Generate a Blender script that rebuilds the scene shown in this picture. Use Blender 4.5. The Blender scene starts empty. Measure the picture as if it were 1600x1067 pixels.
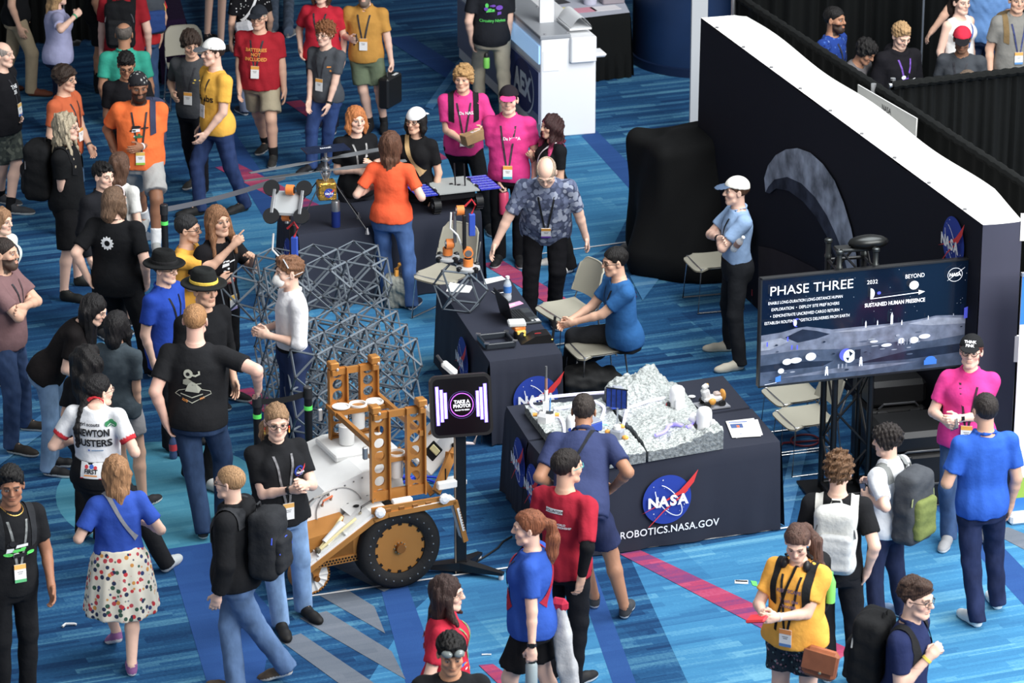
import bpy, math, random
import numpy as np
from concurrent.futures import ThreadPoolExecutor
from mathutils import Vector, Matrix
SC = bpy.context.scene
COL = SC.collection
R = math.radians
FPX, PITCH, CAMH = 5530.0, 0.349, 11.04
cam_d = bpy.data.cameras.new('camera')
cam_d.sensor_width = 36.0
cam_d.lens = FPX / 1600 * 36
cam_d.clip_start, cam_d.clip_end = 1.0, 200.0
cam_d.dof.use_dof = True
cam_d.dof.focus_distance = 29.0
cam_d.dof.aperture_fstop = 4.5
cam = bpy.data.objects.new('camera', cam_d)
cam.location = (0, 0, CAMH)
cam.rotation_euler = (math.pi / 2 - PITCH, 0, 0)
COL.objects.link(cam)
SC.camera = cam
SC.view_settings.view_transform = 'Standard'
SC.view_settings.look = 'None'
SC.view_settings.gamma = 1.0
SC.view_settings.use_curve_mapping = False
SC.view_settings.exposure = 0.15
world = bpy.data.worlds.new('hall')
SC.world = world
world.use_nodes = True
bg = world.node_tree.nodes['Background']
bg.inputs[0].default_value = (0.93, 0.965, 1.0, 1)
bg.inputs[1].default_value = 0.44
def area(name, loc, target, sx, sy, power, col):
 d = bpy.data.lights.new(name, 'AREA')
 d.shape = 'RECTANGLE'
 d.size, d.size_y, d.energy, d.color = sx, sy, power, col
 o = bpy.data.objects.new(name, d)
 o.location = loc
 o.rotation_euler = (Vector(target) - Vector(loc)).to_track_quat('-Z', 'Y').to_euler()
 COL.objects.link(o)
area('window_daylight', (13, 15, 11), (3, 28, 0), 15, 9, 4700, (1.0, 0.98, 0.95))
area('rooflight_daylight', (6.5, 27, 13), (5, 28, 0), 10, 8, 2500, (0.95, 0.98, 1.0))
_c, _s = math.cos(PITCH), math.sin(PITCH)
def ray(px, py):
 a, b = (px - 800) / FPX, -(py - 533.5) / FPX
 return np.array([a, _c + b * _s, -_s + b * _c])
def U(px, py, z=0.0):
 d = ray(px, py)
 t = (z - CAMH) / d[2]
 return np.array([d[0] * t, d[1] * t, z])
def atY(px, py, y):
 d = ray(px, py)
 t = y / d[1]
 return np.array([d[0] * t, y, CAMH + d[2] * t])
def onplane(px, py, P, n):
 d = ray(px, py)
 o = np.array([0, 0, CAMH])
 t = np.dot(np.asarray(P) - o, n) / np.dot(d, n)
 return o + d * t
def lin(c):
 q = [((v / 255) / 12.92 if v / 255 <= 0.04045 else ((v / 255 + 0.055) / 1.055) ** 2.4) for v in c]
 y = 0.2126 * q[0] + 0.7152 * q[1] + 0.0722 * q[2]
 return tuple(v * 0.87 + y * 0.13 for v in q)
MATS = {}
def mat(name, rgb, rough=0.75, metal=0.0, bump=0.0, bscale=60.0, bvec=(1, 1, 1), var=0.0, emit=0.0, spec=0.3, trans=0.0, alpha=1.0, attr=False, sheen=0.0):
 key = name
 if key in MATS:
  return MATS[key]
 m = bpy.data.materials.new(name)
 m.use_nodes = True
 nt = m.node_tree
 p = nt.nodes['Principled BSDF']
 c = lin(rgb)
 p.inputs['Base Color'].default_value = (*c, 1)
 p.inputs['Roughness'].default_value = rough
 p.inputs['Metallic'].default_value = metal
 p.inputs['Specular IOR Level'].default_value = spec
 if trans:
  p.inputs['Transmission Weight'].default_value = trans
 if sheen:
  p.inputs['Sheen Weight'].default_value = sheen
 if alpha < 1:
  p.inputs['Alpha'].default_value = alpha
 if emit:
  p.inputs['Emission Color'].default_value = (*c, 1)
  p.inputs['Emission Strength'].default_value = emit
 src = None
 if attr:
  a = nt.nodes.new('ShaderNodeAttribute')
  a.attribute_name = 'Col'
  nt.links.new(a.outputs['Color'], p.inputs['Base Color'])
  src = a.outputs['Color']
 if bump or var:
  tc = nt.nodes.new('ShaderNodeTexCoord')
  mp = nt.nodes.new('ShaderNodeMapping')
  mp.inputs['Scale'].default_value = bvec
  nt.links.new(tc.outputs['Object'], mp.inputs[0])
  n = nt.nodes.new('ShaderNodeTexNoise')
  n.inputs['Scale'].default_value = bscale
  n.inputs['Detail'].default_value = 3
  nt.links.new(mp.outputs[0], n.inputs[0])
  if bump:
   b = nt.nodes.new('ShaderNodeBump')
   b.inputs['Strength'].default_value = bump
   b.inputs['Distance'].default_value = 0.02
   nt.links.new(n.outputs[0], b.inputs['Height'])
   nt.links.new(b.outputs[0], p.inputs['Normal'])
  if var:
   mx = nt.nodes.new('ShaderNodeMix')
   mx.data_type = 'RGBA'
   mx.blend_type = 'MULTIPLY'
   mx.inputs[0].default_value = 1.0
   mr = nt.nodes.new('ShaderNodeMapRange')
   mr.inputs[1].default_value, mr.inputs[2].default_value = 0.3, 0.7
   mr.inputs[3].default_value, mr.inputs[4].default_value = 1 - var, 1 + var
   nt.links.new(n.outputs[0], mr.inputs[0])
   nt.links.new(mr.outputs[0], mx.inputs[7])
   if src is not None:
    nt.links.new(src, mx.inputs[6])
   else:
    mx.inputs[6].default_value = (*c, 1)
   nt.links.new(mx.outputs[2], p.inputs['Base Color'])
 MATS[key] = m
 return m
def cloth(rgb):
 return mat('fabric_%d_%d_%d' % rgb, rgb, 0.92, bump=0.35, bscale=22, var=0.06, spec=0.15)
def plastic(rgb, rough=0.4):
 return mat('plastic_%d_%d_%d_%d' % (*rgb, int(rough * 100)), rgb, rough, spec=0.4)
def metal(rgb, rough=0.35):
 return mat('metal_%d_%d_%d' % rgb, rgb, rough, metal=0.85)
def glow(rgb, e):
 return mat('glow_%d_%d_%d_%d' % (*rgb, int(e * 10)), rgb, 0.5, emit=e)
def tag(o, label, cat, group=None, kind=None):
 if label:
  o['label'] = label
 if cat:
  o['category'] = cat
 if group:
  o['group'] = group
 if kind:
  o['kind'] = kind
 return o
def empty(name, label, cat, loc=(0, 0, 0), rz=0.0, group=None):
 o = bpy.data.objects.new(name, None)
 o.empty_display_size = 0.1
 o.location = [float(v) for v in loc]
 o.rotation_euler = (0, 0, rz)
 COL.objects.link(o)
 return tag(o, label, cat, group)
def link(name, me, parent=None, loc=None, rot=None):
 o = bpy.data.objects.new(name, me)
 COL.objects.link(o)
 if parent is not None:
  o.parent = parent
 if loc is not None:
  o.location = [float(v) for v in loc]
 if rot is not None:
  o.rotation_euler = rot
 return o
def copy_tree(o, parent=None):
 c = o.copy()
 COL.objects.link(c)
 if parent is not None:
  c.parent = parent
 for ch in list(o.children):
  copy_tree(ch, c)
 return c
def unit(v):
 v = np.asarray(v, float)
 return v / (np.linalg.norm(v) + 1e-12)
def frame(d, up=(0, 0, 1)):
 d = unit(d)
 u = np.asarray(up, float)
 if abs(np.dot(d, u)) > 0.95:
  u = np.array([1.0, 0, 0])
 x = unit(np.cross(u, d))
 y = np.cross(d, x)
 return x, y, d
class MB:
 def __init__(self):
  self.v, self.f, self.m, self.sm, self.mats = [], [], [], [], []
 def mi(self, m):
  if m not in self.mats:
   self.mats.append(m)
  return self.mats.index(m)
 def add(self, vs, fs, m, smooth=False):
  o = len(self.v)
  i = self.mi(m)
  self.v += [tuple(float(c) for c in v) for v in vs]
  for f in fs:
   self.f.append([o + k for k in f])
   self.m.append(i)
   self.sm.append(smooth)
  return self
 def box(self, c, size, m, ax=None, bev=0.0):
  c = np.asarray(c, float)
  h = np.asarray(size, float) / 2
  ax = np.eye(3) if ax is None else np.asarray(ax)
  if bev <= 0:
   cs = [(x, y, z) for z in (-1, 1) for y in (-1, 1) for x in (-1, 1)]
   vs = [c + ax.T @ (np.array(k) * h) for k in cs]
   fs = [(0, 2, 3, 1), (4, 5, 7, 6), (0, 1, 5, 4), (2, 6, 7, 3), (0, 4, 6, 2), (1, 3, 7, 5)]
   return self.add(vs, fs, m)
  b = min(bev, h.min() * 0.95)
  vs, idx = [], {}
  for z in (-1, 1):
   for y in (-1, 1):
    for x in (-1, 1):
     for k in range(3):
      p = np.array([x, y, z], float) * (h - b)
      p[k] = (x, y, z)[k] * h[k]
      idx[(x, y, z, k)] = len(vs)
      vs.append(c + ax.T @ p)
  fs = []
  for k in range(3):
   for s in (-1, 1):
    a, d = [j for j in range(3) if j != k]
    q = []
    for (i, j) in ((-1, -1), (1, -1), (1, 1), (-1, 1)):
     t = [0, 0, 0]
     t[k], t[a], t[d] = s, i, j
     q.append(idx[(*t, k)])
    if (s > 0) == (k == 1):
     q.reverse()
    fs.append(q)
  for k in range(3):
   a, d = [j for j in range(3) if j != k]
   for i in (-1, 1):
    for j in (-1, 1):
     t0, t1 = [0, 0, 0], [0, 0, 0]
     t0[k], t0[a], t0[d] = -1, i, j
     t1[k], t1[a], t1[d] = 1, i, j
     fs.append([idx[(*t0, a)], idx[(*t1, a)], idx[(*t1, d)], idx[(*t0, d)]])
  for x in (-1, 1):
   for y in (-1, 1):
    for z in (-1, 1):
     fs.append([idx[(x, y, z, k)] for k in range(3)])
  return self.add(vs, fs, m)
 def tube(self, pts, r, m, n=8, cap=True, flat=1.0, up=(0, 0, 1)):
  pts = [np.asarray(p, float) for p in pts]
  rs = r if hasattr(r, '__len__') else [r] * len(pts)
  vs, fs = [], []
  for i, p in enumerate(pts):
   d = pts[min(i + 1, len(pts) - 1)] - pts[max(i - 1, 0)]
   x, y, _ = frame(d, up)
   for k in range(n):
    a = 2 * math.pi * (k + 0.5) / n
    vs.append(p + rs[i] * (math.cos(a) * x + flat * math.sin(a) * y))
  for i in range(len(pts) - 1):
   for k in range(n):
    k2 = (k + 1) % n
    fs.append((i * n + k, i * n + k2, (i + 1) * n + k2, (i + 1) * n + k))
  if cap:
   fs.append(tuple(range(n - 1, -1, -1)))
   fs.append(tuple((len(pts) - 1) * n + k for k in range(n)))
  return self.add(vs, fs, m, n > 5)
 def lathe(self, base, prof, m, n=20, axis=(0, 0, 1), cap=True, up=(0, 0, 1), smooth=True):
  x, y, d = frame(axis, up)
  b = np.asarray(base, float)
  vs, fs = [], []
  for (r, z) in prof:
   for k in range(n):
    a = 2 * math.pi * k / n
    vs.append(b + d * z + r * (math.cos(a) * x + math.sin(a) * y))
  for i in range(len(prof) - 1):
   for k in range(n):
    k2 = (k + 1) % n
    fs.append((i * n + k, i * n + k2, (i + 1) * n + k2, (i + 1) * n + k))
  if cap:
   fs.append(tuple(range(n - 1, -1, -1)))
   fs.append(tuple((len(prof) - 1) * n + k for k in range(n)))
  return self.add(vs, fs, m, smooth)
 def prism(self, poly, o, ax, ay, az, th, m):
  """polygon in the ax/ay plane, extruded by th along az"""
  o, ax, ay, az = [np.asarray(q, float) for q in (o, ax, ay, az)]
  n = len(poly)
  vs = [o + ax * p[0] + ay * p[1] for p in poly] + [o + ax * p[0] + ay * p[1] + az * th for p in poly]
  fs = [tuple(range(n - 1, -1, -1)), tuple(range(n, 2 * n))]
  fs += [(k, (k + 1) % n, n + (k + 1) % n, n + k) for k in range(n)]
  return self.add(vs, fs, m)
 def ball(self, c, r, m, n=12, ax=None):
  r = np.array(r if hasattr(r, '__len__') else (r, r, r), float)
  c = np.asarray(c, float)
  ax = np.eye(3) if ax is None else np.asarray(ax)
  vs, fs = [], []
  h = n // 2
  for i in range(h + 1):
   t = math.pi * i / h
   for k in range(n):
    a = 2 * math.pi * k / n
    vs.append(c + ax.T @ (r * np.array([math.sin(t) * math.cos(a), math.sin(t) * math.sin(a), math.cos(t)])))
  for i in range(h):
   for k in range(n):
    k2 = (k + 1) % n
    fs.append((i * n + k, (i + 1) * n + k, (i + 1) * n + k2, i * n + k2))
  return self.add(vs, fs, m, True)
 def grid(self, fn, nu, nv, m, smooth=True, flip=False):
  vs = [fn(i / nu, j / nv) for j in range(nv + 1) for i in range(nu + 1)]
  fs = []
  for j in range(nv):
   for i in range(nu):
    a = j * (nu + 1) + i
    q = (a, a + 1, a + nu + 2, a + nu + 1)
    fs.append(q[::-1] if flip else q)
  return self.add(vs, fs, m, smooth)
 def mesh(self, name):
  me = bpy.data.meshes.new(name)
  me.from_pydata(self.v, [], self.f)
  for m in self.mats:
   me.materials.append(m)
  if self.f:
   me.polygons.foreach_set('material_index', self.m)
   me.polygons.foreach_set('use_smooth', self.sm)
  me.update()
  if any(self.sm):
   me.set_sharp_from_angle(angle=R(42))
  return me
 def build(self, name, parent=None, label=None, cat=None, group=None, kind=None, loc=None, rot=None):
  o = link(name, self.mesh(name), parent, loc, rot)
  return tag(o, label, cat, group, kind)
_txt = {}
def text2d(s, bold=0.0, res=3, space=1.0):
 """lettering -> (points Nx2 centred in x, baseline 0, height normalised to capital height 1), faces"""
 k = (s, bold, space)
 if k in _txt:
  return _txt[k]
 cu = bpy.data.curves.new('t', 'FONT')
 cu.body = s
 cu.size = 1.0
 cu.offset = bold
 cu.space_character = space
 cu.resolution_u = res
 cu.align_x = 'CENTER'
 o = bpy.data.objects.new('t', cu)
 COL.objects.link(o)
 me = bpy.data.meshes.new_from_object(o)
 P = np.array([v.co[:2] for v in me.vertices]) if len(me.vertices) else np.zeros((0, 2))
 F = [tuple(p.vertices) for p in me.polygons]
 bpy.data.objects.remove(o)
 bpy.data.meshes.remove(me)
 bpy.data.curves.remove(cu)
 _txt[k] = (P / 0.73, F)
 return _txt[k]
class Art:
 """layers of flat faces: (points, faces, material)"""
 def __init__(self):
  self.L = []
 def poly(self, pts, m):
  self.L.append((np.asarray(pts, float), [tuple(range(len(pts)))], m))
  return self
 def disc(self, c, r, m, n=40, ry=None):
  ry = r if ry is None else ry
  return self.poly([(c[0] + r * math.cos(2 * math.pi * k / n), c[1] + ry * math.sin(2 * math.pi * k / n)) for k in range(n)], m)
 def panel(self, x0, y0, x1, y1, m, n=9):
  P = [(x0 + (x1 - x0) * i / n, y0 + (y1 - y0) * j / n) for j in range(n + 1) for i in range(n + 1)]
  self.L.append((np.array(P), [(j * (n + 1) + i, j * (n + 1) + i + 1, (j + 1) * (n + 1) + i + 1, (j + 1) * (n + 1) + i) for j in range(n) for i in range(n)], m))
  return self
 def strip(self, pts, w, m):
  pts = [np.asarray(p, float) for p in pts]
  ws = w if hasattr(w, '__len__') else [w] * len(pts)
  V = []
  for i, p in enumerate(pts):
   d = unit(pts[min(i + 1, len(pts) - 1)] - pts[max(i - 1, 0)])
   nrm = np.array([-d[1], d[0]])
   V += [p - nrm * ws[i] / 2, p + nrm * ws[i] / 2]
  F = [(2 * i, 2 * i + 2, 2 * i + 3, 2 * i + 1) for i in range(len(pts) - 1)]
  self.L.append((np.array(V), F, m))
  return self
 def text(self, s, c, h, m, bold=0.0, rot=0.0, width=None, space=1.0):
  P, F = text2d(s, bold, space=space)
  if not len(P):
   return self
  Q = P * h
  if width:
   w = Q[:, 0].max() - Q[:, 0].min()
   Q = Q * np.array([width / w, 1.0])
  ca, sa = math.cos(rot), math.sin(rot)
  Q = Q @ np.array([[ca, sa], [-sa, ca]]) + np.asarray(c)
  self.L.append((Q, F, m))
  return self
 def place(self, name, parent, o, ax, ay, scale=1.0, lift=0.0015, base=0.002, warp=None, label=None):
  o, ax, ay = [np.asarray(q, float) for q in (o, ax, ay)]
  n = unit(np.cross(ax, ay))
  mb = MB()
  for i, (P, F, m) in enumerate(self.L):
   V = [o + ax * p[0] * scale + ay * p[1] * scale + n * (base + lift * i) for p in P]
   if warp is not None:
    V = [warp(v, base + lift * i) for v in V]
   mb.add(V, F, m)
  ob = mb.build(name, parent)
  if label:
   ob['label'] = label
  return ob
def arc(c, rx, ry, a0, a1, n=24, rot=0.0):
 out = []
 for k in range(n + 1):
  a = R(a0 + (a1 - a0) * k / n)
  x, y = rx * math.cos(a), ry * math.sin(a)
  out.append((c[0] + x * math.cos(rot) - y * math.sin(rot), c[1] + x * math.sin(rot) + y * math.cos(rot)))
 return out
LB, LW, LR = mat('print_blue', (30, 62, 165), 0.7), mat('print_white', (235, 238, 245), 0.7), mat('print_red', (225, 45, 48), 0.7)
def meatball(blue=LB, white=LW, red=LR):
 """round agency emblem of radius 1: blue disc, stars, orbit, swoosh, four white letters"""
 a = Art()
 a.disc((0, 0), 1, blue, 56)
 rnd = random.Random(5)
 for k in range(16):
  t, rr = rnd.uniform(0, 6.28), rnd.uniform(0.35, 0.9)
  a.disc((rr * math.cos(t), rr * math.sin(t)), rnd.choice((0.012, 0.018, 0.026)), white, 6)
 a.strip(arc((0.02, 0.0), 0.80, 0.34, -150, 150, 30, R(-52)), 0.035, white)
 a.poly([(-1.1, -0.42), (-0.6, -0.20), (0.0, 0.10), (0.45, 0.34), (0.85, 0.72), (1.22, 1.12), (1.05, 0.62), (0.72, 0.26), (0.3, 0.12), (-0.1, -0.02), (-0.6, -0.24)], red)
 a.strip([(-0.8, -1.0), (-0.2, -0.42), (0.4, 0.02), (0.8, 0.34)], [0.02, 0.05, 0.06, 0.05], red)
 for s, x in (('N', -0.62), ('A', -0.2), ('S', 0.2), ('A', 0.6)):
  a.text(s, (x, -0.2 + 0.02 * x), 0.42, white, bold=0.045)
 return a
def rect(x0, y0, x1, y1):
 return [(x0, y0), (x1, y0), (x1, y1), (x0, y1)]
# ================================================================ signed-distance modelling (bodies, clothes, hair, bags)
F4 = np.float32
def smin(a, b, k):
 if k <= 0:
  return np.minimum(a, b)
 h = np.maximum(k - np.abs(a - b), 0) / k
 return np.minimum(a, b) - h * h * (k * 0.25)
def rotx(a):
 c, s = math.cos(a), math.sin(a)
 return np.array([[1, 0, 0], [0, c, -s], [0, s, c]])
def roty(a):
 c, s = math.cos(a), math.sin(a)
 return np.array([[c, 0, s], [0, 1, 0], [-s, 0, c]])
def rotz(a):
 c, s = math.cos(a), math.sin(a)
 return np.array([[c, -s, 0], [s, c, 0], [0, 0, 1]])
class Sdf:
 def __init__(self):
  self.ops = []
  self.wr = None
 def _b(self, pts, r):
  pts = np.asarray(pts, float)
  r = np.asarray(r, float).reshape(-1, 1)
  return (pts - r).min(0), (pts + r).max(0)
 def cone(self, a, b, ra, rb, k=0.02, op='u', clip=None):
  a, b = np.asarray(a, float), np.asarray(b, float)
  ba = b - a
  L2 = float(ba @ ba) + 1e-9
  def fn(X, Y, Z):
   x, y, z = X - a[0], Y - a[1], Z - a[2]
   t = np.clip((x * ba[0] + y * ba[1] + z * ba[2]) / L2, 0, 1)
   d = np.sqrt((x - t * ba[0]) ** 2 + (y - t * ba[1]) ** 2 + (z - t * ba[2]) ** 2) - (ra + (rb - ra) * t)
   if clip is not None:
    o, n = clip
    d = np.maximum(d, (X - o[0]) * n[0] + (Y - o[1]) * n[1] + (Z - o[2]) * n[2])
   return d
  lo, hi = self._b([a, b], [ra, rb])
  self.ops.append((op, fn, lo, hi, k))
  return self
 def chain(self, pts, rs, k=0.02):
  for i in range(len(pts) - 1):
   self.cone(pts[i], pts[i + 1], rs[i], rs[i + 1], k)
  return self
 def ell(self, c, r, M=None, k=0.02, op='u', clip=None):
  c, r = np.asarray(c, float), np.asarray(r, float)
  M = np.eye(3) if M is None else np.asarray(M)
  def fn(X, Y, Z):
   x, y, z = X - c[0], Y - c[1], Z - c[2]
   u = (x * M[0, 0] + y * M[1, 0] + z * M[2, 0]) / r[0]
   v = (x * M[0, 1] + y * M[1, 1] + z * M[2, 1]) / r[1]
   w = (x * M[0, 2] + y * M[1, 2] + z * M[2, 2]) / r[2]
   k0 = np.sqrt(u * u + v * v + w * w) + 1e-6
   k1 = np.sqrt((u / r[0]) ** 2 + (v / r[1]) ** 2 + (w / r[2]) ** 2) + 1e-6
   d = k0 * (k0 - 1) / k1
   if clip is not None:
    o, n = clip
    d = np.maximum(d, (X - o[0]) * n[0] + (Y - o[1]) * n[1] + (Z - o[2]) * n[2])
   return d
  e = np.sqrt(((M * r) ** 2).sum(1))
  self.ops.append((op, fn, c - e, c + e, k))
  return self
 def rbox(self, c, h, rad, M=None, k=0.02, op='u'):
  c, h = np.asarray(c, float), np.asarray(h, float)
  M = np.eye(3) if M is None else np.asarray(M)
  def fn(X, Y, Z):
   x, y, z = X - c[0], Y - c[1], Z - c[2]
   q = [np.abs(x * M[0, i] + y * M[1, i] + z * M[2, i]) - (h[i] - rad) for i in range(3)]
   o = np.sqrt(sum(np.maximum(j, 0) ** 2 for j in q))
   return o + np.minimum(np.maximum(np.maximum(q[0], q[1]), q[2]), 0) - rad
  e = np.abs(M) @ h
  self.ops.append((op, fn, c - e, c + e, k))
  return self
 def loft(self, o, M, zs, ws, ds, ys=None, k=0.02, pleat=0.0, npl=14):
  o = np.asarray(o, float)
  zs, ws, ds = [np.asarray(q, float) for q in (zs, ws, ds)]
  ys = np.zeros_like(zs) if ys is None else np.asarray(ys, float)
  def fn(X, Y, Z):
   x, y, z = X - o[0], Y - o[1], Z - o[2]
   u = x * M[0, 0] + y * M[1, 0] + z * M[2, 0]
   v = x * M[0, 1] + y * M[1, 1] + z * M[2, 1]
   t = x * M[0, 2] + y * M[1, 2] + z * M[2, 2]
   W, D, O = np.interp(t, zs, ws), np.interp(t, zs, ds), np.interp(t, zs, ys)
   v = v - O
   if pleat:
    th = np.arctan2(v, u)
    g = 1 + pleat * np.cos(th * npl) * np.interp(t, [zs[0], zs[-1]], [1, 0.15])
    W, D = W * g, D * g
   k0 = np.sqrt((u / W) ** 2 + (v / D) ** 2) + 1e-6
   k1 = np.sqrt((u / W ** 2) ** 2 + (v / D ** 2) ** 2) + 1e-6
   d = k0 * (k0 - 1) / k1
   return np.maximum(d, np.maximum(zs[0] - t, t - zs[-1]))
  mr = max(ws.max(), ds.max() + np.abs(ys).max())
  lo, hi = self._b([o + M[:, 2] * zs[0], o + M[:, 2] * zs[-1]], [mr, mr])
  self.ops.append(('u', fn, lo, hi, k))
  return self
 def plane(self, o, n, lo=None, hi=None):
  """cut away the side the normal points to"""
  o, n = np.asarray(o, float), unit(n)
  self.ops.append(('i', lambda X, Y, Z: (X - o[0]) * n[0] + (Y - o[1]) * n[1] + (Z - o[2]) * n[2], lo, hi, 0))
  return self
 def wrinkle(self, amp, freq, seed=0, vec=(1, 1, 1)):
  rnd = np.random.RandomState(seed)
  K = rnd.normal(size=(6, 3)) * np.asarray(vec) * freq * rnd.uniform(0.5, 1.5, (6, 1))
  ph = rnd.uniform(0, 6.28, 6)
  def fn(X, Y, Z):
   return sum(np.sin(X * K[i, 0] + Y * K[i, 1] + Z * K[i, 2] + ph[i]) for i in range(6)) * (amp / 2.5)
  self.wr = fn
  return self
 def bounds(self, pad=0.02):
  lo = np.min([o[2] for o in self.ops if o[0] == 'u'], 0) - pad
  hi = np.max([o[3] for o in self.ops if o[0] == 'u'], 0) + pad
  return lo, hi
 def at(self, P):
  P = np.asarray(P, float)
  X, Y, Z = P[:, 0], P[:, 1], P[:, 2]
  F = np.full(len(P), 1e3)
  for op, fn, lo, hi, k in self.ops:
   d = fn(X, Y, Z)
   if op == 'u':
    F = smin(F, d, k)
   elif op == 's':
    F = -smin(-F, d, k)
   else:
    F = np.maximum(F, d)
  return F
 def grid(self, lo, hi, h):
  n = np.maximum(np.ceil((hi - lo) / h).astype(int) + 1, 3)
  ax = [(lo[i] + h * np.arange(n[i])).astype(F4) for i in range(3)]
  F = np.full(n, 1e3, F4)
  for op, fn, a, b, k in self.ops:
   sl = []
   ok = True
   for i in range(3):
    if a is None:
     s, e = 0, n[i]
    else:
     m = k + 2.5 * h
     s = max(0, int((a[i] - m - lo[i]) / h))
     e = min(n[i], int((b[i] + m - lo[i]) / h) + 2)
    if e <= s:
     ok = False
     break
    sl.append(slice(s, e))
   if not ok:
    continue
   sl = tuple(sl)
   X, Y, Z = ax[0][sl[0]][:, None, None], ax[1][sl[1]][None, :, None], ax[2][sl[2]][None, None, :]
   d = fn(X, Y, Z)
   if op == 'u':
    F[sl] = smin(F[sl], d, k)
   elif op == 's':
    F[sl] = -smin(-F[sl], d, k)
   else:
    F[sl] = np.maximum(F[sl], d)
  if self.wr is not None:
   F += self.wr(ax[0][:, None, None], ax[1][None, :, None], ax[2][None, None, :]).astype(F4)
  return F
 def mesh(self, h, lo=None, hi=None, excl=()):
  if lo is None:
   lo, hi = self.bounds(0.03 + 0.35 * max(o[4] for o in self.ops))
  F = self.grid(np.asarray(lo, float), np.asarray(hi, float), h)
  return nets(F, np.asarray(lo, float), h, excl)
_CO = [(i, j, k) for i in (0, 1) for j in (0, 1) for k in (0, 1)]
_ED = [(a, b) for a in range(8) for b in range(a + 1, 8) if sum(abs(p - q) for p, q in zip(_CO[a], _CO[b])) == 1]
def nets(F, lo, h, excl=()):
 I = F < 0
 nx, ny, nz = F.shape
 c = np.zeros((nx - 1, ny - 1, nz - 1), np.int8)
 for i, j, k in _CO:
  c += I[i:nx - 1 + i, j:ny - 1 + j, k:nz - 1 + k]
 act = (c > 0) & (c < 8)
 for (bl, bh) in excl:
  s = [slice(max(0, int(math.ceil((bl[i] - lo[i]) / h))), max(0, int((bh[i] - lo[i]) / h))) for i in range(3)]
  act[tuple(s)] = False
 ii = np.argwhere(act)
 if not len(ii):
  return np.zeros((0, 3)), np.zeros((0, 4), int)
 idx = np.full(act.shape, -1, np.int64)
 idx[act] = np.arange(len(ii))
 V = np.stack([F[ii[:, 0] + i, ii[:, 1] + j, ii[:, 2] + k] for i, j, k in _CO], 1)
 acc = np.zeros((len(ii), 3))
 cnt = np.zeros(len(ii))
 for a, b in _ED:
  m = (V[:, a] < 0) != (V[:, b] < 0)
  t = V[m, a] / (V[m, a] - V[m, b])
  pa, pb = np.array(_CO[a]), np.array(_CO[b])
  acc[m] += pa + (pb - pa) * t[:, None]
  cnt[m] += 1
 P = lo + h * (ii + acc / cnt[:, None])
 Q = []
 for ax in range(3):
  s0, s1 = [slice(None)] * 3, [slice(None)] * 3
  s0[ax], s1[ax] = slice(0, -1), slice(1, None)
  A, B = I[tuple(s0)], I[tuple(s1)]
  e = np.argwhere(A != B)
  o1, o2 = (ax + 1) % 3, (ax + 2) % 3
  ok = (e[:, o1] > 0) & (e[:, o2] > 0) & (e[:, o1] < F.shape[o1] - 1) & (e[:, o2] < F.shape[o2] - 1)
  e = e[ok]
  q = []
  for (u, v) in ((-1, -1), (0, -1), (0, 0), (-1, 0)):
   g = e.copy()
   g[:, o1] += u
   g[:, o2] += v
   q.append(idx[g[:, 0], g[:, 1], g[:, 2]])
  q = np.stack(q, 1)
  fl = A[e[:, 0], e[:, 1], e[:, 2]]
  q[~fl] = q[~fl][:, ::-1]
  Q.append(q[(q >= 0).all(1)])
 return P, np.concatenate(Q)
def np_mesh(name, P, Q, mats, mi=None, col=None):
 me = bpy.data.meshes.new(name)
 me.vertices.add(len(P))
 me.vertices.foreach_set('co', np.asarray(P, F4).ravel())
 me.loops.add(Q.size)
 me.loops.foreach_set('vertex_index', Q.astype(np.int32).ravel())
 me.polygons.add(len(Q))
 me.polygons.foreach_set('loop_start', np.arange(0, Q.size, 4, dtype=np.int32))
 me.polygons.foreach_set('use_smooth', np.ones(len(Q), bool))
 for m in mats:
  me.materials.append(m)
 if mi is not None:
  me.polygons.foreach_set('material_index', np.asarray(mi, np.int32))
 if col is not None:
  at = me.attributes.new('Col', 'FLOAT_COLOR', 'POINT')
  at.data.foreach_set('color', np.concatenate([col, np.ones((len(col), 1))], 1).astype(F4).ravel())
 me.update(calc_edges=True)
 return me
def march(sdf, P, d, lift, n=36):
 P = np.array(P, float)
 d = np.asarray(d, float)
 t = np.zeros(len(P))
 for _ in range(n):
  t += np.clip(sdf.at(P + d * t[:, None]), -0.05, 0.25) * 0.8
 t = np.clip(t, -0.2, 0.62)
 return P + d * (t - lift)[:, None]
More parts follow.
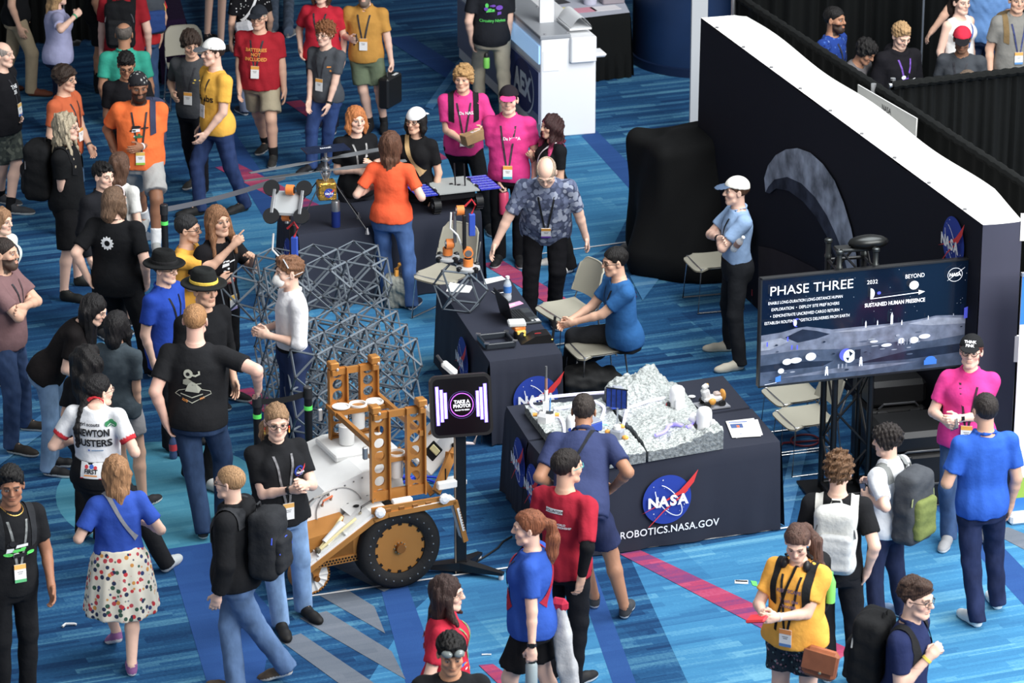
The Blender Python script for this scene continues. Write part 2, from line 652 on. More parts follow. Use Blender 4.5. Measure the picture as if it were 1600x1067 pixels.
# ================================================================ people
def ik(a, b, l1, l2, pole):
 v = b - a
 L = np.linalg.norm(v)
 L2 = min(max(L, abs(l1 - l2) + 0.01), (l1 + l2) * 0.999)
 d = v / (L + 1e-9)
 b = a + d * L2
 x = (l1 * l1 - l2 * l2 + L2 * L2) / (2 * L2)
 y = math.sqrt(max(l1 * l1 - x * x, 1e-6))
 p = np.asarray(pole, float)
 p = unit(p - d * (p @ d))
 return a + d * x + p * y, b
def skeleton(s, loc):
 H = s['H']
 hd = R(s['h'])
 W = rotz(math.pi + hd)
 g = dict(H=H, k=H / 1.75, W=W)
 k = g['k']
 f = s.get('f', 0)
 w = s.get('w', 1.0)
 def tolocal(p):
  return W.T @ (np.asarray(p, float) - np.array([loc[0], loc[1], 0]))
 feet = []
 for i, sx in enumerate((1, -1)):
  ft = s.get('feet')
  e = ft[i] if ft else None
  if e is None:
   st = s.get('stand', (0.0, 0.0))
   p = np.array([sx * 0.10 * k, (0.42 if 'sit' in s else st[i]), 0.0])
   e = (0, 0)
  else:
   p = tolocal(U(e[0], e[1]))
   p[2] = 0
  yaw = R(e[2]) if len(e) > 2 else -sx * R(8)
  pit = R(e[3]) if len(e) > 3 else 0.0
  Mf = rotz(yaw) @ rotx(-pit)
  ball = np.array([0, 0.115 * k, 0.0])
  heel = p + rotz(yaw) @ ball - Mf @ ball      # pivot about the ball of the foot
  feet.append((heel, Mf))
 g['feet'] = feet
 ank = [q + M @ np.array([0, -0.035 * k, 0.085 * k]) for q, M in feet]
 l1, l2 = 0.245 * H, 0.235 * H
 hipw = (0.052 if not f else 0.055) * H * (0.8 + 0.2 * w)
 if 'sit' in s:
  pel = np.array([0, 0, s['sit'] + 0.10 * k])
 else:
  c = (feet[0][0] + feet[1][0]) / 2 if s.get('feet') else np.zeros(3)
  c = np.array([c[0], c[1], 0]) + np.array([s.get('px', 0), s.get('py', 0), 0])
  z = 0.535 * H - s.get('drop', 0)
  for i, sx in enumerate((1, -1)):
   dx = ank[i] - (c + np.array([sx * hipw, 0, 0]))
   r2 = (l1 + l2) ** 2 * 0.994 - dx[0] ** 2 - dx[1] ** 2
   z = min(z, ank[i][2] + math.sqrt(max(r2, 0.04)) + 0.01)
  pel = np.array([c[0], c[1], z])
 g['pel'] = pel
 lf, ls, tw = [R(v) for v in (list(s.get('lean', (0,))) + [0, 0, 0])[:3]]
 T = rotz(tw) @ roty(ls) @ rotx(-lf)
 g['T'] = T
 g['hip'] = [pel + np.array([sx * hipw, 0, -0.01]) for sx in (1, -1)]
 g['knee'], g['ank'] = [], []
 for i, sx in enumerate((1, -1)):
  pole = feet[i][1] @ np.array([sx * 0.1, 1.0, 0.0])
  if 'sit' in s:
   pole = np.array([sx * 0.15, 0.6, 1.0])
  kn, an = ik(g['hip'][i], ank[i], l1, l2, pole)
  g['knee'].append(kn)
  g['ank'].append(ank[i])
 sw = (0.104 if not f else 0.093) * H * (0.75 + 0.25 * w)
 g['sh'] = [pel + T @ np.array([sx * sw, -0.005 * H, 0.257 * H]) for sx in (1, -1)]
 nb = pel + T @ np.array([0, -0.004 * H, 0.300 * H])
 g['nb'] = nb
 hy, hp, hr = [R(v) for v in (list(s.get('head_rot', (0,))) + [0, 0, 0])[:3]]
 Mh = rotz(-hy) @ rotx(-hp) @ roty(hr)
 mid = rotx(-(lf * 0.75 + hp * 0.25))
 g['hc'] = nb + mid @ np.array([0, 0.016 * H, 0.094 * H])
 g['Mh'] = Mh
 hu = s.get('hunch', 0)
 g['hc'] = g['hc'] + np.array([0, hu * 0.8, -hu])
 hs = k * 1.03 * s.get('hs', 1.0)
 g['hs'] = hs
 top = g['hc'] + Mh @ np.array([0, -0.01, 0.12]) * hs
 top[2] = max(top[2], (g['hc'] + Mh @ np.array([0, -0.09, 0.07]) * hs)[2])
 g['top'] = top
 g['el'], g['wr'], g['hm'] = [], [], []
 u1, u2 = 0.168 * H, 0.148 * H
 for i, (sx, key) in enumerate(((1, 'rh'), (-1, 'lh'))):
  S = g['sh'][i]
  e = s.get(key)
  pole = s.get(key + 'p', (sx * 0.55, -0.75, -0.45))
  if e is None:
   tgt = S + T @ np.array([sx * (0.030 + 0.05 * (w - 1)) * H, 0.035 * H, -0.335 * H])
  elif e[0] == 'L':
   tgt = pel + T @ (np.array(e[1:4]) * H)
  else:
   tgt = tolocal(atY(e[0], e[1], loc[1] + (W @ pel)[1] - (e[2] if len(e) > 2 else 0)))
  d = unit(tgt - S)
  for _ in range(3):
   el, wr = ik(S, tgt - d * 0.055 * k, u1, u2, pole)
   d = unit(wr - el)
  hd_ = s.get(key + 'd')
  if hd_ is not None:
   d = unit(np.asarray(hd_, float))
  n = s.get(key + 'n', (-sx, 0.25, 0.0))
  n = np.asarray(n, float)
  n = unit(n - d * (n @ d))
  x = np.cross(n, d)           # towards the thumb side for one hand, away for the other
  if i == 0:
   x = -x
  g['el'].append(el)
  g['wr'].append(wr)
  g['hm'].append((wr, d, n, x))
 return g
def hand_ops(B, m, k, curl, point=False):
 w, d, n, x = m          # wrist, finger direction, palm normal, thumb side
 M = np.stack([x, n, d], 1)
 B.ell(w + d * 0.050 * k, np.array([0.040, 0.017, 0.052]) * k, M, 0.012)
 B.cone(w - d * 0.01, w + d * 0.03 * k, 0.024 * k, 0.026 * k, 0.02)
 for j, (o, L, r) in enumerate(((0.029, 0.072, 0.0092), (0.0095, 0.080, 0.0095), (-0.0105, 0.075, 0.0090), (-0.030, 0.058, 0.0080))):
  p = w + (d * (0.088 - 0.004 * abs(j - 1)) + x * o) * k
  c = curl * (1 + 0.12 * j)
  if point and j == 0:
   c = 0.05
  a = c * 0.7
  spread = x * (o * 1.6)
  for q, fr in enumerate((0.42, 0.32, 0.26)):
   dr = unit(d * math.cos(a) + n * math.sin(a) + spread * (1 if q == 0 else 0.3))
   p2 = p + dr * L * fr * k
   B.cone(p, p2, r * k * (1 - 0.08 * q), r * k * (0.93 - 0.08 * q), 0.006)
   p, a = p2, a + c
 p = w + (d * 0.022 + x * 0.030 + n * 0.006) * k
 t1 = unit(d * 0.75 + x * 0.6 + n * (0.25 + 0.35 * curl))
 p2 = p + t1 * 0.042 * k
 t2 = unit(d * 0.9 + x * (0.25 - 0.3 * curl) + n * (0.2 + 0.45 * curl))
 B.cone(w + d * 0.012 * k + x * 0.012 * k, p, 0.015 * k, 0.014 * k, 0.01)
 B.cone(p, p2, 0.0135 * k, 0.011 * k, 0.01)
 B.cone(p2, p2 + t2 * 0.034 * k, 0.0108 * k, 0.0085 * k, 0.006)
TZ = np.array([-0.075, -0.02, 0.03, 0.075, 0.12, 0.17, 0.215, 0.255, 0.285, 0.305])
TWM = np.array([0.086, 0.093, 0.089, 0.085, 0.088, 0.096, 0.101, 0.084, 0.058, 0.036])
TWF = np.array([0.092, 0.102, 0.094, 0.078, 0.077, 0.086, 0.089, 0.074, 0.052, 0.033])
TD = np.array([0.062, 0.070, 0.066, 0.063, 0.064, 0.069, 0.068, 0.058, 0.045, 0.036])
TY = np.array([-0.010, -0.008, 0.000, 0.004, 0.004, 0.002, 0.000, -0.003, -0.005, -0.004])
def torso(B, s, g, off=0.0, z0=-0.075, z1=0.305, k=0.03, flare=0.0, hang=0.0):
 H, w = g['H'], s.get('w', 1.0)
 f = s.get('f', 0)
 b = s.get('belly', max(0.0, (w - 1.0) * 0.12))
 tw = (TWF if f else TWM) * H * (w if w > 1 else 0.5 + 0.5 * w)
 tw = np.where(TZ > 0.24, tw / max(1.0, w) ** 0.6, tw)
 bel = b * np.exp(-((TZ - 0.07) / 0.075) ** 2) * H
 td = TD * H * (0.45 + 0.55 * w) + bel * 0.6
 ty = TY * H + bel * 0.4
 zz = np.unique(np.concatenate([[z0], TZ[(TZ > z0) & (TZ < z1)], [z1]]))
 ws, ds, ys = [np.interp(zz, TZ, q) + (off if i < 2 else 0) for i, q in enumerate((tw, td, ty))]
 if hang:        # loose cloth hangs from the widest point
  for j in range(len(zz) - 2, -1, -1):
   if zz[j] < 0.17:
    ws[j] = max(ws[j], ws[j + 1] - hang * 0.004)
    front, back = ys[j] + ds[j], ys[j] - ds[j]
    front = max(front, ys[j + 1] + ds[j + 1] - 0.006)
    back = min(back, ys[j + 1] - ds[j + 1] + 0.008)
    ds[j], ys[j] = (front - back) / 2, (front + back) / 2
 if flare:
  fl = np.clip((0.10 - zz) / 0.15, 0, 1) * flare
  ws, ds = ws + fl, ds + fl
 B.loft(g['pel'], g['T'], zz * H, ws, ds, ys, k)
 if f and z1 > 0.25 and z0 < 0.2:
  for sx in (1, -1):
   B.ell(g['pel'] + g['T'] @ (np.array([sx * 0.043, 0.048, 0.205]) * H), np.array([0.043, 0.036, 0.042]) * H * (0.6 + 0.4 * w) + off, g['T'], 0.04)
def arm_r(s, g):
 q = g['k'] * (0.62 + 0.38 * s.get('w', 1.0)) * (0.9 if s.get('f', 0) else 1.0)
 return 0.056 * q, 0.043 * q, 0.039 * q, 0.026 * q
def leg_r(s, g):
 q = g['k'] * (0.6 + 0.4 * s.get('w', 1.0))
 return 0.086 * q, 0.056 * q, 0.054 * q, 0.037 * q
def body_sdf(s, g):
 B = Sdf()
 H, k, T = g['H'], g['k'], g['T']
 torso(B, s, g, -0.012)
 a = arm_r(s, g)
 l = leg_r(s, g)
 if s.get('bottom', ('trousers',))[0] == 'trousers':
  l = [q * 0.78 for q in l]
 B.ell(g['pel'] + np.array([0, -0.01, -0.01]), np.array([0.080, 0.06, 0.065]) * H * (0.5 + 0.5 * s.get('w', 1)), None, 0.05)
 for i in range(2):
  hip, kn, an = g['hip'][i], g['knee'][i], g['ank'][i]
  B.cone(hip, kn, l[0], l[1], 0.03)
  cm = kn + (an - kn) * 0.30 + (g['feet'][i][1] @ np.array([0, -0.012, 0])) * k
  B.cone(kn, cm, l[1] * 0.98, l[2], 0.02)
  B.cone(cm, an, l[2], l[3], 0.02)
  q, M = g['feet'][i]
  B.cone(an, q + M @ np.array([0, 0.10, 0.035]) * k, 0.034 * k, 0.026 * k, 0.02)
 for i, sx in enumerate((1, -1)):
  S, E, Wr = g['sh'][i], g['el'][i], g['wr'][i]
  B.cone(g['pel'] + T @ (np.array([sx * 0.030, -0.010, 0.278]) * H), S, 0.036 * k, a[0] * 0.9, 0.04)
  B.cone(S, E, a[0], a[1], 0.025)
  fm = E + (Wr - E) * 0.3
  B.cone(E, fm, a[1] * 0.95, a[2], 0.015)
  B.cone(fm, Wr, a[2], a[3], 0.015)
 hs, c, M = g['hs'], g['hc'], g['Mh']
 def h(p):
  return c + M @ (np.asarray(p, float) * hs)
 f = s.get('f', 0)
 nr = (0.055 if not f else 0.047) * k * (0.7 + 0.3 * s.get('w', 1))
 B.cone(g['nb'] - T @ np.array([0, 0, 0.03]), h((0, -0.022, -0.05)), nr * 1.12, nr, 0.035)
 B.ell(h((0, -0.014, 0.032)), np.array([0.076, 0.098, 0.086]) * hs, M, 0.02)
 fw = 0.058 + 0.012 * max(0, s.get('w', 1) - 1) - 0.004 * f
 B.ell(h((0, 0.022, -0.036)), np.array([fw, 0.066, 0.080]) * hs, M, 0.03)
 B.ell(h((0, 0.066, -0.096)), np.array([0.026, 0.020, 0.020]) * hs, M, 0.025)
 for sx in (1, -1):
  B.ell(h((sx * 0.044, 0.056, -0.022)), np.array([0.024, 0.024, 0.024]) * hs, M, 0.02)
  B.cone(h((sx * 0.012, 0.086, 0.026)), h((sx * 0.046, 0.074, 0.026)), 0.012 * hs, 0.010 * hs, 0.012)
  B.cone(h((sx * 0.050, 0.030, -0.075)), h((sx * 0.018, 0.066, -0.100)), 0.016 * hs, 0.016 * hs, 0.02)
  B.ell(h((sx * 0.032, 0.092, 0.006)), np.array([0.017, 0.012, 0.010]) * hs, M, 0.010, 's')
  B.ell(h((sx * 0.031, 0.078, 0.006)), np.array([0.0125, 0.0125, 0.0115]) * hs, M, 0.004)
  Me = M @ rotz(sx * 0.35)
  B.ell(h((sx * 0.080, -0.008, -0.004)), np.array([0.009, 0.020, 0.033]) * hs, Me, 0.008)
  B.ell(h((sx * 0.088, -0.004, 0.000)), np.array([0.005, 0.010, 0.018]) * hs, Me, 0.004, 's')
 B.cone(h((0, 0.088, 0.016)), h((0, 0.108, -0.022)), 0.009 * hs, 0.0125 * hs, 0.012)
 B.ell(h((0, 0.096, -0.026)), np.array([0.019, 0.012, 0.010]) * hs, M, 0.008)
 for z, q in ((-0.053, 0.009), (-0.066, 0.010)):
  B.ell(h((0, 0.082, z)), np.array([0.025, 0.013, 0.007]) * hs, M, 0.005)
 if s.get('beard', 0) > 1:
  B.ell(h((0, 0.062, -0.095)), np.array([0.045, 0.040, 0.042]) * hs, M, 0.03)
 for i, key in enumerate(('rh', 'lh')):
  hand_ops(B, g['hm'][i], k, s.get(key + 'c', 0.32), s.get(key + 'pt', False))
 return B
def body_mesh(s, g):
 B = body_sdf(s, g)
 k = g['k']
 reg = []
 hc = g['hc'] + g['Mh'] @ np.array([0, 0.01, 0.005])
 reg.append((hc - 0.152 * g['hs'], hc + np.array([0.152, 0.152, 0.145]) * g['hs'], 0.0062))
 for w, d, n, x in g['hm']:
  c = w + d * 0.085 * k
  reg.append((c - 0.118 * k, c + 0.118 * k, 0.0056))
 Ps, Qs, n = [], [], 0
 ex = []
 for lo, hi, h in reg + [(None, None, 0.016)]:
  if lo is None:
   lo, hi = B.bounds(0.03)
  P, Q = B.mesh(h, lo, hi, ex)
  Ps.append(P)
  Qs.append(Q + n)
  n += len(P)
  ex.append((np.asarray(lo) + 2.2 * h, np.asarray(hi) - 2.2 * h))
 P, Q = np.concatenate(Ps), np.concatenate(Qs)
 sk = np.array(lin(s.get('skin', (224, 178, 150))))
 C = np.tile(sk, (len(P), 1))
 L = (P - g['hc']) @ g['Mh'] / g['hs']
 hair = np.array(lin(s.get('hair', (None, (70, 50, 36)))[1]))
 fr = L[:, 1] > 0.045
 ax = np.abs(L[:, 0])
 def put(mask, col, a=1.0):
  C[mask] = C[mask] * (1 - a) + np.array(col) * a
 near = (np.abs(L) < 0.16).all(1)
 put(near & fr & (((ax - 0.045) / 0.022) ** 2 + ((L[:, 2] + 0.028) / 0.02) ** 2 < 1), sk * np.array([1.08, 0.86, 0.84]), 0.5)
 bd = s.get('beard', 0)
 if bd:
  bm = near & (L[:, 1] > -0.005) & (L[:, 2] < -0.030 - 0.25 * np.clip(0.05 - ax, 0, 0.05) - 0.0 * ax) & (L[:, 2] > -0.16) & ~((ax < 0.02) & (np.abs(L[:, 2] + 0.060) < 0.011))
  bm &= (L[:, 1] > 0.0 + 0.3 * np.clip(-L[:, 2] - 0.11, 0, 1))
  put(bm, hair * 0.8, 0.45 if bd < 1 else 0.92)
 put(near & fr & ((ax / 0.025) ** 2 + ((L[:, 2] + 0.060) / 0.012) ** 2 < 1), sk * np.array([0.86, 0.58, 0.56]), 0.55)
 put(near & fr & (ax < 0.018) & (np.abs(L[:, 2] + 0.0595) < 0.0018), sk * 0.4, 0.7)
 ey = ((ax - 0.031) / 0.0145) ** 2 + ((L[:, 2] - 0.006) / 0.0078) ** 2
 put(near & fr & (ey < 1.5), sk * 0.5, 0.7)
 put(near & fr & (ey < 0.75), (0.40, 0.39, 0.38))
 put(near & fr & (ey < 1.6) & (L[:, 2] > 0.0105), sk * 0.25, 0.8)
 put(near & fr & (((ax - 0.031) / 0.0068) ** 2 + ((L[:, 2] - 0.006) / 0.0072) ** 2 < 1), (0.02, 0.014, 0.01))
 put(near & fr & (ax > 0.012) & (ax < 0.052) & (np.abs(L[:, 2] - 0.029 + 4 * (ax - 0.034) ** 2) < 0.0052), hair * 0.9, 0.85)
 put(near & (((ax - 0.0075) / 0.005) ** 2 + ((L[:, 2] + 0.035) / 0.003) ** 2 < 1) & (L[:, 1] > 0.08), sk * 0.35)
 return ('body', P, Q, 'skin', C)
def hair_parts(s, g):
 kind, rgb = s.get('hair', ('short', (70, 50, 36)))
 if kind == 'none':
  return []
 hs, c, M = g['hs'], g['hc'], g['Mh']
 B = Sdf()
 def h(p):
  return c + M @ (np.asarray(p, float) * hs)
 def skull(t, x=0.0, yo=-0.014, front=0.0):
  B.ell(h((0, yo - 0.35 * t, 0.034 + 0.55 * t)), np.array([0.080 + 0.55 * t + x, 0.102 + 0.6 * t, 0.088 + 0.6 * t]) * hs, M, 0.01)
 def hairline(a, b):   # plane through front (y=.09,z=a) and nape (y=-.09,z=b)
  n = np.array([0, (a - b) / 0.18, -1.0])
  B.plane(h((0, 0.09, a)), M @ n)
 def face(rx=0.060, zc=-0.03, rz=0.092, y=0.115, ry=0.075):
  B.ell(h((0, y, zc)), np.array([rx, ry, rz]) * hs, M, 0.012, 's')
 L = s.get('hlen', 0.25)
 amp, fq, vec = 0.003, 160, (1, 1, 0.35)
 down = np.array([0, 0, -1.0])
 back = M @ np.array([0, -1.0, 0])
 back[2] = 0
 back = unit(back)
 side = unit(np.cross(back, [0, 0, 1]))
 if kind == 'buzz':
  skull(0.003)
  hairline(0.068, -0.072)
  amp = 0.0008
 elif kind == 'balding':
  skull(0.006)
  hairline(0.030, -0.075)
  B.ell(h((0, 0.02, 0.10)), np.array([0.068, 0.12, 0.07]) * hs, M, 0.01, 's')
  amp = 0.001
 elif kind in ('short', 'neat'):
  t = 0.012 if kind == 'neat' else 0.018
  skull(t, -0.004)
  if kind == 'short':
   B.ell(h((0.012, 0.044, 0.108)), np.array([0.050, 0.048, 0.026]) * hs, M, 0.03)
   amp, fq, vec = 0.007, 150, (1, 1, 0.6)
  hairline(0.070, -0.072)
  face(0.056, -0.03, 0.096)
 elif kind == 'curly':
  skull(0.030, 0.0)
  B.ell(h((0, 0.045, 0.095)), np.array([0.065, 0.060, 0.042]) * hs, M, 0.03)
  hairline(0.052, -0.095)
  face(0.056, -0.035, 0.088)
  amp, fq, vec = 0.017, 160, (1, 1, 1)
 elif kind == 'moptop':
  skull(0.026, 0.002)
  B.ell(h((0, 0.04, 0.06)), np.array([0.078, 0.068, 0.058]) * hs, M, 0.03)
  for sx in (1, -1):
   B.ell(h((sx * 0.080, -0.005, -0.005)), np.array([0.020, 0.045, 0.055]) * hs, M, 0.03)
  hairline(0.048, -0.115)
  face(0.058, -0.04, 0.088)
  amp, fq, vec = 0.008, 120, (1, 1, 0.9)
 else:
  tied = kind in ('ponytail', 'braid')
  skull(0.011 if tied else 0.016, 0.002)
  for sx in (() if tied else (1, -1)):
   B.ell(h((sx * 0.072, -0.015, -0.005)), np.array([0.024, 0.062, 0.075]) * hs, M, 0.03)
  if tied:
   hairline(0.076, -0.085)
  else:
   B.ell(h((0, -0.07, -0.02)), np.array([0.075, 0.048, 0.09]) * hs, M, 0.03)
  face(0.060, -0.035, 0.098, 0.110, 0.080)
  if kind == 'bob':
   for sx in (1, -1):
    B.chain([h((sx * 0.080, 0.000, 0.0)), h((sx * 0.088, 0.005, -0.07)), h((sx * 0.082, 0.015, -0.13))], [0.030 * hs, 0.030 * hs, 0.018 * hs], 0.03)
   B.chain([h((0, -0.08, 0)), h((0, -0.085, -0.10)), h((0, -0.075, -0.14))], [0.06 * hs, 0.062 * hs, 0.05 * hs], 0.03)
  elif kind in ('long', 'longfront'):
   q = 0.9 if s.get('hvol') is None else s['hvol']
   for x in (-0.075, -0.04, 0, 0.04, 0.075):
    p0 = h((x, -0.055 + abs(x) * 0.3, -0.01))
    p1 = p0 + back * (0.035 - abs(x) * 0.25) + down * 0.12 + side * x * 0.35
    p2 = p1 + back * (0.035 - abs(x) * 0.2) + down * (L - 0.12) + side * x * 0.1
    B.chain([p0, p1, p2], [0.044 * q, 0.042 * q, 0.022 * q], 0.025)
   if kind == 'longfront':
    for sx in (1, -1):
     p0 = h((sx * 0.080, 0.015, -0.01))
     p1 = h((sx * 0.088, 0.03, -0.12))
     p2 = p1 + down * (L - 0.14) + M @ np.array([sx * 0.02, 0.045, 0])
     B.chain([p0, p1, p2], [0.026, 0.028, 0.014], 0.025)
   amp, fq, vec = 0.005, 120, (1, 1, 0.15)
   if s.get('wavy'):
    amp, fq, vec = 0.012, 70, (1, 1, 0.7)
  elif kind == 'braid':
   p0 = h((0, -0.10, -0.03))
   sh = M @ np.array([s.get('bx', 0.0), 0, 0])
   back = np.array([0, -1.0, 0])
   sh = np.array([s.get('bx', 0.0), 0, 0])
   pts = [p0, p0 + back * 0.06 + down * 0.08 + sh * 0.5, p0 + back * 0.13 + down * L * 0.6 + sh, p0 + back * 0.13 + down * L + sh]
   B.chain(pts, [0.042, 0.032, 0.026, 0.015], 0.02)
   amp, fq, vec = 0.004, 130, (0.6, 0.6, 1)
  elif kind == 'ponytail':
   z = s.get('pz', 0.04)
   p0 = h((0, -0.105, z))
   sh = M @ np.array([s.get('bx', 0.0), 0, 0])
   pts = [p0, p0 + back * 0.05 + down * 0.02 + sh * 0.3, p0 + back * 0.07 + down * 0.12 + sh * 0.8, p0 + back * 0.055 + down * L * 0.65 + sh, p0 + back * 0.03 + down * L + sh * 1.1]
   B.chain(pts, [0.026, 0.034, 0.046, 0.044, 0.016], 0.02)
   amp, fq, vec = 0.004, 130, (1, 1, 0.2)
 if s.get('hat') and s['hat'][0] != 'goggles':
  sg = -1 if s['hat'][0] == 'backcap' else 1
  B.plane(h((0, 0, 0.052)), M @ np.array([0, -sg * 0.16, 1.0]))
 B.wrinkle(amp, fq, int(abs(c[2] * 1000)) % 97, vec)
 P, Q = B.mesh(0.0075 if kind not in ('long', 'longfront') else 0.009)
 col = np.tile(np.array(lin(rgb)), (len(P), 1))
 if s.get('htip'):
  z0 = c[2] - 0.12
  t = np.clip((z0 - P[:, 2]) / 0.14, 0, 1)[:, None]
  col = col * (1 - t) + np.array(lin(s['htip'])) * t
 return [('hair', P, Q, 'hair', col)]
def hat_parts(s, g):
 hat = s.get('hat')
 if not hat:
  return []
 hs, c, M = g['hs'], g['hc'], g['Mh']
 def h(p):
  return c + M @ (np.asarray(p, float) * hs)
 kind, rgb = hat[0], hat[1]
 out = []
 if kind in ('cap', 'backcap', 'visorcap'):
  sg = -1 if kind == 'backcap' else 1
  B = Sdf()
  B.ell(h((0, -0.012, 0.038)), np.array([0.092, 0.114, 0.100]) * hs, M, 0.01)
  B.plane(h((0, 0, 0.042)), M @ np.array([0, sg * 0.16, -1.0]))
  B.cone(h((0, -0.012, 0.136)), h((0, -0.012, 0.139)), 0.008, 0.006, 0.004)
  P, Q = B.mesh(0.007)
  col = np.tile(np.array(lin(rgb)), (len(P), 1))
  L = (P - c) @ M / hs
  if len(hat) > 3 and hat[3] == 'snap':
   hole = (((L[:, 0]) / 0.035) ** 2 + ((L[:, 2] - 0.045) / 0.022) ** 2 < 1) & (L[:, 1] * sg < -0.05)
   col[hole] = np.array(lin((40, 32, 28)))
  out.append(('cap', P, Q, 'cloth', col))
  B = Sdf()
  Mb = M @ rotx(-sg * 0.18)
  B.ell(h((0, sg * 0.115, 0.050)), np.array([0.076, 0.080, 0.008]) * hs, Mb, 0.005)
  B.ell(h((0, -0.012, 0.038)), np.array([0.085, 0.100, 0.094]) * hs, M, 0.002, 's')
  P, Q = B.mesh(0.006)
  out.append(('cap_brim', P, Q, 'cloth', np.tile(np.array(lin(hat[2] if len(hat) > 2 and hat[2] else rgb)), (len(P), 1))))
 elif kind == 'fedora':
  B = Sdf()
  B.ell(h((0, -0.01, 0.050)), np.array([0.168, 0.182, 0.030]) * hs, M, 0.004)
  B.ell(h((0, -0.01, 0.082)), np.array([0.21, 0.22, 0.030]) * hs, M, 0.006, 's')
  zs = np.array([0.045, 0.075, 0.115, 0.150, 0.163]) * hs
  B.loft(h((0, -0.01, 0)), M, zs, np.array([0.096, 0.095, 0.088, 0.078, 0.062]) * hs, np.array([0.114, 0.113, 0.105, 0.096, 0.080]) * hs, None, 0.015)
  B.ell(h((0, -0.005, 0.176)), np.array([0.030, 0.075, 0.022]) * hs, M, 0.02, 's')
  P, Q = B.mesh(0.0075)
  out.append(('fedora', P, Q, 'cloth', np.tile(np.array(lin(rgb)), (len(P), 1))))
  if len(hat) > 2:
   B = Sdf()
   B.loft(h((0, -0.01, 0)), M, np.array([0.060, 0.085]) * hs, np.array([0.100, 0.098]) * hs, np.array([0.118, 0.116]) * hs, None, 0.0)
   P, Q = B.mesh(0.006)
   out.append(('hat_band', P, Q, 'cloth', np.tile(np.array(lin(hat[2])), (len(P), 1))))
 elif kind == 'bandana':
  B = Sdf()
  B.ell(h((0, -0.014, 0.036)), np.array([0.088, 0.110, 0.098]) * hs, M, 0.01)
  B.plane(h((0, 0.09, 0.048)), M @ np.array([0, 0.5, -1.0]))
  B.ell(h((0, -0.125, 0.0)), np.array([0.025, 0.02, 0.03]), M, 0.02)
  P, Q = B.mesh(0.007)
  L = (P - c) @ M / hs
  col = np.tile(np.array(lin(rgb)), (len(P), 1))
  m = (np.sin(L[:, 0] * 120) * np.sin(L[:, 1] * 110) * np.sin(L[:, 2] * 100 + 1) > 0.55)
  col[m] = np.array(lin((170, 170, 165)))
  out.append(('bandana', P, Q, 'cloth', col))
 elif kind == 'goggles':
  B = Sdf()
  zs = np.array([0.052, 0.088]) * hs
  B.loft(h((0, -0.012, 0)), M, zs, np.array([0.098, 0.094]) * hs, np.array([0.120, 0.114]) * hs, None, 0.0)
  P, Q = B.mesh(0.006)
  out.append(('goggles_strap', P, Q, 'cloth', np.tile(np.array(lin((28, 28, 30))), (len(P), 1))))
  B = Sdf()
  for sx in (1, -1):
   B.ell(h((sx * 0.038, 0.094, 0.070)), np.array([0.036, 0.026, 0.024]) * hs, M @ rotz(-sx * 0.4), 0.006)
  P, Q = B.mesh(0.006)
  out.append(('goggles_lens', P, Q, 'shiny', np.tile(np.array(lin(rgb)), (len(P), 1))))
 return out
def g_dot(ex, ey, q):
 return (math.cos(q) * ex + math.sin(q) * ey)[1]
